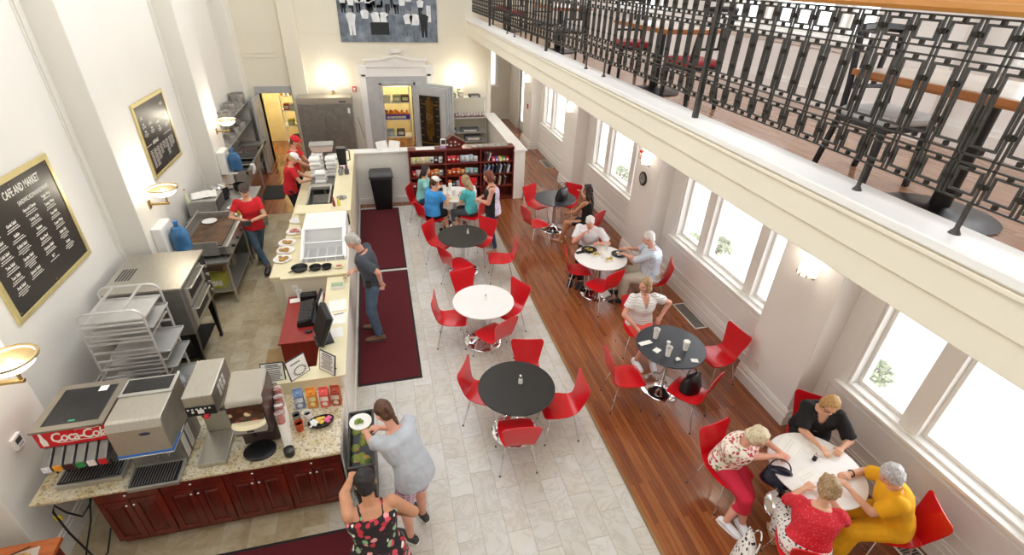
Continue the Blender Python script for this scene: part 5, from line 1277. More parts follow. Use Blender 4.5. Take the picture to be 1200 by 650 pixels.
for i, (c, nm) in enumerate([('#7a3038', 'maroon'), ('#b8a07a', 'tan'), ('#2b2b33', 'black'), ('#caa98a', 'beige'), ('#5b463e', 'brown')]):
    book(bx+.05+i*.13, SZ[1], c, '%s book in the third right bay of the cherry shelves' % nm, .2, .15, .05)
# on top of it
t = thing('wooden_display_house', 'small dark wooden rack shaped like a house roof on top of the cherry shelves', 'display rack', (1.62, 11.72, 1.365))
m_ = MB(); m_.prism([(-.20, 0), (.20, 0), (.28, .10), (0, .26), (-.28, .10)], -.09, .09, 'XZ'); m_.build('body', 'mahogany', t, smooth=None, bevel=.004)
m_ = MB()
for a, b_ in [((-.29, .09), (.02, .27)), ((.29, .09), (-.02, .27))]: m_.hexa([(a[0], -.11, a[1]), (b_[0], -.11, b_[1]), (b_[0], .11, b_[1]), (a[0], .11, a[1])], [(a[0], -.11, a[1]+.02), (b_[0], -.11, b_[1]+.02), (b_[0], .11, b_[1]+.02), (a[0], .11, a[1]+.02)])
m_.build('roof', 'mahogany_panel', t, smooth=None)
for k, (x, z) in enumerate([(-.14, .07), (-.05, .13), (.05, .13), (.14, .07), (-.05, .05), (.05, .05)]): MB().cone((x, -.09, z), (x, -.10, z), .022, n=12).build('badge', ['paper', 'granite_grey'][k % 2], t)
tag(MB().box(-.06, .06, -.03, .03, 0, .22).box(-.05, .05, -.032, -.03, .10, .20, 1).box(-.06, .06, -.032, -.03, .0, .06, 2).build('card_stand', ['white_plastic', 'dark_grey', pm('lilac_card', '#b79ad0', .5)], None, (1.38, 11.6, 1.365), .05, bevel=.003), 'white and lilac card stand left of the wooden house rack', 'card stand')
tag(MB().box(-.07, .07, -.06, .06, 0, .2).box(-.05, .05, -.062, -.06, .04, .16, 1).build('napkin_dispenser', ['steel_dark', 'paper'], None, (1.42, 11.88, 1.29), 0, bevel=.008), 'steel napkin dispenser on the low wall behind the lilac card stand', 'napkin dispenser')
tag(MB().box(-.22, .22, -.1, .1, 0, .01).build('paper_sheet', 'paper', None, (.95, 11.62, 1.366), 0), 'white sheet lying on the left of the cherry shelf top', 'paper')
m_ = MB()
for k in range(6): m_.box(-.44+k*.15, -.31+k*.15, -.09, .09, 0, .012+.004*(k % 3))
tag(m_.build('brochures', 'granite_grey', None, (2.5, 11.64, 1.366), 0, bevel=.002), 'row of pale brochures lying on the right of the cherry shelf top', 'brochures')
for i, (x, rz, lab) in enumerate([(-.02, .5, 'open white magazine standing on the low wall, left one'), (.25, -.5, 'open white magazine standing on the low wall, right one')]):
    m_ = MB(); m_.hexa([(-.14, -.03, 0), (.0, .03, 0), (.0, .035, 0), (-.14, -.025, 0)], [(-.14, .05, .2), (0, .08, .2), (0, .085, .2), (-.14, .055, .2)]).hexa([(0, .03, 0), (.14, -.03, 0), (.14, -.025, 0), (.0, .035, 0)], [(0, .08, .2), (.14, .05, .2), (.14, .055, .2), (0, .085, .2)])
    tag(m_.build('magazine', 'paper', None, (x, 11.88, 1.29), rz), lab, 'magazine')

# ------------------------------------------------------------------ rack right of the vault
shelfunit('storage_shelf', 'wire shelf with wrapped rolls and trays right of the vault', 1.95, 3.1, 14.85, 15.2, [.55, .82, 1.25, 1.83], 'alu')
for k in range(12):
    loc = (2.02+k*.09, 15.0+.03*(k % 2), 1.25)
    if k == 0:
        t = thing('wrapped_roll', 'wrapped pinkish roll in the row on the wire shelf', 'bread roll', loc, 0, 'wrapped rolls on the wire shelf')
        MB().sphere((0, 0, .05), (.055, .08, .055), 12, 8).build('roll', pm('pink_roll', '#c9a79c', .6, var=.2, nscale=25), t); MB().sphere((0, -.01, .06), (.045, .07, .05), 12, 8).build('wrapper', pm('clear_wrap', '#dfe2e6', .3, alpha=.6), t); wr = t
    else: dup(wr, loc, .1*(k % 3), scale=(1, 1, .85+.08*(k % 4)))
for i, (x, w_, h_, z, c, nm, lab) in enumerate([(2.08, .22, .12, 1.83, '#6f8a5c', 'storage_box', 'green tray at the left of the top wire shelf'), (2.35, .12, .16, 1.83, '#b8b09a', 'storage_box', 'beige tub on the top wire shelf'), (2.75, .32, .06, 1.83, '#2a2a2e', 'baking_tray', 'black flat pan on the top wire shelf'), (2.6, .55, .1, .82, '#6d7478', 'storage_tray', 'wide grey tray on the lower wire shelf'), (2.1, .2, .1, .82, '#3b6f7a', 'storage_box', 'teal crate at the left of the lower wire shelf'), (2.7, .5, .14, .55, '#7b8084', 'storage_tray', 'grey crate on the lowest wire shelf')]):
    small_box(x, 15.0, z, w_, .26, h_, c, lab, nm, 'goods on the wire shelf')

# ------------------------------------------------------------------ aluminium sheet-pan rack
t = thing('tray_rack', 'aluminium rack of baking trays by the left wall', 'tray rack', (-3.03, 5.47, 0))
w, d, h = .31, .27, 1.70
for sy in (-1, 1):
    pts = [(-w, sy*d, .08), (-w, sy*d, h-.12)]+[(-w+.10-.10*math.cos(a), sy*d, h-.10+.10*math.sin(a)) for a in [PI/2*i/5 for i in range(1, 6)]]
    pts += [(w-.10+.10*math.sin(a), sy*d, h-.10+.10*math.cos(a)) for a in [PI/2*i/5 for i in range(6)]]+[(w, sy*d, .08)]
    MB().tube(pts, .013).build('upright_frame', 'alu', t)
for k in range(12):
    z = .22+k*.118
    for sy in (-1, 1): MB().box(-w, w, sy*d-.012, sy*d+.012, z, z+.018).build('rail', 'alu', t, smooth=None)
for sx in (-.14, .14): MB().box(sx-.012, sx+.012, -d, d, h-.01, h+.006).build('top_bar', 'alu', t, smooth=None)
MB().box(-w, w, -d, -d+.03, .07, .11).box(-w, w, d-.03, d, .07, .11).box(-w, -w+.03, -d, d, .07, .11).box(w-.03, w, -d, d, .07, .11).build('bottom_frame', 'alu', t, smooth=None)
for sx in (-1, 1):
    for sy in (-1, 1): MB().cone((sx*w-.012, sy*d, .04), (sx*w+.012, sy*d, .04), .04, n=16).build('caster', 'black', t)
for i, z in enumerate([1.52, 1.40, 1.28, 1.05, .93, .81, .69, .45, .34]):
    z = .22+round((z-.22)/.118)*.118+.023; loc = (-3.03+(.05 if i % 3 == 1 else .0)+(.12 if i in (3, 5, 7) else 0), 5.47, z)
    lab = 'baking tray in the aluminium rack, %s from the top' % ['first', 'second', 'third', 'fourth', 'fifth', 'sixth', 'seventh', 'eighth', 'lowest'][i]
    if i == 0:
        tr_ = thing('baking_tray', lab, 'baking tray', loc, 0, 'baking trays in the aluminium rack')
        MB().box(-.30, .30, -.24, .24, 0, .004).build('tray_base', 'alu', tr_, smooth=None)
        MB().tube([(-.30, -.24, .018), (.30, -.24, .018), (.30, .24, .018), (-.30, .24, .018)], .007, closed=True).box(-.30, .30, -.242, -.238, 0, .018).box(-.30, .30, .238, .242, 0, .018).box(.298, .302, -.24, .24, 0, .018).build('tray_rim', 'alu', tr_)
    else: dup(tr_, loc, 0, lab)

# ------------------------------------------------------------------ deck oven
t = thing('deck_oven', 'stainless oven on black legs between the tray rack and the griddle', 'oven', (-3.05, 6.52, 0))
MB().box(-.45, .40, -.50, .50, .72, 1.42).build('body', 'steel_dark', t, smooth=None, bevel=.006)
MB().box(-.47, .43, -.52, .52, 1.42, 1.45).build('top_sheet', 'steel_warm', t, smooth=None, bevel=.005)
m_ = MB()
for k in range(5): m_.box(-.40+k*.035, -.38+k*.035, -.2, .1, 1.45, 1.453)
m_.build('top_vent', 'dark_grey', t, smooth=None)
for z0, z1 in ((.78, 1.06), (1.10, 1.38)):
    d_ = MB().box(.40, .43, -.42, .28, z0, z1).box(.43, .433, -.32, .18, z0+.06, z1-.08, 1).build('oven_door', ['steel', 'black'], t, smooth=None, bevel=.004)
    MB().tube([(.43, -.36, z1-.03), (.48, -.36, z1-.03), (.48, .22, z1-.03), (.43, .22, z1-.03)], .012).build('handle', 'chrome', d_)
m_ = MB().box(.40, .42, .30, .48, .78, 1.38); m_.build('control_panel', 'black', t, smooth=None, bevel=.003)
for k in range(4): MB().cone((.42, .39, .86+k*.13), (.45, .39, .86+k*.13), .025, n=16).build('knob', 'steel', t)
MB().box(-.05, .05, -.505, -.50, .86, .98).build('notice', 'paper', t, smooth=None)
for sx, sy in ((-.38, -.42), (.34, -.42), (.34, .42), (-.38, .42)):
    l_ = MB().hexa([(sx-.02, sy-.02, .08), (sx+.02, sy-.02, .08), (sx+.02, sy+.02, .08), (sx-.02, sy+.02, .08)], [(sx-.045, sy-.045, .72), (sx+.045, sy-.045, .72), (sx+.045, sy+.045, .72), (sx-.045, sy+.045, .72)]).build('leg', 'black_metal', t, smooth=None, bevel=.004)
    MB().cone((sx-.015, sy, .04), (sx+.015, sy, .04), .04, n=16).build('caster', 'black', l_)
MB().box(-.36, .32, -.40, .40, .25, .27).build('lower_shelf', 'black_metal', t, smooth=None)

# ------------------------------------------------------------------ griddle line along the left wall
def steel_table(name, label, x0, x1, y0, y1, z=.88, shelf=True, mat='steel', solid=False):
    t = thing(name, label, 'table', ((x0+x1)/2, (y0+y1)/2, 0)); w, d = (x1-x0)/2, (y1-y0)/2
    MB().box(-w, w, -d, d, z-.03, z).build('worktop', mat, t, smooth=None, bevel=.004)
    if solid: MB().box(-w+.01, w-.02, -d+.01, d-.01, .12, z-.03).build('body', 'steel_dark', t, smooth=None, bevel=.004)
    if shelf: MB().box(-w+.02, w-.02, -d+.02, d-.02, .22, .24).build('lower_shelf', mat, t, smooth=None)
    for sx in (-1, 1):
        for sy in (-1, 1): MB().cone((sx*(w-.04), sy*(d-.04), 0), (sx*(w-.04), sy*(d-.04), z-.03), .02, n=10).build('leg', mat, t)
    return t
steel_table('steel_table', 'low steel table carrying the griddle', -3.32, -2.62, 7.85, 9.25, .80)
t = thing('griddle', 'large browned griddle with control knobs on the steel table', 'griddle', (-2.95, 8.62, .80))
MB().box(-.36, .30, -.62, .62, .06, .20).build('body', 'steel_dark', t, smooth=None, bevel=.005)
MB().box(-.30, .25, -.58, .58, .20, .215).build('cooking_plate', pm('browned_plate', '#6e5038', .4, .5, var=.3, nscale=5), t, smooth=None)
MB().box(-.38, -.36, -.64, .64, .06, .34).box(-.38, .2, -.64, -.62, .06, .30).box(-.38, .2, .62, .64, .06, .30).build('splash_guard', 'steel', t, smooth=None, bevel=.003)
MB().hexa([(.30, -.62, .06), (.38, -.62, .06), (.38, .62, .06), (.30, .62, .06)], [(.30, -.62, .20), (.34, -.62, .20), (.34, .62, .20), (.30, .62, .20)]).build('front_panel', 'steel', t, smooth=None)
for k in range(4): MB().cone((.35, -.45+k*.3, .13), (.40, -.45+k*.3, .13), .025, n=14).build('knob', 'black', t)
for sx, sy in ((-.3, -.55), (.25, -.55), (.25, .55), (-.3, .55)): MB().cone((sx, sy, 0), (sx, sy, .06), .02, n=10).build('foot', 'steel_dark', t)
plate(-3.10, 9.0, 1.016, 'white plate lying on the far end of the griddle', .12, 'white_plastic', [])
plate(-2.72, 8.75, .80, 'dark pan lid on the ledge in front of the griddle, further one', .11, 'dark_grey', [], 'pan_lid')
plate(-2.72, 8.40, .80, 'dark pan lid on the ledge in front of the griddle, nearer one', .11, 'dark_grey', [], 'pan_lid')
for i, (x, y, c, lab) in enumerate([(-2.95, 8.1, '#b3b04a', 'green and yellow carton under the griddle table'), (-3.05, 8.45, '#a58a70', 'brown carton under the griddle table'), (-2.98, 8.8, '#8f8a80', 'grey carton under the griddle table')]): small_box(x, y, .24, .3, .24, .2, c, lab, group='cartons under the griddle table')
steel_table('steel_table', 'closed steel counter beyond the griddle towards the sinks', -3.60, -2.62, 9.35, 11.05, .88, shelf=False, solid=True)
t = thing('steel_oven', 'steel warming box with a white cloth on it beyond the griddle', 'warmer', (-3.35, 9.85, .88))
MB().box(-.24, .24, -.28, .28, .02, .30).build('cabinet', 'steel', t, smooth=None, bevel=.006); MB().box(.24, .25, -.24, .24, .05, .27).build('door', 'black', t, smooth=None, bevel=.004)
for sx in (-.2, .2): MB().box(sx-.02, sx+.02, -.24, .24, 0, .02).build('foot', 'black', t)
m_ = MB(); n_ = 14
vs = [(.42*(i/n_-.5), .36*(j/n_-.5), .01+.05*abs(noise.noise(Vector((i*.35, j*.35, 2))))) for i in range(n_+1) for j in range(n_+1)]
m_._add(vs, [(a*(n_+1)+b2, (a+1)*(n_+1)+b2, (a+1)*(n_+1)+b2+1, a*(n_+1)+b2+1) for a in range(n_) for b2 in range(n_)])
o = m_.build('cloth', 'paper', None, (-3.36, 9.88, 1.18), .3); tag(o, 'crumpled white cloth on the steel warming box', 'cloth'); md = o.modifiers.new('s', 'SOLIDIFY'); md.thickness = .004
t = thing('kettle', 'black round soup kettle with a chrome lid near the walking woman', 'kettle', (-3.25, 10.45, .88))
MB().lathe([(.10, 0), (.15, .04), (.165, .16), (.14, .26), (0, .26)], n=28).build('kettle_body', 'black', t); MB().lathe([(.15, .25), (.13, .29), (.03, .31), (.025, .335), (0, .34)], n=28).build('lid', 'chrome', t)
MB().tube([(.16, -.03, .18), (.24, -.03, .18), (.24, .03, .18), (.16, .03, .18)], .01).build('handle', 'black', t)
t = thing('kettle', 'smaller black pot beside the soup kettle', 'pot', (-2.98, 10.85, .88))
MB().lathe([(.09, 0), (.12, .03), (.12, .15), (.10, .15), (.09, .03), (0, .03)], n=24).build('pot_body', 'black', t); MB().tube([(-.12, 0, .13), (-.2, 0, .14)], .01).build('handle', 'black', t)
for i, (x, y, r, lab) in enumerate([(-2.80, 9.6, .11, 'white plate near the walking woman on the steel counter'), (-2.95, 9.9, .09, 'small white plate beside the steel warming box'), (-2.78, 10.3, .10, 'yellowish plate behind the walking woman on the steel counter')]):
    plate(x, y, .88, lab, r, 'white_plastic', [('food', 'chips', 4, (.03, .02, .015))] if i == 2 else [])
def bottle(x, y, z, c, lab, h=.22, r=.032, grp='bottles on the kitchen counter'):
    t = thing('bottle', lab, 'bottle', (x, y, z), 0, grp)
    MB().lathe([(r*.9, 0), (r, .01), (r, h*.6), (r*.4, h*.82), (r*.35, h), (0, h)], n=16).build('bottle_body', pm('bottle_colour', c, .3), t); MB().lathe([(r*.4, h), (r*.4, h+.02), (0, h+.02)], n=12).build('cap', 'red_sign' if c != '#e8e4da' else 'black', t)
bottle(-2.72, 9.42, .88, '#e3cf5a', 'yellow squeeze bottle at the griddle end of the steel counter')
bottle(-2.82, 9.38, .88, '#e8e4da', 'white squeeze bottle at the griddle end of the steel counter')
bottle(-3.52, 9.5, 1.18, '#dbe4c0', 'pale tall bottle against the wall by the warming box', .26)
# water dispensers on the wall
def water(loc, label, s_=1.):
    t = thing('water_dispenser', label, 'water dispenser', loc, 0, 'blue water jugs on white wall units')
    MB().box(.0, .14, -.20, .20, .0, .48).box(.0, .30, -.14, .14, -.02, .02).build('cabinet', 'white_plastic', t, smooth=None, bevel=.02)
    m_ = MB(); pr2 = [(.0, .0), (.09, .01), (.125, .04), (.12, .10), (.127, .13), (.12, .20), (.127, .23), (.12, .30), (.08, .38), (.03, .40), (.03, .44), (0, .44)]
    m_.lathe(pr2, (.27, 0, .02), 28); m_.build('jug', 'water_blue', t)
    MB().cone((.27, 0, .46), (.27, 0, .50), .032, n=16).build('cap', pm('blue_cap', '#2f6fb8', .4), t)
    MB().cone((.26, -.16, .08), (.32, -.16, .08), .014).build('tap', 'black', t)
water((XF+.0, 7.62, 1.16), 'blue water jug on a white unit by the oven')
t2 = water((XF+.0, 11.35, 1.12), 'blue water jug on a white unit further back by the sinks')
# three compartment sink
t = thing('kitchen_sink', 'three-compartment steel sink along the left wall near the pantry door', 'sink', (-3.34, 13.22, 0))
w, d = .30, 1.25
m_ = MB(); m_.box(-w, w, -d, -d+.05, .82, .90).box(-w, w, d-.35, d, .84, .90).box(-w, -w+.05, -d, d, .82, .90).box(w-.04, w, -d, d, .82, .90)
ys = [-d+.05, -d+.50, -d+.55, -d+1.0, -d+1.05, -d+1.55]
for y in (-d+.50, -d+1.0): m_.box(-w, w, y, y+.05, .82, .90)
m_.build('rim', 'steel', t, smooth=None, bevel=.004)
for k in range(3):
    y0 = -d+.05+k*.5; y1 = y0+.45; b_ = MB(); x0, x1 = -w+.05, w-.04
    b_.box(x0, x1, y0, y1, .56, .57).box(x0-.005, x0, y0, y1, .56, .88).box(x1, x1+.005, y0, y1, .56, .88).box(x0, x1, y0-.005, y0, .56, .88).box(x0, x1, y1, y1+.005, .56, .88)
    b_.build('basin', 'steel', t, smooth=None)
MB().box(-w, -w+.015, -d, d, .90, 1.1).build('splashback', 'steel', t, smooth=None)
for y in (-.72, .02):
    MB().tube([(-w+.02, y, .98), (-w+.08, y, .98), (-w+.08, y, 1.28), (-w+.12, y, 1.34), (-w+.22, y, 1.30), (-w+.24, y, 1.2)], .012).build('tap', 'chrome', t)
for sx in (-.26, .26):
    for sy in (-1.18, 0, 1.18): MB().cone((sx, sy, 0), (sx, sy, .82), .02, n=10).build('leg', 'steel', t)
tag(MB().tube([(0, 0, 0), (.01, .02, -.1), (-.01, -.03, -.22)], [.05, .06, .03], 10).build('towel', 'paper', None, (-3.02, 12.4, .93), 0), 'white towel hanging over the edge of the steel sink', 'towel')
# shelves over the sink
for zz, lab, y0, y1 in ((1.42, 'lower steel wall shelf above the sinks', 12.0, 14.6), (1.88, 'upper steel wall shelf above the sinks', 12.5, 14.7)):
    t = thing('wall_shelf', lab, 'shelf', (XL+.19, (y0+y1)/2, zz), 0, 'steel wall shelves above the sinks'); d_ = (y1-y0)/2
    MB().box(-.19, .19, -d_, d_, -.02, 0).box(.17, .19, -d_, d_, -.03, .01).build('shelf_plate', 'steel', t, smooth=None)
    for y in (-d_+.2, d_-.2): MB().prism([(-.19, -.02), (.15, -.02), (-.19, -.22)], y-.01, y+.01, 'XZ').build('bracket', 'steel', t, smooth=None)
rr = random.Random(21)
pots = [(12.75, 1.88, .13, .16, 'steel pot at the near end of the upper wall shelf'), (13.15, 1.88, .16, .10, 'wide steel pan, second on the upper wall shelf'), (13.55, 1.88, .14, .20, 'tall steel pot in the middle of the upper wall shelf'), (13.95, 1.88, .15, .12, 'steel bowl, fourth on the upper wall shelf'), (14.4, 1.88, .16, .26, 'tall stock pot at the far end of the upper wall shelf'), (12.4, 1.42, .12, .14, 'steel pot at the near end of the lower wall shelf'), (12.95, 1.42, .13, .08, 'shallow steel pan on the lower wall shelf'), (13.5, 1.42, .12, .12, 'steel pot in the middle of the lower wall shelf'), (14.1, 1.42, .13, .10, 'steel pan at the far end of the lower wall shelf')]
for y, z, r, h, lab in pots:
    t = thing('cooking_pot', lab, 'pot', (XL+.20, y, z), rr.random()*3, 'pots and pans on the wall shelves')
    MB().lathe([(r*.92, 0), (r, .02), (r, h), (r*1.04, h), (r*.95, h-.005), (r*.9, .02), (0, .02)], n=26).build('pot_body', 'steel', t)
    MB().tube([(r, -.03, h*.75), (r+.04, -.03, h*.75), (r+.04, .03, h*.75), (r, .03, h*.75)], .006).build('handle', 'steel', t)

# ------------------------------------------------------------------ back half of the bar
t = thing('prep_station', 'long cream service counter where the two cooks work', 'counter', (-1.15, 10.05, 0))
MB().box(-.62, .42, -1.75, 1.65, .1, .88).box(-.55, .42, -1.7, 1.6, 0, .1).build('body', 'cream_side', t, smooth=None)
MB().box(-.64, .20, -.75, 1.7, .88, .92).box(-.64, .43, -1.75, -.75, .88, .92).build('worktop', 'cream_top', t, smooth=None, bevel=.005)
MB().box(.19, .49, -1.75, 1.7, .92, 1.34).box(.17, .50, -1.76, 1.72, 1.34, 1.37).box(-.40, .17, -1.76, -1.42, 1.34, 1.37).box(-.36, .19, -1.74, -1.46, .92, 1.34).build('upper_ledge', 'cream_top', t, smooth=None, bevel=.005)
t = thing('sandwich_station', 'open steel sandwich station with raised lid between the cooks and the bar', 'prep station', (-1.24, 9.45, .92))
MB().box(-.26, .22, -.55, .55, 0, .10).build('body', 'steel_dark', t, smooth=None, bevel=.005)
for sx in (-.22, .16): MB().box(sx, sx+.03, -.5, .4, .10, .34).hexa([(sx, -.5, .10), (sx+.03, -.5, .10), (sx+.03, -.1, .10), (sx, -.1, .10)], [(sx, .3, .36), (sx+.03, .3, .36), (sx+.03, .4, .36), (sx, .4, .36)]).build('side_guard', 'steel', t, smooth=None)
for k in range(3): MB().box(-.16, .13, -.5+k*.2, -.34+k*.2, .10, .12).build('food_pan', ['black', 'steel', 'dark_grey'][k], t, smooth=None, bevel=.004)
MB().box(-.20, .17, .28, .42, .30, .37).build('lid', 'steel', t, smooth=None, bevel=.01)
m_ = MB()
for k in range(9): m_.box(-.17+k*.037, -.15+k*.037, -.52, -.30, .14, .16)
m_.build('utensils', 'dark_grey', t, smooth=None)
for i, (x, y, lab, c) in enumerate([(-1.42, 8.72, 'dark sliced vegetables on a plate by the sandwich station', 'dark_grey'), (-1.55, 9.15, 'plate with red tomato near the white-capped cook', 'ham')]):
    plate(x, y, .92, lab, .13, 'white_plastic', [('food', 'leather' if i == 0 else 'red_sign', 6, (.04, .03, .02)), ('salad', 'black', 4, (.03, .02, .02))])
bottle(-.93, 8.5, 1.37, '#7a2a1e', 'dark red sauce bottle at the corner of the cream ledge', .15, .025, 'bottles on the cream ledge')
bottle(-.85, 8.52, 1.37, '#e0cf2a', 'yellow sauce bottle at the corner of the cream ledge', .14, .025, 'bottles on the cream ledge')
plate(-.82, 8.85, 1.37, 'small glass dish of cutlery on the cream ledge', .09, 'granite_grey', [('food', 'steel_dark', 4, (.03, .01, .008))], 'glass_dish')
# clamshell boxes
def clam(loc, rz, lab, first=[None]):
    if first[0]: return dup(first[0], loc, rz, lab)
    t = thing('takeout_box', lab, 'takeout box', loc, rz, 'white foam takeout boxes stacked by the cooks'); first[0] = t; w = .115
    MB().hexa([(-w*.85, -w*.85, 0), (w*.85, -w*.85, 0), (w*.85, w*.85, 0), (-w*.85, w*.85, 0)], [(-w, -w, .04), (w, -w, .04), (w, w, .04), (-w, w, .04)]).build('box_base', 'foam', t, smooth=None, bevel=.01)
    MB().hexa([(-w, -w, .042), (w, -w, .042), (w, w, .042), (-w, w, .042)], [(-w*.82, -w*.82, .078), (w*.82, -w*.82, .078), (w*.82, w*.82, .078), (-w*.82, w*.82, .078)]).build('lid', 'foam', t, smooth=None, bevel=.01)
    return t
stk = [('front', -1.30, 10.35, 3, .92+.22), ('left', -1.42, 10.75, 5, .92+.22), ('right', -1.10, 10.75, 5, .92+.22), ('far left', -1.42, 11.3, 7, .92), ('far right', -1.12, 11.35, 6, .92)]
tag(MB().box(-.30, .24, -.35, .45, .0, .22).box(-.27, -.04, -.36, -.35, .03, .19, 1).box(0, .21, -.36, -.35, .03, .19, 1).build('toaster', ['steel_dark', 'black'], None, (-1.22, 10.5, .92), 0, bevel=.008), 'steel toaster oven carrying the nearer takeout boxes', 'toaster oven')
for nm, x, y, n_, z in stk:
    for k in range(n_): clam((x+.01*(k % 2), y+.012*((k*2) % 3), z+k*.08), .06*(k % 3)-.05, 'white foam takeout box, number %d from the bottom of the %s stack' % (k+1, nm) if n_ > 1 else 'white foam takeout box')
t = thing('storage_tub', 'pinkish plastic tub on top of the furthest takeout boxes', 'tub', (-1.30, 11.35, 1.50), .05)
MB().hexa([(-.20, -.12, 0), (.20, -.12, 0), (.20, .12, 0), (-.20, .12, 0)], [(-.24, -.15, .13), (.24, -.15, .13), (.24, .15, .13), (-.24, .15, .13)]).build('tub', pm('pinkish_tub', '#d9c4bb', .5), t, smooth=None, bevel=.01)
MB().box(-.25, .25, -.16, .16, .13, .16).build('lid', 'granite_grey', t, smooth=None, bevel=.006)
t = thing('blender', 'tall black drinks blender standing on the cream ledge', 'blender', (-.83, 10.35, 1.37))
MB().box(-.09, .09, -.09, .09, 0, .14).build('base', 'chrome', t, smooth=None, bevel=.015); MB().hexa([(-.075, -.075, .14), (.075, -.075, .14), (.075, .075, .14), (-.075, .075, .14)], [(-.095, -.095, .48), (.095, -.095, .48), (.095, .095, .48), (-.095, .095, .48)]).build('jar', 'black', t, smooth=None, bevel=.012)
MB().tube([(.09, 0, .2), (.15, 0, .22), (.15, 0, .4), (.095, 0, .42)], .012).build('handle', 'black', t)
for i, (x, y, c, lab) in enumerate([(-.88, 10.1, '#8a8d92', 'steel canister in front of the blender'), (-.76, 10.12, '#5a5550', 'dark canister in front of the blender')]): bottle(x, y, 1.37, c, lab, .16, .045, 'canisters by the blender')
m_ = MB(); tag(MB().tube([(-1.3+1.3, 0, 0), (.12, .02, -.6)], .006).build('broom_stick', 'dark_grey', None, (-.62, 15.1, 1.3), 0), 'thin dark pole leaning on the back wall beside the refrigerator', 'pole')

# ------------------------------------------------------------------ balcony railing
XR = 2.75; Y0, Y1 = -1.8, YF-.05
t = thing('balcony_railing', 'long wrought iron balcony railing of squares and tall rectangles with an oak handrail', 'railing', (XR, 6.0, ZB))
def ly(y): return y-6.0
posts = [-.45, 4.0, 8.45, 12.9]
r_ = .0058
def ring(m, y0, y1, z0, z1, th=r_):
    for a in (y0, y1): m.box(-th, th, a-th, a+th, z0-th, z1+th)
    for z in (z0, z1): m.box(-th, th, y0+th, y1-th, z-th, z+th)
pit = .172
bounds = [Y0]+posts+[Y1]
for bi in range(len(bounds)-1):
    a, b_ = bounds[bi], bounds[bi+1]; n_ = max(1, round((b_-a)/pit)); p = (b_-a)/n_; m_ = MB(); kn = MB()
    for z in (.18, .345, .385, .775, .815, .955):
        m_.box(-r_, r_, ly(a), ly(b_), z-r_*.8, z+r_*.8)
    for i in range(n_):
        c = ly(a+(i+.5)*p); e = ly(a+i*p)
        ring(m_, c-.055, c+.055, .215, .32); ring(m_, c-.055, c+.055, .425, .745); ring(m_, c-.055, c+.055, .845, .93)
        for s_ in (-.012, .012): m_.box(-r_, r_, e+s_-r_*.8, e+s_+r_*.8, .18, .955)
        for z in (.267, .5, .67, .888): kn.cbox((0, e, z), (.028, .05, .020)); kn.cbox((0, e, z), (.034, .016, .028))
        for z in (.198, .332, .405, .76, .83, .943): kn.cbox((0, c, z), (.022, .018, .022))
    pn = m_.build('railing_panel', 'iron', t, smooth=None); kn.build('knobs', 'knob_iron', pn, smooth=None)['kind'] = 'stuff'
for y in posts: MB().box(-.022, .022, ly(y)-.022, ly(y)+.022, .01, .97).build('post', 'iron', t, smooth=None, bevel=.004)
for y in posts:
    for dy in (-1.78, -1.2 if False else -2.38, ):
        if y+dy > Y0:
            f_ = MB(); yy = ly(y+dy); f_.box(-.009, .009, yy-.009, yy+.009, .02, .18).lathe([(.03, .01), (.026, .02), (.014, .04), (.011, .055), (0, .055)], (0, yy, 0), 14); f_.build('foot', 'iron', t)
MB().prism([(-.055, .97), (.055, .97), (.065, .99), (.06, 1.02), (.03, 1.035), (-.03, 1.035), (-.06, 1.02), (-.065, .99)], ly(Y0), ly(Y1), 'XZ').build('handrail', 'handrail', t, smooth=None, bevel=.004)

# ------------------------------------------------------------------ balcony furniture
def cafe_chair(loc, rz, label, seat='red_shell', first={}):
    if seat in first: return dup(first[seat], loc, rz, label)
    t = thing('upholstered_chair', label, 'chair', loc, rz, 'black framed chairs on the balcony'); first[seat] = t; w = .21
    m_ = MB().box(-w, w, -.21, .21, .42, .49); m_.build('seat', seat, t, smooth=None, bevel=.025)
    MB().box(-w, w, -.20, .20, .385, .42).build('seat_frame', 'black', t, smooth=None)
    for sx in (-1, 1):
        MB().hexa([(sx*w*.95-.016, .17, 0), (sx*w*.95+.016, .17, 0), (sx*w*.95+.016, .20, 0), (sx*w*.95-.016, .20, 0)], [(sx*w*.9-.02, .15, .42), (sx*w*.9+.02, .15, .42), (sx*w*.9+.02, .19, .42), (sx*w*.9-.02, .19, .42)]).build('leg', 'black', t, smooth=None)
        MB().tube([(sx*w*.95, -.26, 0), (sx*w*.9, -.19, .42), (sx*w*.88, -.21, .62), (sx*w*.84, -.28, .98)], .024, 6).build('leg', 'black', t)
    MB().tube([(-w*.85, -.28, .96), (0, -.31, .97), (w*.85, -.28, .96)], .028, 6).build('top_rail', 'black', t)
    MB().tube([(-w*.88, -.215, .60), (0, -.235, .60), (w*.88, -.215, .60)], .014, 6).build('back_rail', 'black', t)
    MB().box(-w*.42, -w*.30, -.27, -.245, .60, .9).box(w*.30, w*.42, -.27, -.245, .60, .9).build('back_slat', 'black', t, smooth=None)
    return t
gs = pm('grey_leatherette', '#c6c8c6', .45)
M['grey_seat'] = gs; M['red_seat'] = pm('red_leatherette', '#a8202a', .4, var=.05)
cafe_chair((3.36, 2.72, ZF), R(180), 'black balcony chair with a pale grey seat nearest the viewer', 'grey_seat')
cafe_chair((3.34, 5.12, ZF), R(8), 'black balcony chair with a red seat nearest the thick post', 'red_seat')
cafe_chair((3.42, 6.75, ZF), R(172), 'black balcony chair with a red seat at the left of the middle table', 'red_seat')
cafe_chair((3.3, 8.85, ZF), R(0), 'black balcony chair with a grey seat right of the thin post further back', 'grey_seat')
cafe_chair((3.3, 10.3, ZF), R(180), 'black balcony chair with a grey seat left of the third table from the viewer', 'grey_seat')
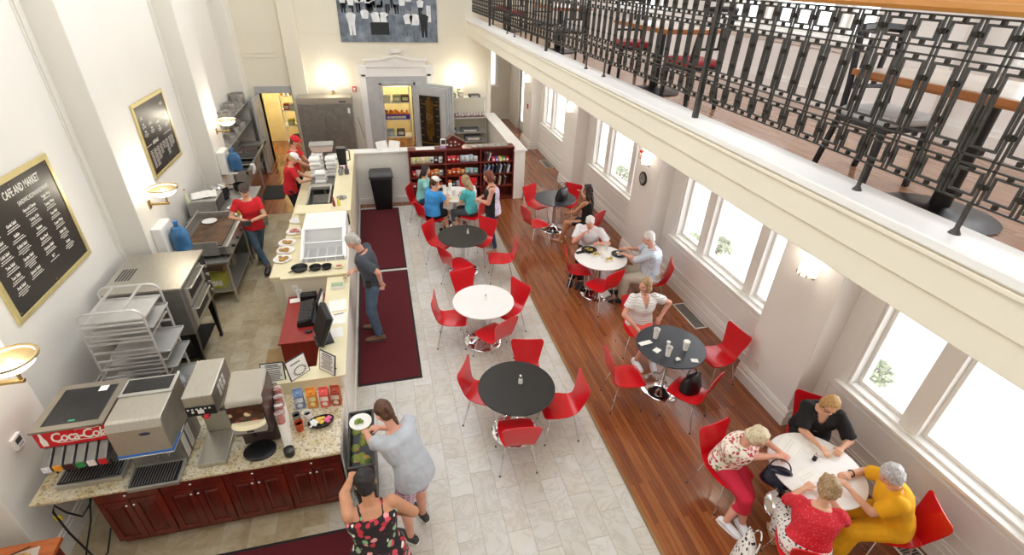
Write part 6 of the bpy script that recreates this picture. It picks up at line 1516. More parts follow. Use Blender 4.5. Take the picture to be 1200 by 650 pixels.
cafe_chair((3.3, 12.6, ZF), R(0), 'black balcony chair with a red seat second from the far end', 'red_seat')
cafe_chair((3.3, 14.3, ZF), R(180), 'black balcony chair with a red seat furthest away', 'red_seat')
def cafe_table(loc, label, first=[None]):
    if first[0]: return dup(first[0], loc, 0, label)
    t = thing('cafe_table', label, 'table', loc, 0, 'wood-topped pedestal tables on the balcony'); first[0] = t
    MB().box(-.33, .33, -.62, .62, .70, .715).box(-.325, .325, -.615, .615, .74, .752, 1).box(-.35, .35, -.64, .64, .715, .75).build('tabletop', [wood_mat('orange_table_edge', '#b06a34', '#cf8446', .3, (1, 1, 6)), pm('pale_tabletop', '#d9cfc4', .25)], t, smooth=None, bevel=.004)  # pale top colour stands in for window glare on the wood
    MB().cone((0, 0, .03), (0, 0, .70), .055, n=24).build('pedestal', 'black_metal', t)
    MB().lathe([(.32, 0), (.325, .012), (.24, .03), (.07, .045), (.055, .06)], n=48).build('base', 'black_metal', t, smooth=50); return t
cafe_table((3.30, 2.10, ZF), 'wood-topped pedestal table on the balcony nearest the viewer')
cafe_table((3.36, 5.9, ZF), 'wood-topped pedestal table on the balcony between two red seats')
cafe_table((3.36, 9.6, ZF), 'wood-topped pedestal table on the balcony, third from the viewer')
cafe_table((3.36, 13.45, ZF), 'wood-topped pedestal table furthest along the balcony')

# ------------------------------------------------------------------ shrubs outside the windows
M['leaf'] = pm('shrub_leaves', '#aab598', .8, var=.25, nscale=10)  # leaf colour paled to stand in for overexposed daylight
def shrub(loc, s_, label, seed):
    t = thing('shrub', label, 'shrub', loc, 0, 'shrubs outside the windows'); rr = random.Random(seed); m_ = MB()
    for k in range(260):
        a = rr.random()*2*PI; u = rr.uniform(-.2, 1); r = s_*math.sqrt(max(0, 1-u*u))*rr.uniform(.55, 1); c = Vector((r*math.cos(a), r*math.sin(a), s_*(.6+u*.8)))
        d = Vector((rr.uniform(-1, 1), rr.uniform(-1, 1), rr.uniform(-1, 1))).normalized()*.05; e = d.orthogonal().normalized()*.03
        m_._add([c-d, c+e, c+d, c-e], [(0, 1, 2, 3)])
    m_.build('foliage', 'leaf', t, smooth=None); m_ = MB()
    for k in range(6): a = k*1.05; m_.tube([(0, 0, 0), (.2*s_*math.cos(a), .2*s_*math.sin(a), s_*.5), (.5*s_*math.cos(a), .5*s_*math.sin(a), s_)], .012, 5)
    m_.build('branches', 'cherry', t)
for i, (x, y, s_, lab) in enumerate([(6.55, 3.95, .3, 'green shrub seen through the window pane nearest the viewer'), (6.7, 7.9, .28, 'green shrub seen in the middle pane of the three-pane window'), (6.25, 8.25, .25, 'small green shrub seen in the left pane of the three-pane window'), (6.4, 12.2, .35, 'pale shrub seen through the window behind the woman in the black dress')]): shrub((x, y, -.05), s_, lab, 30+i)
# ------------------------------------------------------------------ people
DG = bpy.context.evaluated_depsgraph_get
def remesh(mb, voxel, smooth=3, fac=.5):
    me = bpy.data.meshes.new('tmp'); me.from_pydata(mb.v, [], mb.f)
    bm = bmesh.new(); bm.from_mesh(me); bmesh.ops.recalc_face_normals(bm, faces=bm.faces); bm.to_mesh(me); bm.free()
    o = bpy.data.objects.new('tmp', me); COL.objects.link(o)
    r = o.modifiers.new('r', 'REMESH'); r.mode = 'VOXEL'; r.voxel_size = voxel
    if smooth: s = o.modifiers.new('s', 'SMOOTH'); s.factor = fac; s.iterations = smooth
    dg = DG(); dg.update(); out = bpy.data.meshes.new_from_object(o.evaluated_get(dg))
    bpy.data.objects.remove(o); bpy.data.meshes.remove(me)
    out.materials.clear(); out.polygons.foreach_set('use_smooth', [True]*len(out.polygons))
    return out
def ruffle(me, amp, freq, seed=0):
    ns = [Vector(v.normal) for v in me.vertices]; off = Vector((seed*3.1, seed*1.7, 0))
    for v, n_ in zip(me.vertices, ns):
        p = v.co*freq; q = noise.noise(p+off)+.5*noise.noise(p*2.1+off)
        v.co = v.co+n_*(amp*q)
def put(name, me, mat, parent, colour_fn=None):
    for x in (mat if isinstance(mat, list) else [mat]): me.materials.append(M[x] if isinstance(x, str) else x)
    if colour_fn:
        for p in me.polygons: p.material_index = colour_fn(p.center)
    o = bpy.data.objects.new(name, me); COL.objects.link(o)
    if parent: o.parent = parent
    return o
def rcone(m, p0, p1, r0, r1, caps=(1, 1), n=14):
    m.cone(p0, p1, r0, r1, n)
    if caps[0]: m.sphere(p0, r0*.995, 14, 9)
    if caps[1]: m.sphere(p1, r1*.995, 14, 9)
def ik(a, b, l1, l2, pole):
    a = Vector(a); b = Vector(b); d = b-a; L_ = d.length; mx = (l1+l2)*.985
    if L_ > mx: b = a+d*(mx/L_); d = b-a; L_ = mx
    L_ = max(L_, abs(l1-l2)*1.05+.02); u = d.normalized()
    x = (l1*l1-l2*l2+L_*L_)/(2*L_); h = math.sqrt(max(0, l1*l1-x*x))
    p = Vector(pole); p = p-u*p.dot(u); p.normalize()
    return a+u*x+p*h, b

SK = {'fair': pm('fair_skin', '#dfab8c', .5, var=.05, nscale=8), 'tan': pm('tanned_skin', '#c88f6c', .5, var=.05, nscale=8), 'pink': pm('pinkish_skin', '#e0a48c', .5, var=.06, nscale=8)}
for s_ in SK.values(): s_.node_tree.nodes['Principled BSDF'].inputs['Subsurface Weight'].default_value = .05
M['eye'] = pm('eye_dark', '#2c2220', .2); M['lips'] = pm('lips', '#b4574f', .45)
def hairmat(name, c0, c1):
    m, nt, b = newmat(name); w = nt.nodes.new('ShaderNodeTexNoise'); w.inputs['Scale'].default_value = 30; w.inputs['Detail'].default_value = 3
    nt.links.new(tc(nt, 'Object', (3, 3, .5)), w.inputs['Vector']); r = ramp(nt, [(.35, c0), (.65, c1)]); nt.links.new(w.outputs['Fac'], r.inputs['Fac']); nt.links.new(r.outputs['Color'], b.inputs['Base Color'])
    bp = nt.nodes.new('ShaderNodeBump'); bp.inputs['Strength'].default_value = .6; bp.inputs['Distance'].default_value = .006; nt.links.new(w.outputs['Fac'], bp.inputs['Height']); nt.links.new(bp.outputs['Normal'], b.inputs['Normal'])
    b.inputs['Roughness'].default_value = .5; return m
HM = {'brown': hairmat('brown_hair', '#3b2416', '#6b4428'), 'dark': hairmat('dark_hair', '#1b1412', '#38281f'), 'black': hairmat('black_hair', '#0f0d0d', '#262020'), 'grey': hairmat('grey_hair', '#9b958c', '#cfcac2'),
      'white': hairmat('white_hair', '#cfcbc4', '#efedea'), 'blonde': hairmat('blonde_hair', '#a87c48', '#d8b47a'), 'sandy': hairmat('sandy_hair', '#8f6f4c', '#c0a27a'), 'creamy': hairmat('cream_blonde_hair', '#c9b48c', '#e9dcc0'), 'silver': hairmat('silver_hair', '#a7a4a6', '#d9d8da'), 'auburn': hairmat('auburn_hair', '#5a2d1a', '#8c4d2c')}

def person(label, loc, heading, sex='f', height=1.66, fat=1., seat=None, lean=8, side=0, twist=0, head=(15, 0, 0), hands=None, feet=None, knees_out=.09, skin='fair',
           hair=('short', 'brown'), clothes=(), voxel=.0095, fist=False, glasses=None, cap=None, elbow=None, seed=0, z0=0., handtilt=(0, 0, -1)):
    k = height/1.70; a = R(heading-90); RZ = Matrix.Rotation(-a, 3, 'Z')
    def L(p): return RZ @ (Vector(p)-Vector((loc[0], loc[1], z0)))
    S = {}
    male = sex == 'm'; sw = (.195 if male else .168)*k; hw = .092*k
    f = fat
    P = Vector((0, 0, (seat+.105-z0) if seat else .925*k))
    ld = Vector((math.sin(R(side)), math.sin(R(lean)), math.cos(R(lean)))).normalized()
    lat = Vector((math.cos(R(twist)), math.sin(R(twist)), 0)); lat = (lat-ld*lat.dot(ld)).normalized(); dep = ld.cross(lat)   # depth axis, forward
    if dep.y < 0: dep = -dep
    mid = (ld+Vector((0, 0, 1))).normalized()
    def sp(h): return P+mid*min(h, .12)*k+ld*max(0, h-.12)*k
    NB = sp(.50); S['P'] = P; S['NB'] = NB
    SH = [NB-ld*.045*k+lat*(s_*sw) for s_ in (-1, 1)]
    hp, hy, hr = head
    base = Matrix((lat, dep, ld)).transposed()
    Hm = Matrix.Rotation(R(hy), 3, 'Z') @ Matrix.Rotation(R(-hp), 3, 'X') @ Matrix.Rotation(R(hr), 3, 'Y')
    yawm = Matrix.Rotation(math.atan2(lat.y, lat.x), 3, 'Z'); Hm = yawm @ Hm
    ndir = (ld*.75+Hm @ Vector((0, 0, 1))*.6+Vector((0, 0, .3))).normalized()
    HC = NB+ndir*.085*k+(Hm @ Vector((0, .012, .10)))*k
    W = [.165, .15, .128, .148, .165, .150, .075] if not male else [.158, .15, .140, .160, .182, .165, .08]
    D = [.115, .105, .092, .112, .108, .082, .06] if not male else [.112, .105, .100, .115, .118, .09, .065]
    HS = [.0, .10, .19, .30, .40, .455, .50]
    def rings(infl=0., lo=0, hi=6, belly=0.):
        out = []
        for i in range(lo, hi+1):
            ff = f if i < 5 else (1+(f-1)*.4)
            ax = Vector((1, 0, 0)) if i == 0 else (lat if i > 2 else (lat+Vector((1, 0, 0))).normalized())
            dx = Vector((0, 1, 0)) if i == 0 else dep
            c = sp(HS[i])+dx*((.012 if i == 3 and not male else 0)+belly*(1 if i in (1, 2) else .4 if i in (0, 3) else 0))*k
            out.append((c, ax*(W[i]*k*ff+infl), dx*(D[i]*k*ff*(1.06 if i < 4 else 1)+infl)))
        return out
    # arms
    ua, fa = .285*k, .245*k
    hands = hands or [None, None]; EL = []; WR = []
    for i, s_ in enumerate((-1, 1)):
        t_ = hands[i]
        if t_ is None: t_ = (SH[i]+Vector((s_*.07, .05, -.50*k))) if not seat else P+Vector((s_*.11, .30, .10))
        else: t_ = L(t_)
        pole = (elbow[i] if elbow and elbow[i] else (s_*.75, -.45, -.6))
        hd0 = (t_-SH[i]).normalized(); wt = t_-(hd0*.06*k)
        e_, w_ = ik(SH[i], wt, ua, fa, pole); EL.append(e_); WR.append(w_)
    # legs
    th, sh = .425*k, .415*k
    HJ = [P+Vector((s_*hw, .0, -.02*k)) for s_ in (-1, 1)]
    KN = []; AN = []; FD = []
    for i, s_ in enumerate((-1, 1)):
        if feet and feet[i]: t_ = L(feet[i]); an = Vector((t_.x, t_.y, .075*k+t_.z))
        elif seat: an = Vector((s_*(hw+.03), .40*k, .075*k))
        else: an = Vector((s_*hw*1.05, .0, .075*k))
        pole = Vector((s_*.15, 1, .6 if seat else .05)); kn, an = ik(HJ[i], an, th, sh, pole)
        KN.append(kn); AN.append(an); FD.append(Vector((s_*.18, 1, 0)).normalized())
    # ---- body
    m = MB(); m.loft(rings()); m.loft([(P+Vector((0, 0, -.10*k)), Vector((.12*k*f, 0, 0)), Vector((0, .095*k*f, 0))), (P+Vector((0, 0, .02)), Vector((.16*k*f, 0, 0)), Vector((0, .11*k*f, 0)))])
    rcone(m, NB-ld*.03*k, HC+Hm @ Vector((0, -.02, -.03))*k, .054*k, .047*k)
    for i, s_ in enumerate((-1, 1)):
        af = 1+(f-1)*.8
        rcone(m, SH[i], EL[i], .050*k*af, .040*k*af); rcone(m, EL[i], WR[i], .040*k*af, .026*k)
        rcone(m, SH[i], sp(.42)+lat*s_*.09*k, .050*k, .06*k)
        rcone(m, HJ[i], KN[i], .088*k*f, .055*k*af); c_ = KN[i]+(AN[i]-KN[i])*.32
        back = Vector((0, -.014, 0))*k; rcone(m, KN[i], c_+back, .052*k*af, .053*k*af); rcone(m, c_+back, AN[i], .053*k*af, .034*k)
        fd = FD[i]; h_ = AN[i]+Vector((0, 0, -.04*k))
        m.loft([(h_-fd*.05*k, Vector((.028*k, 0, 0)), Vector((0, 0, .028*k))), (h_+fd*.03*k, Vector((.035*k, 0, 0)), Vector((0, 0, .035*k))), (h_+fd*.13*k-Vector((0, 0, .012*k)), Vector((.042*k, 0, 0)), Vector((0, 0, .02*k))), (h_+fd*.19*k-Vector((0, 0, .015*k)), Vector((.028*k, 0, 0)), Vector((0, 0, .012*k)))])
        # hand
        hd = (WR[i]-EL[i]).normalized()
        pn = Vector(handtilt); pn = (pn-hd*pn.dot(hd)); pn = pn.normalized() if pn.length > .2 else hd.orthogonal().normalized()
        sd = hd.cross(pn).normalized()
        if sd.dot(lat)*s_ > 0: sd = -sd          # thumb side points inwards
        q = WR[i]
        m.loft([(q, sd*.024*k, pn*.018*k), (q+hd*.03*k, sd*.036*k, pn*.016*k), (q+hd*.085*k, sd*.040*k, pn*.014*k), (q+hd*.092*k, sd*.036*k, pn*.010*k)])
        for j, (o_, l_) in enumerate(((.030, .068), (.010, .078), (-.010, .073), (-.030, .057))):
            b0 = q+hd*.082*k+sd*o_*k; c1, c2 = (.45, 1.1) if not fist else (1.1, 2.3)
            d1 = (hd*math.cos(c1)+pn*math.sin(c1)+sd*o_*3); d2 = hd*math.cos(c2)+pn*math.sin(c2)
            b1 = b0+d1.normalized()*l_*.52*k; b2 = b1+d2.normalized()*l_*.48*k
            rcone(m, b0, b1, .0095*k, .0085*k, n=8); rcone(m, b1, b2, .0085*k, .007*k, n=8)
        t0 = q+hd*.022*k+sd*.026*k; t1 = t0+(hd*.7+sd*.7+pn*.25).normalized()*.035*k; t2 = t1+(hd*.95+sd*.15+pn*.4).normalized()*.03*k
        rcone(m, t0, t1, .012*k, .0105*k, n=8); rcone(m, t1, t2, .0105*k, .008*k, n=8)
    def head_prims(m_, prims):
        old = m_.X; m_.X = Matrix.Translation(HC) @ Hm.to_4x4() @ Matrix.Scale(k, 4)
        for p_ in prims: m_.sphere(p_[0], p_[1], 20, 14)
        m_.X = old
    head_prims(m, [((0, -.012, .022), (.074, .092, .092)), ((0, .016, -.028), (.060, .070, .080)), ((0, .040, -.082), (.036, .036, .028)), ((0, .078, .020), (.046, .014, .012)),
                   ((0, .095, -.024), (.013, .016, .013)), ((0, .088, -.004), (.008, .014, .028)), ((-.076, -.006, -.012), (.010, .020, .030)), ((.076, -.006, -.012), (.010, .020, .030)),
                   ((0, .080, -.056), (.024, .012, .006)), ((0, .079, -.066), (.020, .012, .006)), ((-.038, .062, -.03), (.022, .02, .022)), ((.038, .062, -.03), (.022, .02, .022))])
    me = remesh(m, voxel, 2, .45)
    Hi = (Matrix.Translation(HC) @ Hm.to_4x4() @ Matrix.Scale(k, 4)).inverted()
    def cf(c):
        q = Hi @ c
        if q.y > .060 and abs(q.z-.003) < .007 and .020 < abs(q.x) < .040: return 1
        if q.y > .078 and abs(q.z+.061) < .006 and abs(q.x) < .020: return 2
        return 0
    body = put('person', me, [SK[skin], 'eye', 'lips'], None, cf)
    tag(body, label, 'person'); body.location = (loc[0], loc[1], z0); body.rotation_euler = (0, 0, a)

    # ---- clothes
    def garment(name, prims_fn, mat, vox=.011, sm=9, amp=.004, fr=11, cut=None):
        g = MB(); prims_fn(g); me_ = remesh(g, vox, sm, .5); ruffle(me_, amp, fr, seed+len(name))
        if cut:
            bm = bmesh.new(); bm.from_mesh(me_); dl = [v for v in bm.verts if cut(v.co)]; bmesh.ops.delete(bm, geom=dl, context='VERTS'); bm.to_mesh(me_); bm.free()
        return put(name, me_, mat, body)
    def chest(c):   # body coords of a point: lateral, forward, up from pelvis
        d = c-P; return d.dot(lat), d.dot(dep), d.dot(ld)
    def shirt(g, sleeve=.55, infl=.020, hem=0, flare=.015, neck=True, collar=False, belly=0., sl_infl=.018, hemlen=.0):
        rr_ = rings(infl, 0, 6, belly)
        if neck: rr_[-1] = (rr_[-1][0]-ld*.012*k, rr_[-1][1]*.92, rr_[-1][2]*.95)
        low = P+Vector((0, 0, -(.03+hemlen)*k)); c0 = rr_[0]
        rr_ = [(low, c0[1]*(1+flare*3), c0[2]*(1+flare*3))]+rr_
        g.loft(rr_)
        for i, s_ in enumerate((-1, 1)):
            af = 1+(f-1)*.8
            if sleeve > 0:
                rcone(g, SH[i], sp(.40)+lat*s_*.09*k, .056*k+infl*.6, .075*k+infl*.4)
                if sleeve <= 1: e_ = SH[i]+(EL[i]-SH[i])*sleeve; g.sphere(SH[i], .048*k*af+sl_infl*.55, 14, 9); g.cone(SH[i], e_, .048*k*af+sl_infl*.55, .046*k*af+sl_infl, 18)
                else:
                    rcone(g, SH[i], EL[i], .052*k*af+sl_infl*.7, .044*k+sl_infl*.7); e_ = EL[i]+(WR[i]-EL[i])*(sleeve-1); g.cone(EL[i], e_, .044*k+sl_infl*.7, .033*k+sl_infl*.6, 18)
        if collar:
            n_ = 18; c_ = NB-ld*.0*k; pts = [c_+lat*math.cos(2*PI*j/n_)*.068*k+dep*(math.sin(2*PI*j/n_)*.066-.004)*k+ld*(.012-.022*math.sin(2*PI*j/n_))*k for j in range(n_)]
            g.tube(pts, .014*k, 8, True)
    def vcut(depth=.12, slope=.45):
        def fn(c):
            x, y, z = chest(c); top = .50*k
            return y > .02*k and z > top-depth*k and abs(x) < (z-(top-depth*k))*slope and (c-NB).length < .25*k
        return fn
    def tank(g, infl=.014, hemlen=.0, low=0):
        rr_ = rings(infl, low, 4); c = sp(.435); rr_.append((c, lat*(W[4]*k*.88+infl*.5), dep*(D[4]*k*.85+infl*.6)))
        if low == 0: rr_ = [(P+Vector((0, 0, -(.03+hemlen)*k)), rr_[0][1]*1.06, rr_[0][2]*1.06)]+rr_
        g.loft(rr_)
        for s_ in (-1, 1): g.tube([sp(.41)+lat*s_*.085*k+dep*.10*k, sp(.475)+lat*s_*.092*k+dep*.055*k, sp(.497)+lat*s_*.09*k, sp(.47)+lat*s_*.085*k-dep*.065*k, sp(.41)+lat*s_*.08*k-dep*.095*k], .014*k, 8)
    def pants(g, end=1.9, infl=.012, r_end=None, flare=0):
        """end: 0..1 along the thigh, 1..2 along the shin"""
        rr_ = rings(infl, 0, 1); g.loft([(P+Vector((0, 0, -.11*k)), Vector((.13*k*f+infl, 0, 0)), Vector((0, .10*k*f+infl, 0)))]+rr_)
        af = 1+(f-1)*.8
        for i in (0, 1):
            if end <= 1:
                e_ = HJ[i]+(KN[i]-HJ[i])*end; g.sphere(HJ[i], .088*k*f+infl, 16, 10); g.cone(HJ[i], e_, .088*k*f+infl, (.088*f+(.055*af-.088*f)*end)*k+infl+flare, 20)
            else:
                rcone(g, HJ[i], KN[i], .088*k*f+infl, .055*k*af+infl); e_ = KN[i]+(AN[i]-KN[i])*(end-1); g.cone(KN[i]+Vector((0, -.008, 0)), e_, .055*k*af+infl, (r_end or .045*k)+infl+flare, 20)
    def skirt(g, end=.75, infl=.02, flare=.0):
        """cloth hull over both thighs, then down the shins when longer than 1"""
        rr_ = rings(infl, 0, 1); g.loft([(P+Vector((0, 0, -.10*k)), Vector((.15*k*f+infl, 0, 0)), Vector((0, .11*k*f+infl, 0)))]+rr_)
        c0 = (HJ[0]+HJ[1])/2; c1 = (KN[0]+KN[1])/2; t_ = min(end, 1)
        w0 = (HJ[1]-HJ[0]).length/2+.088*k*f+infl; w1 = (KN[1]-KN[0]).length/2+.06*k*f+infl+flare; R0 = .088*k*f+infl; R1 = .065*k*f+infl+flare
        d_ = (c1-c0).normalized(); up_ = d_.cross(Vector((1, 0, 0))).normalized(); ce = c0+(c1-c0)*t_
        g.loft([(c0-d_*.02, Vector((w0, 0, 0)), up_*R0), (c0+(c1-c0)*t_*.5, Vector((w0+(w1-w0)*t_*.5, 0, 0)), up_*(R0*.5+R1*.5)), (ce, Vector((w0+(w1-w0)*t_, 0, 0)), up_*(R0+(R1-R0)*t_))])
        if end > 1:
            a0 = (AN[0]+AN[1])/2; e2 = c1+(a0-c1)*(end-1); w2 = (AN[1]-AN[0]).length/2+.07*k+infl+flare
            g.loft([(c1+Vector((0, 0, .03)), Vector((w1, 0, 0)), Vector((0, R1, 0))), ((c1+e2)/2, Vector(((w1+w2)/2, 0, 0)), Vector((0, R1*1.05, 0))), (e2, Vector((w2, 0, 0)), Vector((0, R1*1.15, 0)))]); g.sphere(c1, (w1, R1, R1), 18, 10)
    FN = dict(shirt=shirt, tank=tank, pants=pants, skirt=skirt)
    for c in clothes:
        nm, fn, mat, kw = c; kw = dict(kw); vn = kw.pop('v', None); amp = kw.pop('amp', .004)
        if isinstance(fn, str): garment(nm, lambda g: FN[fn](g, **kw), mat, amp=amp, cut=vcut(*vn) if vn else None)
        else: garment(nm, lambda g: [FN[f2](g, **kw2) for f2, kw2 in fn], mat, amp=amp)
    # ---- hair, cap, glasses
    st, hc = hair; hp_ = [((0, -.020, .034), (.083, .093, .092)), ((0, -.045, -.02), (.072, .060, .072))]; amp, fr = .005, 30
    if st == 'balding': hp_ = [((0, -.036, .012), (.081, .078, .080)), ((-.06, -.005, .01), (.024, .048, .036)), ((.06, -.005, .01), (.024, .048, .036))]
    if st == 'fluffy': hp_ = [((0, -.020, .045), (.095, .098, .095)), ((0, -.050, -.02), (.085, .065, .080)), ((-.07, -.01, .0), (.028, .05, .05)), ((.07, -.01, .0), (.028, .05, .05))]; amp, fr = .010, 22
    if st == 'bob': hp_ += [((-.07, -.008, -.03), (.028, .052, .085)), ((.07, -.008, -.03), (.028, .052, .085)), ((0, -.06, -.07), (.078, .045, .075))]
    if st in ('long', 'curly'): hp_ += [((-.072, -.008, -.04), (.030, .050, .10)), ((.072, -.008, -.04), (.030, .050, .10)), ((0, -.065, -.08), (.085, .045, .10)), ((0, -.080, -.17), (.090, .038, .11))]
    if st == 'curly': hp_ += [((-.085, .0, -.12), (.040, .045, .09)), ((.085, .0, -.12), (.040, .045, .09))]; amp, fr = .018, 24
    if st == 'pony': hp_ += [((0, -.115, .03), (.028, .03, .03)), ((0, -.135, -.02), (.03, .028, .06)), ((0, -.135, -.09), (.022, .022, .07))]
    g = MB(); head_prims(g, hp_)
    if st == 'curly' or st == 'fluffy':
        rr2 = random.Random(seed+4)
        for kk in range(40 if st == 'curly' else 26):
            th_ = rr2.uniform(0, 2*PI); zz = rr2.uniform(-.20 if st == 'curly' else -.05, .12)
            if math.sin(th_) > .35 and zz < .07: continue
            q_ = math.sqrt(max(.05, 1-(max(0, zz-.02)/.115)**2)); head_prims(g, [((math.cos(th_)*.086*q_, math.sin(th_)*.085*q_-.02, zz), (.022, .022, .024))])
    me_ = remesh(g, .010, 2, .5); ruffle(me_, amp, fr, seed); put('hair', me_, HM[hc], body)
    if cap:
        g = MB(); head_prims(g, [((0, -.012, .050), (.088, .100, .080))]); old = g.X; g.X = Matrix.Translation(HC) @ Hm.to_4x4() @ Matrix.Scale(k, 4)
        g.loft([((0, .06, .052), (.066, 0, 0), (0, 0, .008)), ((0, .11, .050), (.062, 0, 0), (0, 0, .006)), ((0, .150, .040), (.035, 0, 0), (0, 0, .005))]); g.sphere((0, -.012, .130), .008, 8, 6); g.X = old
        put('cap', remesh(g, .009, 2, .5), cap, body)
    if glasses:
        g = MB(); g.X = Matrix.Translation(HC) @ Hm.to_4x4() @ Matrix.Scale(k, 4)
        for s_ in (-1, 1):
            g.tube([(s_*.033+.024*math.cos(a_), .090, .002+.017*math.sin(a_)) for a_ in [2*PI*j/14 for j in range(14)]], .0025, 6, True); g.tube([(s_*.058, .088, .006), (s_*.080, .02, .006), (s_*.082, -.02, .0)], .0025, 6)
        g.tube([(-.01, .092, .004), (.01, .092, .004)], .0025, 6); g.build('glasses', glasses, body)
    # ---- shoes
    return body, dict(HC=HC, WR=WR, EL=EL, SH=SH, AN=AN, FD=FD, P=P, NB=NB, KN=KN, lat=lat, dep=dep, ld=ld, k=k)
def shoes(body, S, mat, kind='sneaker', sole='white_plastic'):
    k = S['k']
    for i in (0, 1):
        fd = S['FD'][i]; a_ = S['AN'][i]; g = MB(); sd = Vector((fd.y, -fd.x, 0)); z = Vector((0, 0, 1)); b0 = Vector((a_.x, a_.y, a_.z-.075*k))
        if kind == 'sandal':
            g.loft([(b0-fd*.07*k+z*.008, sd*.030*k, z*.008), (b0+fd*.05*k+z*.008, sd*.04*k, z*.008), (b0+fd*.20*k+z*.008, sd*.03*k, z*.008)])
            g.tube([b0+fd*.12*k-sd*.045*k+z*.01, b0+fd*.11*k+z*.055*k, b0+fd*.12*k+sd*.045*k+z*.01], .007); g.tube([b0-fd*.05*k-sd*.034*k+z*.02, b0+fd*.03*k+z*.085*k, b0-fd*.05*k+sd*.034*k+z*.02], .007)
            put('shoe', remesh(g, .008, 1), mat, body); continue
        g.loft([(b0-fd*.085*k+z*.03, sd*.026*k, z*.026), (b0-fd*.06*k+z*.045, sd*.040*k, z*.044), (b0-fd*.0*k+z*.045, sd*.042*k, z*.045), (b0+fd*.07*k+z*.038, sd*.048*k, z*.037), (b0+fd*.15*k+z*.028, sd*.047*k, z*.027), (b0+fd*.205*k+z*.022, sd*.030*k, z*.018)])
        g.cone(a_-z*.05, a_+z*(.01 if kind == 'sneaker' else .0), .046*k, .042*k, 16)
        sh_ = put('shoe', remesh(g, .008, 2), mat, body)
        g = MB(); g.loft([(b0-fd*.09*k+z*.010, sd*.026*k, z*.012), (b0-fd*.04*k+z*.010, sd*.044*k, z*.013), (b0+fd*.08*k+z*.010, sd*.052*k, z*.013), (b0+fd*.16*k+z*.010, sd*.049*k, z*.012), (b0+fd*.215*k+z*.010, sd*.028*k, z*.011)]); g.build('sole', sole, sh_)

cl = lambda n_, c, **k2: pm(n_, c, .85, var=k2.pop('var', .06), nscale=k2.pop('nscale', 9), bump=.15, bscale=120, **k2)
C_ = dict(jeans=cl('blue_jeans', '#4f6479', var=.14, nscale=6), djeans=cl('dark_jeans', '#2f4668', var=.12), red=cl('red_tee', '#d3202a'), blackc=cl('black_cloth', '#18181b'), charcoal=cl('charcoal_polo', '#454a53'),
          blue=cl('bright_blue_tee', '#3f9ae0'), teal=cl('turquoise_tee', '#57c4c8'), pteal=cl('pale_turquoise_tee', '#8fd0cc'), white=cl('white_cloth', '#eeeef2'), khaki=cl('khaki_trousers', '#c9bfae'), grey=cl('grey_tee', '#bcc1c8'),
          yellow=cl('yellow_cloth', '#f2b215'), coral=cl('coral_shorts', '#f0574f'), crimson=cl('crimson_trousers', '#cf2340'), greyp=cl('dark_grey_trousers', '#4f5358'), lavender=spot_mat('lavender_print', '#d9d3e6', ['#b7a9d6', '#efeaf4', '#a99acb'], 26, .35),
          floral=spot_mat('floral_print', '#f2ebdc', ['#c23b44', '#d9808a', '#b0353c', '#6f8a5a'], 26, .40, smooth=.08), tropical=spot_mat('tropical_print', '#221a1c', ['#d4485a', '#f0e6dc', '#c2303c', '#8fb08a', '#e8a0a0'], 17, .42),
          plaid=stripe_mat('pale_blue_check', '#dfe8f2', '#bccfe4', .03, .3, 'Z', second='#9fb8d6'), plaidp=stripe_mat('pink_check', '#c9a2b8', '#8c5f86', .05, .35, 'Z', second='#e6d6de'), stripes=stripe_mat('thin_black_stripes', '#f0ede9', '#98949a', .034, .15, 'Z'),
          knit=spot_mat('red_open_knit', '#d62535', ['#e2525c', '#c01e2c', '#e86a70'], 55, .3), tan=cl('tan_shoe', '#7a5c46'), capw=cl('white_cap', '#f0eeea'), capd=cl('dark_cap', '#4a3c38'), zebra=spot_mat('black_white_print', '#f2f0ea', ['#1a1a1a', '#222222', '#111111'], 30, .3))
M.update({'c_'+k_: v for k_, v in C_.items()})

# --- seniors' table -------------------------------------------------
b, S = person('person in a cream blouse with red flowers and crimson trousers', (3.24, 2.80), -78, fat=1.22, height=1.60, seat=.455, z0=.012, lean=20, head=(32, 28, 0), side=10, hands=((3.68, 2.56, .80), (3.66, 2.50, .82)), elbow=((-.8, -.2, -.6), (.6, -.3, -.6)),
    feet=((3.10, 2.42, 0), (3.26, 2.36, 0)), hair=('fluffy', 'creamy'), voxel=.008, seed=1, glasses='steel_dark', fist=True, skin='pink',
    clothes=[('blouse', 'shirt', C_['floral'], dict(sleeve=.85, infl=.028, collar=True, sl_infl=.024)), ('trousers', 'pants', C_['crimson'], dict(end=1.55, infl=.014))]); shoes(b, S, C_['white'])
b, S = person('person in a black top, with glasses and blonde hair, at the seniors\' table', (4.44, 2.96), -130, fat=1.22, height=1.62, seat=.455, z0=.012, lean=20, head=(34, 8, 0), hands=((4.29, 2.44, .79), (4.10, 2.52, .79)), hair=('bob', 'blonde'), voxel=.008, seed=2, glasses='black',
    clothes=[('blouse', 'shirt', C_['blackc'], dict(sleeve=.95, infl=.028, sl_infl=.026, v=(.11, .5))), ('trousers', 'pants', C_['blackc'], dict(end=1.9))]); shoes(b, S, 'black')
m_ = MB()
for k2 in range(4): c0 = S['NB']+S['dep']*(.105+.012*k2)*1.0-S['ld']*(.18+.026*k2); m_.tube([c0-S['lat']*.05, c0+S['dep']*.012, c0+S['lat']*.05], .0045, 6)
m_.build('white_stripes', 'paper', b)
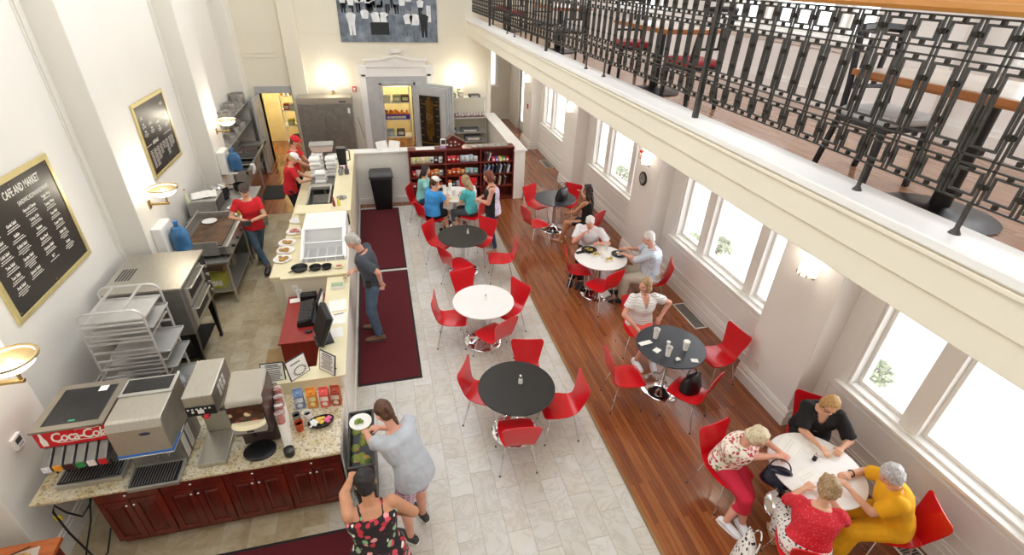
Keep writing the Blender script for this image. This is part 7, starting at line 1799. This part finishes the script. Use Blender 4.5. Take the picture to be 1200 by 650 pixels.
b, S = person('person in a yellow blouse and yellow trousers with silver hair, on the window side', (4.40, 1.82), 152, fat=1.16, height=1.58, seat=.455, z0=.012, lean=24, head=(30, 4, 0), hands=((3.98, 2.10, .79), (4.10, 2.24, .79)), elbow=((-.5, -.3, -.6), (.8, -.3, -.6)),
    feet=((3.95, 1.88, 0), (4.02, 2.05, 0)), hair=('fluffy', 'silver'), voxel=.008, seed=3, clothes=[('blouse', 'shirt', C_['yellow'], dict(sleeve=.75, infl=.030, collar=True, sl_infl=.028, hemlen=.03)), ('trousers', 'pants', C_['yellow'], dict(end=1.8, infl=.035, flare=.02))]); shoes(b, S, 'brass', 'sandal')
m_ = MB(); n_ = 16; c0 = S['WR'][1]; d_ = (S['WR'][1]-S['EL'][1]).normalized(); a1 = d_.orthogonal().normalized(); a2 = d_.cross(a1); c0 = c0-d_*.03
m_.tube([c0+a1*.032*math.cos(2*PI*i/n_)+a2*.032*math.sin(2*PI*i/n_) for i in range(n_)], .006, 6, True); m_.build('bracelet', cl('dark_beads', '#3a1f28'), b)
b, S = person('person in a red open knit top with short sandy hair, back towards the viewer', (3.36, 1.80), 52, fat=1.2, height=1.58, seat=.455, z0=.012, lean=16, head=(24, -10, 0), hands=((3.62, 2.20, .79), (3.78, 2.08, .79)), hair=('fluffy', 'sandy'), voxel=.008, seed=4,
    clothes=[('knit_top', 'shirt', C_['knit'], dict(sleeve=1.35, infl=.026, sl_infl=.016)), ('trousers', 'pants', C_['zebra'], dict(end=1.85, infl=.03))]); shoes(b, S, 'brass', 'sandal')
# --- cup table --------------------------------------------------------
b, S = person('person in a white striped blouse and coral shorts looking sideways at the slate table', (3.44, 5.28), -98, fat=1.15, height=1.64, seat=.455, z0=.012, lean=2, head=(6, -62, 0), hands=((3.72, 5.12, .66), (3.26, 5.02, .60)), elbow=((-1, -.2, -.1), (1, -.3, -.1)), feet=((3.33, 4.98, 0), (3.58, 4.92, 0)), skin='pink',
    hair=('bob', 'sandy'), seed=5, clothes=[('blouse', 'shirt', C_['stripes'], dict(sleeve=.6, infl=.024, collar=True, v=(.14, .4), sl_infl=.024)), ('shorts', 'pants', C_['coral'], dict(end=.8, infl=.016, flare=.008))]); shoes(b, S, C_['white'])
# --- two men -----------------------------------------------------------
b, S = person('person with white hair in a white shirt and black trousers, hand at mouth', (3.60, 7.68), -124, sex='m', fat=1.06, height=1.70, seat=.455, z0=.012, lean=22, head=(36, 6, 0), hands=((3.58, 7.22, .80), (3.34, 7.36, .98)), feet=((3.16, 7.36, 0), (3.32, 7.24, 0)), hair=('short', 'white'), seed=6, skin='pink', fist=True,
    clothes=[('shirt', 'shirt', C_['white'], dict(sleeve=.8, infl=.028, collar=True, sl_infl=.03)), ('trousers', 'pants', C_['blackc'], dict(end=1.92, infl=.02))]); shoes(b, S, 'black', sole='black')
b, S = person('person with white hair in a pale blue checked shirt and khaki trousers', (4.30, 6.50), 156, sex='m', fat=1.22, height=1.76, seat=.455, z0=.012, lean=12, head=(24, 4, 0), hands=((3.86, 6.82, .82), (3.97, 7.00, .83)), feet=((3.82, 6.55, 0), (3.92, 6.80, 0)), hair=('short', 'white'), seed=7, skin='pink',
    clothes=[('shirt', 'shirt', C_['plaid'], dict(sleeve=1.25, infl=.03, collar=True, belly=.03, sl_infl=.026)), ('trousers', 'pants', C_['khaki'], dict(end=1.92, infl=.024))]); shoes(b, S, 'black', sole='black')
# --- woman in black dress -------------------------------------------
b, S = person('person with long curly hair in a short black dress, sitting sideways at the slate table', (4.0, 8.78), 132, fat=.95, height=1.66, seat=.455, z0=.012, lean=4, head=(10, 30, 0), hands=((3.62, 9.02, .64), (3.86, 9.10, 1.10)), elbow=((-.6, .2, -.9), (.6, .6, -.7)), feet=((3.52, 8.98, 0), (3.66, 9.20, 0)), skin='tan', hair=('curly', 'dark'), seed=8,
    clothes=[('dress', [('tank', dict(infl=.012, low=0)), ('skirt', dict(end=.62, infl=.014))], C_['blackc'], {})]); shoes(b, S, 'gold_frame', 'sandal')
# --- ladies at the snack shelves -------------------------------------
b, S = person('person in a bright blue T-shirt, black shorts and a white cap', (.86, 9.76), 40, fat=1.2, height=1.64, seat=.455, lean=14, head=(14, -8, 0), hands=((1.22, 10.02, .80), (1.26, 9.92, .80)), hair=('pony', 'brown'), cap=C_['capw'], seed=9, feet=((1.20, 9.80, 0), (1.10, 9.98, 0)),
    clothes=[('tshirt', 'shirt', C_['blue'], dict(sleeve=.6, infl=.024, sl_infl=.022)), ('shorts', 'pants', C_['blackc'], dict(end=.85, infl=.018))]); shoes(b, S, 'black')
b, S = person('person with dark hair in a pale turquoise T-shirt, on the shelf side of the table', (.74, 10.62), -14, fat=1.0, height=1.64, seat=.455, lean=10, head=(14, -4, 0), hands=((1.12, 10.58, .80), (1.14, 10.44, .80)), hair=('long', 'dark'), seed=10,
    clothes=[('tshirt', 'shirt', C_['pteal'], dict(sleeve=.55, infl=.02)), ('trousers', 'pants', C_['djeans'], dict(end=1.92))]); shoes(b, S, 'dark_grey')
b, S = person('person with long light brown hair in a turquoise and white T-shirt, seated facing the table', (1.72, 9.74), 136, fat=1.0, height=1.64, seat=.455, lean=12, head=(22, 6, 0), hands=((1.50, 10.0, .80), (1.60, 10.10, .80)), hair=('long', 'sandy'), seed=11, feet=((1.40, 9.86, 0), (1.50, 10.02, 0)),
    clothes=[('tshirt', 'shirt', [C_['teal'], C_['white']], dict(sleeve=.6, infl=.022)), ('trousers', 'pants', C_['greyp'], dict(end=1.5))]); shoes(b, S, C_['greyp'])
for ch in b.children:
    if ch.name.startswith('tshirt'):
        for p in ch.data.polygons:
            if p.center.x > .05: p.material_index = 1
b, S = person('person standing in a black and lavender tank top and jeans beside the seated women', (2.0, 8.92), 172, fat=1.18, height=1.70, lean=4, head=(22, 0, 0), hands=((1.72, 9.02, 1.05), (1.76, 9.10, 1.06)), skin='pink', hair=('bob', 'auburn'), seed=12, feet=((2.02, 8.78, 0), (1.96, 9.02, 0)),
    clothes=[('tank_top', 'tank', [C_['blackc'], C_['lavender']], dict(infl=.02, hemlen=.05)), ('jeans', 'pants', C_['djeans'], dict(end=1.93, infl=.012))]); shoes(b, S, 'gold_frame', 'sandal')
for ch in b.children:
    if ch.name.startswith('tank_top'):
        for p in ch.data.polygons:
            if p.center.y < -.03: p.material_index = 1
# --- customer at the bar ----------------------------------------------
b, S = person('person with grey hair in a dark grey polo shirt standing on the burgundy runner', (-.34, 6.50), 168, sex='m', fat=.98, height=1.78, lean=13, head=(42, 0, 0), hands=((-.20, 6.36, .98), (-.62, 6.62, 1.06)), elbow=((-.5, -1, .1), (.4, -.8, -.6)), hair=('short', 'grey'), seed=13, feet=((-.34, 6.34, 0), (-.40, 6.62, 0)), skin='pink',
    clothes=[('polo_shirt', 'shirt', C_['charcoal'], dict(sleeve=.8, infl=.026, collar=True, sl_infl=.03)), ('jeans', 'pants', C_['jeans'], dict(end=1.95, infl=.016, r_end=.05))]); shoes(b, S, C_['tan'], sole='black')
q = S['P']; MB().box(-.225, -.19, -.02, .06, q.z+.02, q.z+.13).build('phone_pouch', 'leather', b, smooth=None, bevel=.008)
# --- kitchen staff -------------------------------------------------------
b, S = person('person in a red T-shirt, jeans and dark cap walking through the kitchen', (-2.42, 9.02), -82, fat=.95, height=1.68, lean=6, head=(14, 8, 0), hands=((-2.36, 8.70, 1.06), (-2.48, 8.70, 1.08)), elbow=((-1, -.3, -.5), (1, -.3, -.5)), hair=('pony', 'brown'), cap=C_['capd'], seed=14, feet=((-2.54, 9.34, .03), (-2.30, 8.82, 0)),
    clothes=[('tshirt', 'shirt', C_['red'], dict(sleeve=.6, infl=.022, hemlen=.06)), ('jeans', 'pants', C_['jeans'], dict(end=1.93, infl=.012))]); shoes(b, S, 'dark_grey', sole='black')
o = MB().box(-.07, .07, -.03, .03, -.04, .05).build('wallet', 'dark_grey', None, (-2.41, 8.62, 1.10), .1, bevel=.006); tag(o, 'small dark box held by the walking kitchen worker', 'box')
b, S = person('person in a red T-shirt and white cap working at the sandwich station', (-1.99, 10.72), 12, fat=1.0, height=1.66, lean=12, head=(34, 0, 0), hands=((-1.50, 10.86, 1.04), (-1.52, 10.70, 1.04)), z0=.004, hair=('pony', 'blonde'), cap=C_['capw'], seed=15,
    clothes=[('tshirt', 'shirt', C_['red'], dict(sleeve=.6, infl=.022, hemlen=.05)), ('trousers', 'pants', C_['blackc'], dict(end=1.93, infl=.014))]); shoes(b, S, 'black', sole='black')
b, S = person('person in a red T-shirt and red cap at the far end of the sandwich station', (-2.0, 11.62), -8, sex='m', fat=1.0, height=1.76, lean=10, head=(20, 0, 0), hands=((-1.52, 11.64, 1.06), (-1.50, 11.50, 1.06)), z0=.004, hair=('short', 'brown'), cap=C_['red'], seed=16, skin='pink',
    clothes=[('tshirt', 'shirt', C_['red'], dict(sleeve=.6, infl=.024, hemlen=.05)), ('trousers', 'pants', C_['blackc'], dict(end=1.93, infl=.014))]); shoes(b, S, 'black', sole='black')
# --- two people by the open bin -------------------------------------------
b, S = person('person in a grey T-shirt and pink checked shorts bending over the open bin', (-.02, 3.10), 128, fat=1.05, height=1.66, lean=34, head=(40, 0, 0), hands=((-.46, 3.62, .98), (-.34, 3.62, 1.0)), skin='pink', hair=('pony', 'brown'), voxel=.008, seed=17, feet=((-.12, 3.00, 0), (.02, 3.22, 0)),
    clothes=[('tshirt', 'shirt', C_['grey'], dict(sleeve=.6, infl=.034, hemlen=.04, sl_infl=.028, amp=.008)), ('shorts', 'pants', C_['plaidp'], dict(end=.85, infl=.02, flare=.015))]); shoes(b, S, 'dark_grey')
plate_in_hand = plate(-.50, 3.74, .99, 'pale plate of scraps being emptied over the open bin', .11, 'white_plastic', [('food', 'lettuce', 4, (.03, .02, .015))])
b, S = person('person with black hair in a dark tropical print dress reaching towards the bin', (-.36, 2.42), 100, fat=1.15, height=1.66, lean=14, head=(30, 0, 0), hands=((-.56, 3.08, 1.12), (-.24, 2.70, .95)), elbow=((-.8, .2, .2), (.8, -.3, -.5)), skin='tan', hair=('short', 'black'), voxel=.008, seed=18, z0=.0,
    clothes=[('dress', [('tank', dict(infl=.022, low=0, hemlen=.05)), ('skirt', dict(end=1.3, infl=.04, flare=.06))], C_['tropical'], dict(amp=.008))]); shoes(b, S, 'black', 'sandal')
# ------------------------------------------------------------------ camera, light, render settings
F_PX = 578.86
yaw, pitch, roll = R(15.371), R(31.376), R(2.2256)
fwd = Vector((math.sin(yaw)*math.cos(pitch), math.cos(yaw)*math.cos(pitch), -math.sin(pitch)))
rt = Vector((math.cos(yaw), -math.sin(yaw), 0)); up = rt.cross(fwd)
r2 = rt*math.cos(roll)+up*math.sin(roll); u2 = -rt*math.sin(roll)+up*math.cos(roll)
cd = bpy.data.cameras.new('camera'); cam = bpy.data.objects.new('camera', cd); COL.objects.link(cam)
cd.sensor_width = 36; cd.lens = 36*F_PX/1200; cd.clip_start = .05; cd.clip_end = 200
mw = Matrix((r2, u2, -fwd)).transposed().to_4x4(); mw.translation = (0, 0, 4.9)
cam.matrix_world = mw; SC.camera = cam

W = bpy.data.worlds.new('sky'); SC.world = W; W.use_nodes = True
nt = W.node_tree; bg = nt.nodes['Background']
# overcast sky, brightest low down over the street side
tcw = nt.nodes.new('ShaderNodeTexCoord'); sp_ = nt.nodes.new('ShaderNodeSeparateXYZ'); nt.links.new(tcw.outputs['Generated'], sp_.inputs[0])
mr = nt.nodes.new('ShaderNodeMapRange'); mr.inputs[1].default_value = .5; mr.inputs[2].default_value = .9; mr.inputs[3].default_value = 2.2; mr.inputs[4].default_value = 6.5
nt.links.new(sp_.outputs['X'], mr.inputs[0]); nt.links.new(mr.outputs[0], bg.inputs['Strength'])
bg.inputs['Color'].default_value = (.95, .97, 1.0, 1)
SC.view_settings.view_transform = 'Standard'; SC.view_settings.look = 'None'; SC.view_settings.gamma = 1
SC.view_settings.use_curve_mapping = False; SC.view_settings.exposure = EXPO
cy = SC.cycles
cy.max_bounces = 8; cy.diffuse_bounces = 5; cy.glossy_bounces = 4; cy.transmission_bounces = 6; cy.transparent_max_bounces = 12
cy.caustics_reflective = False; cy.caustics_refractive = False
try: cy.use_denoising = True; cy.denoiser = 'OPENIMAGEDENOISE'
except Exception: pass
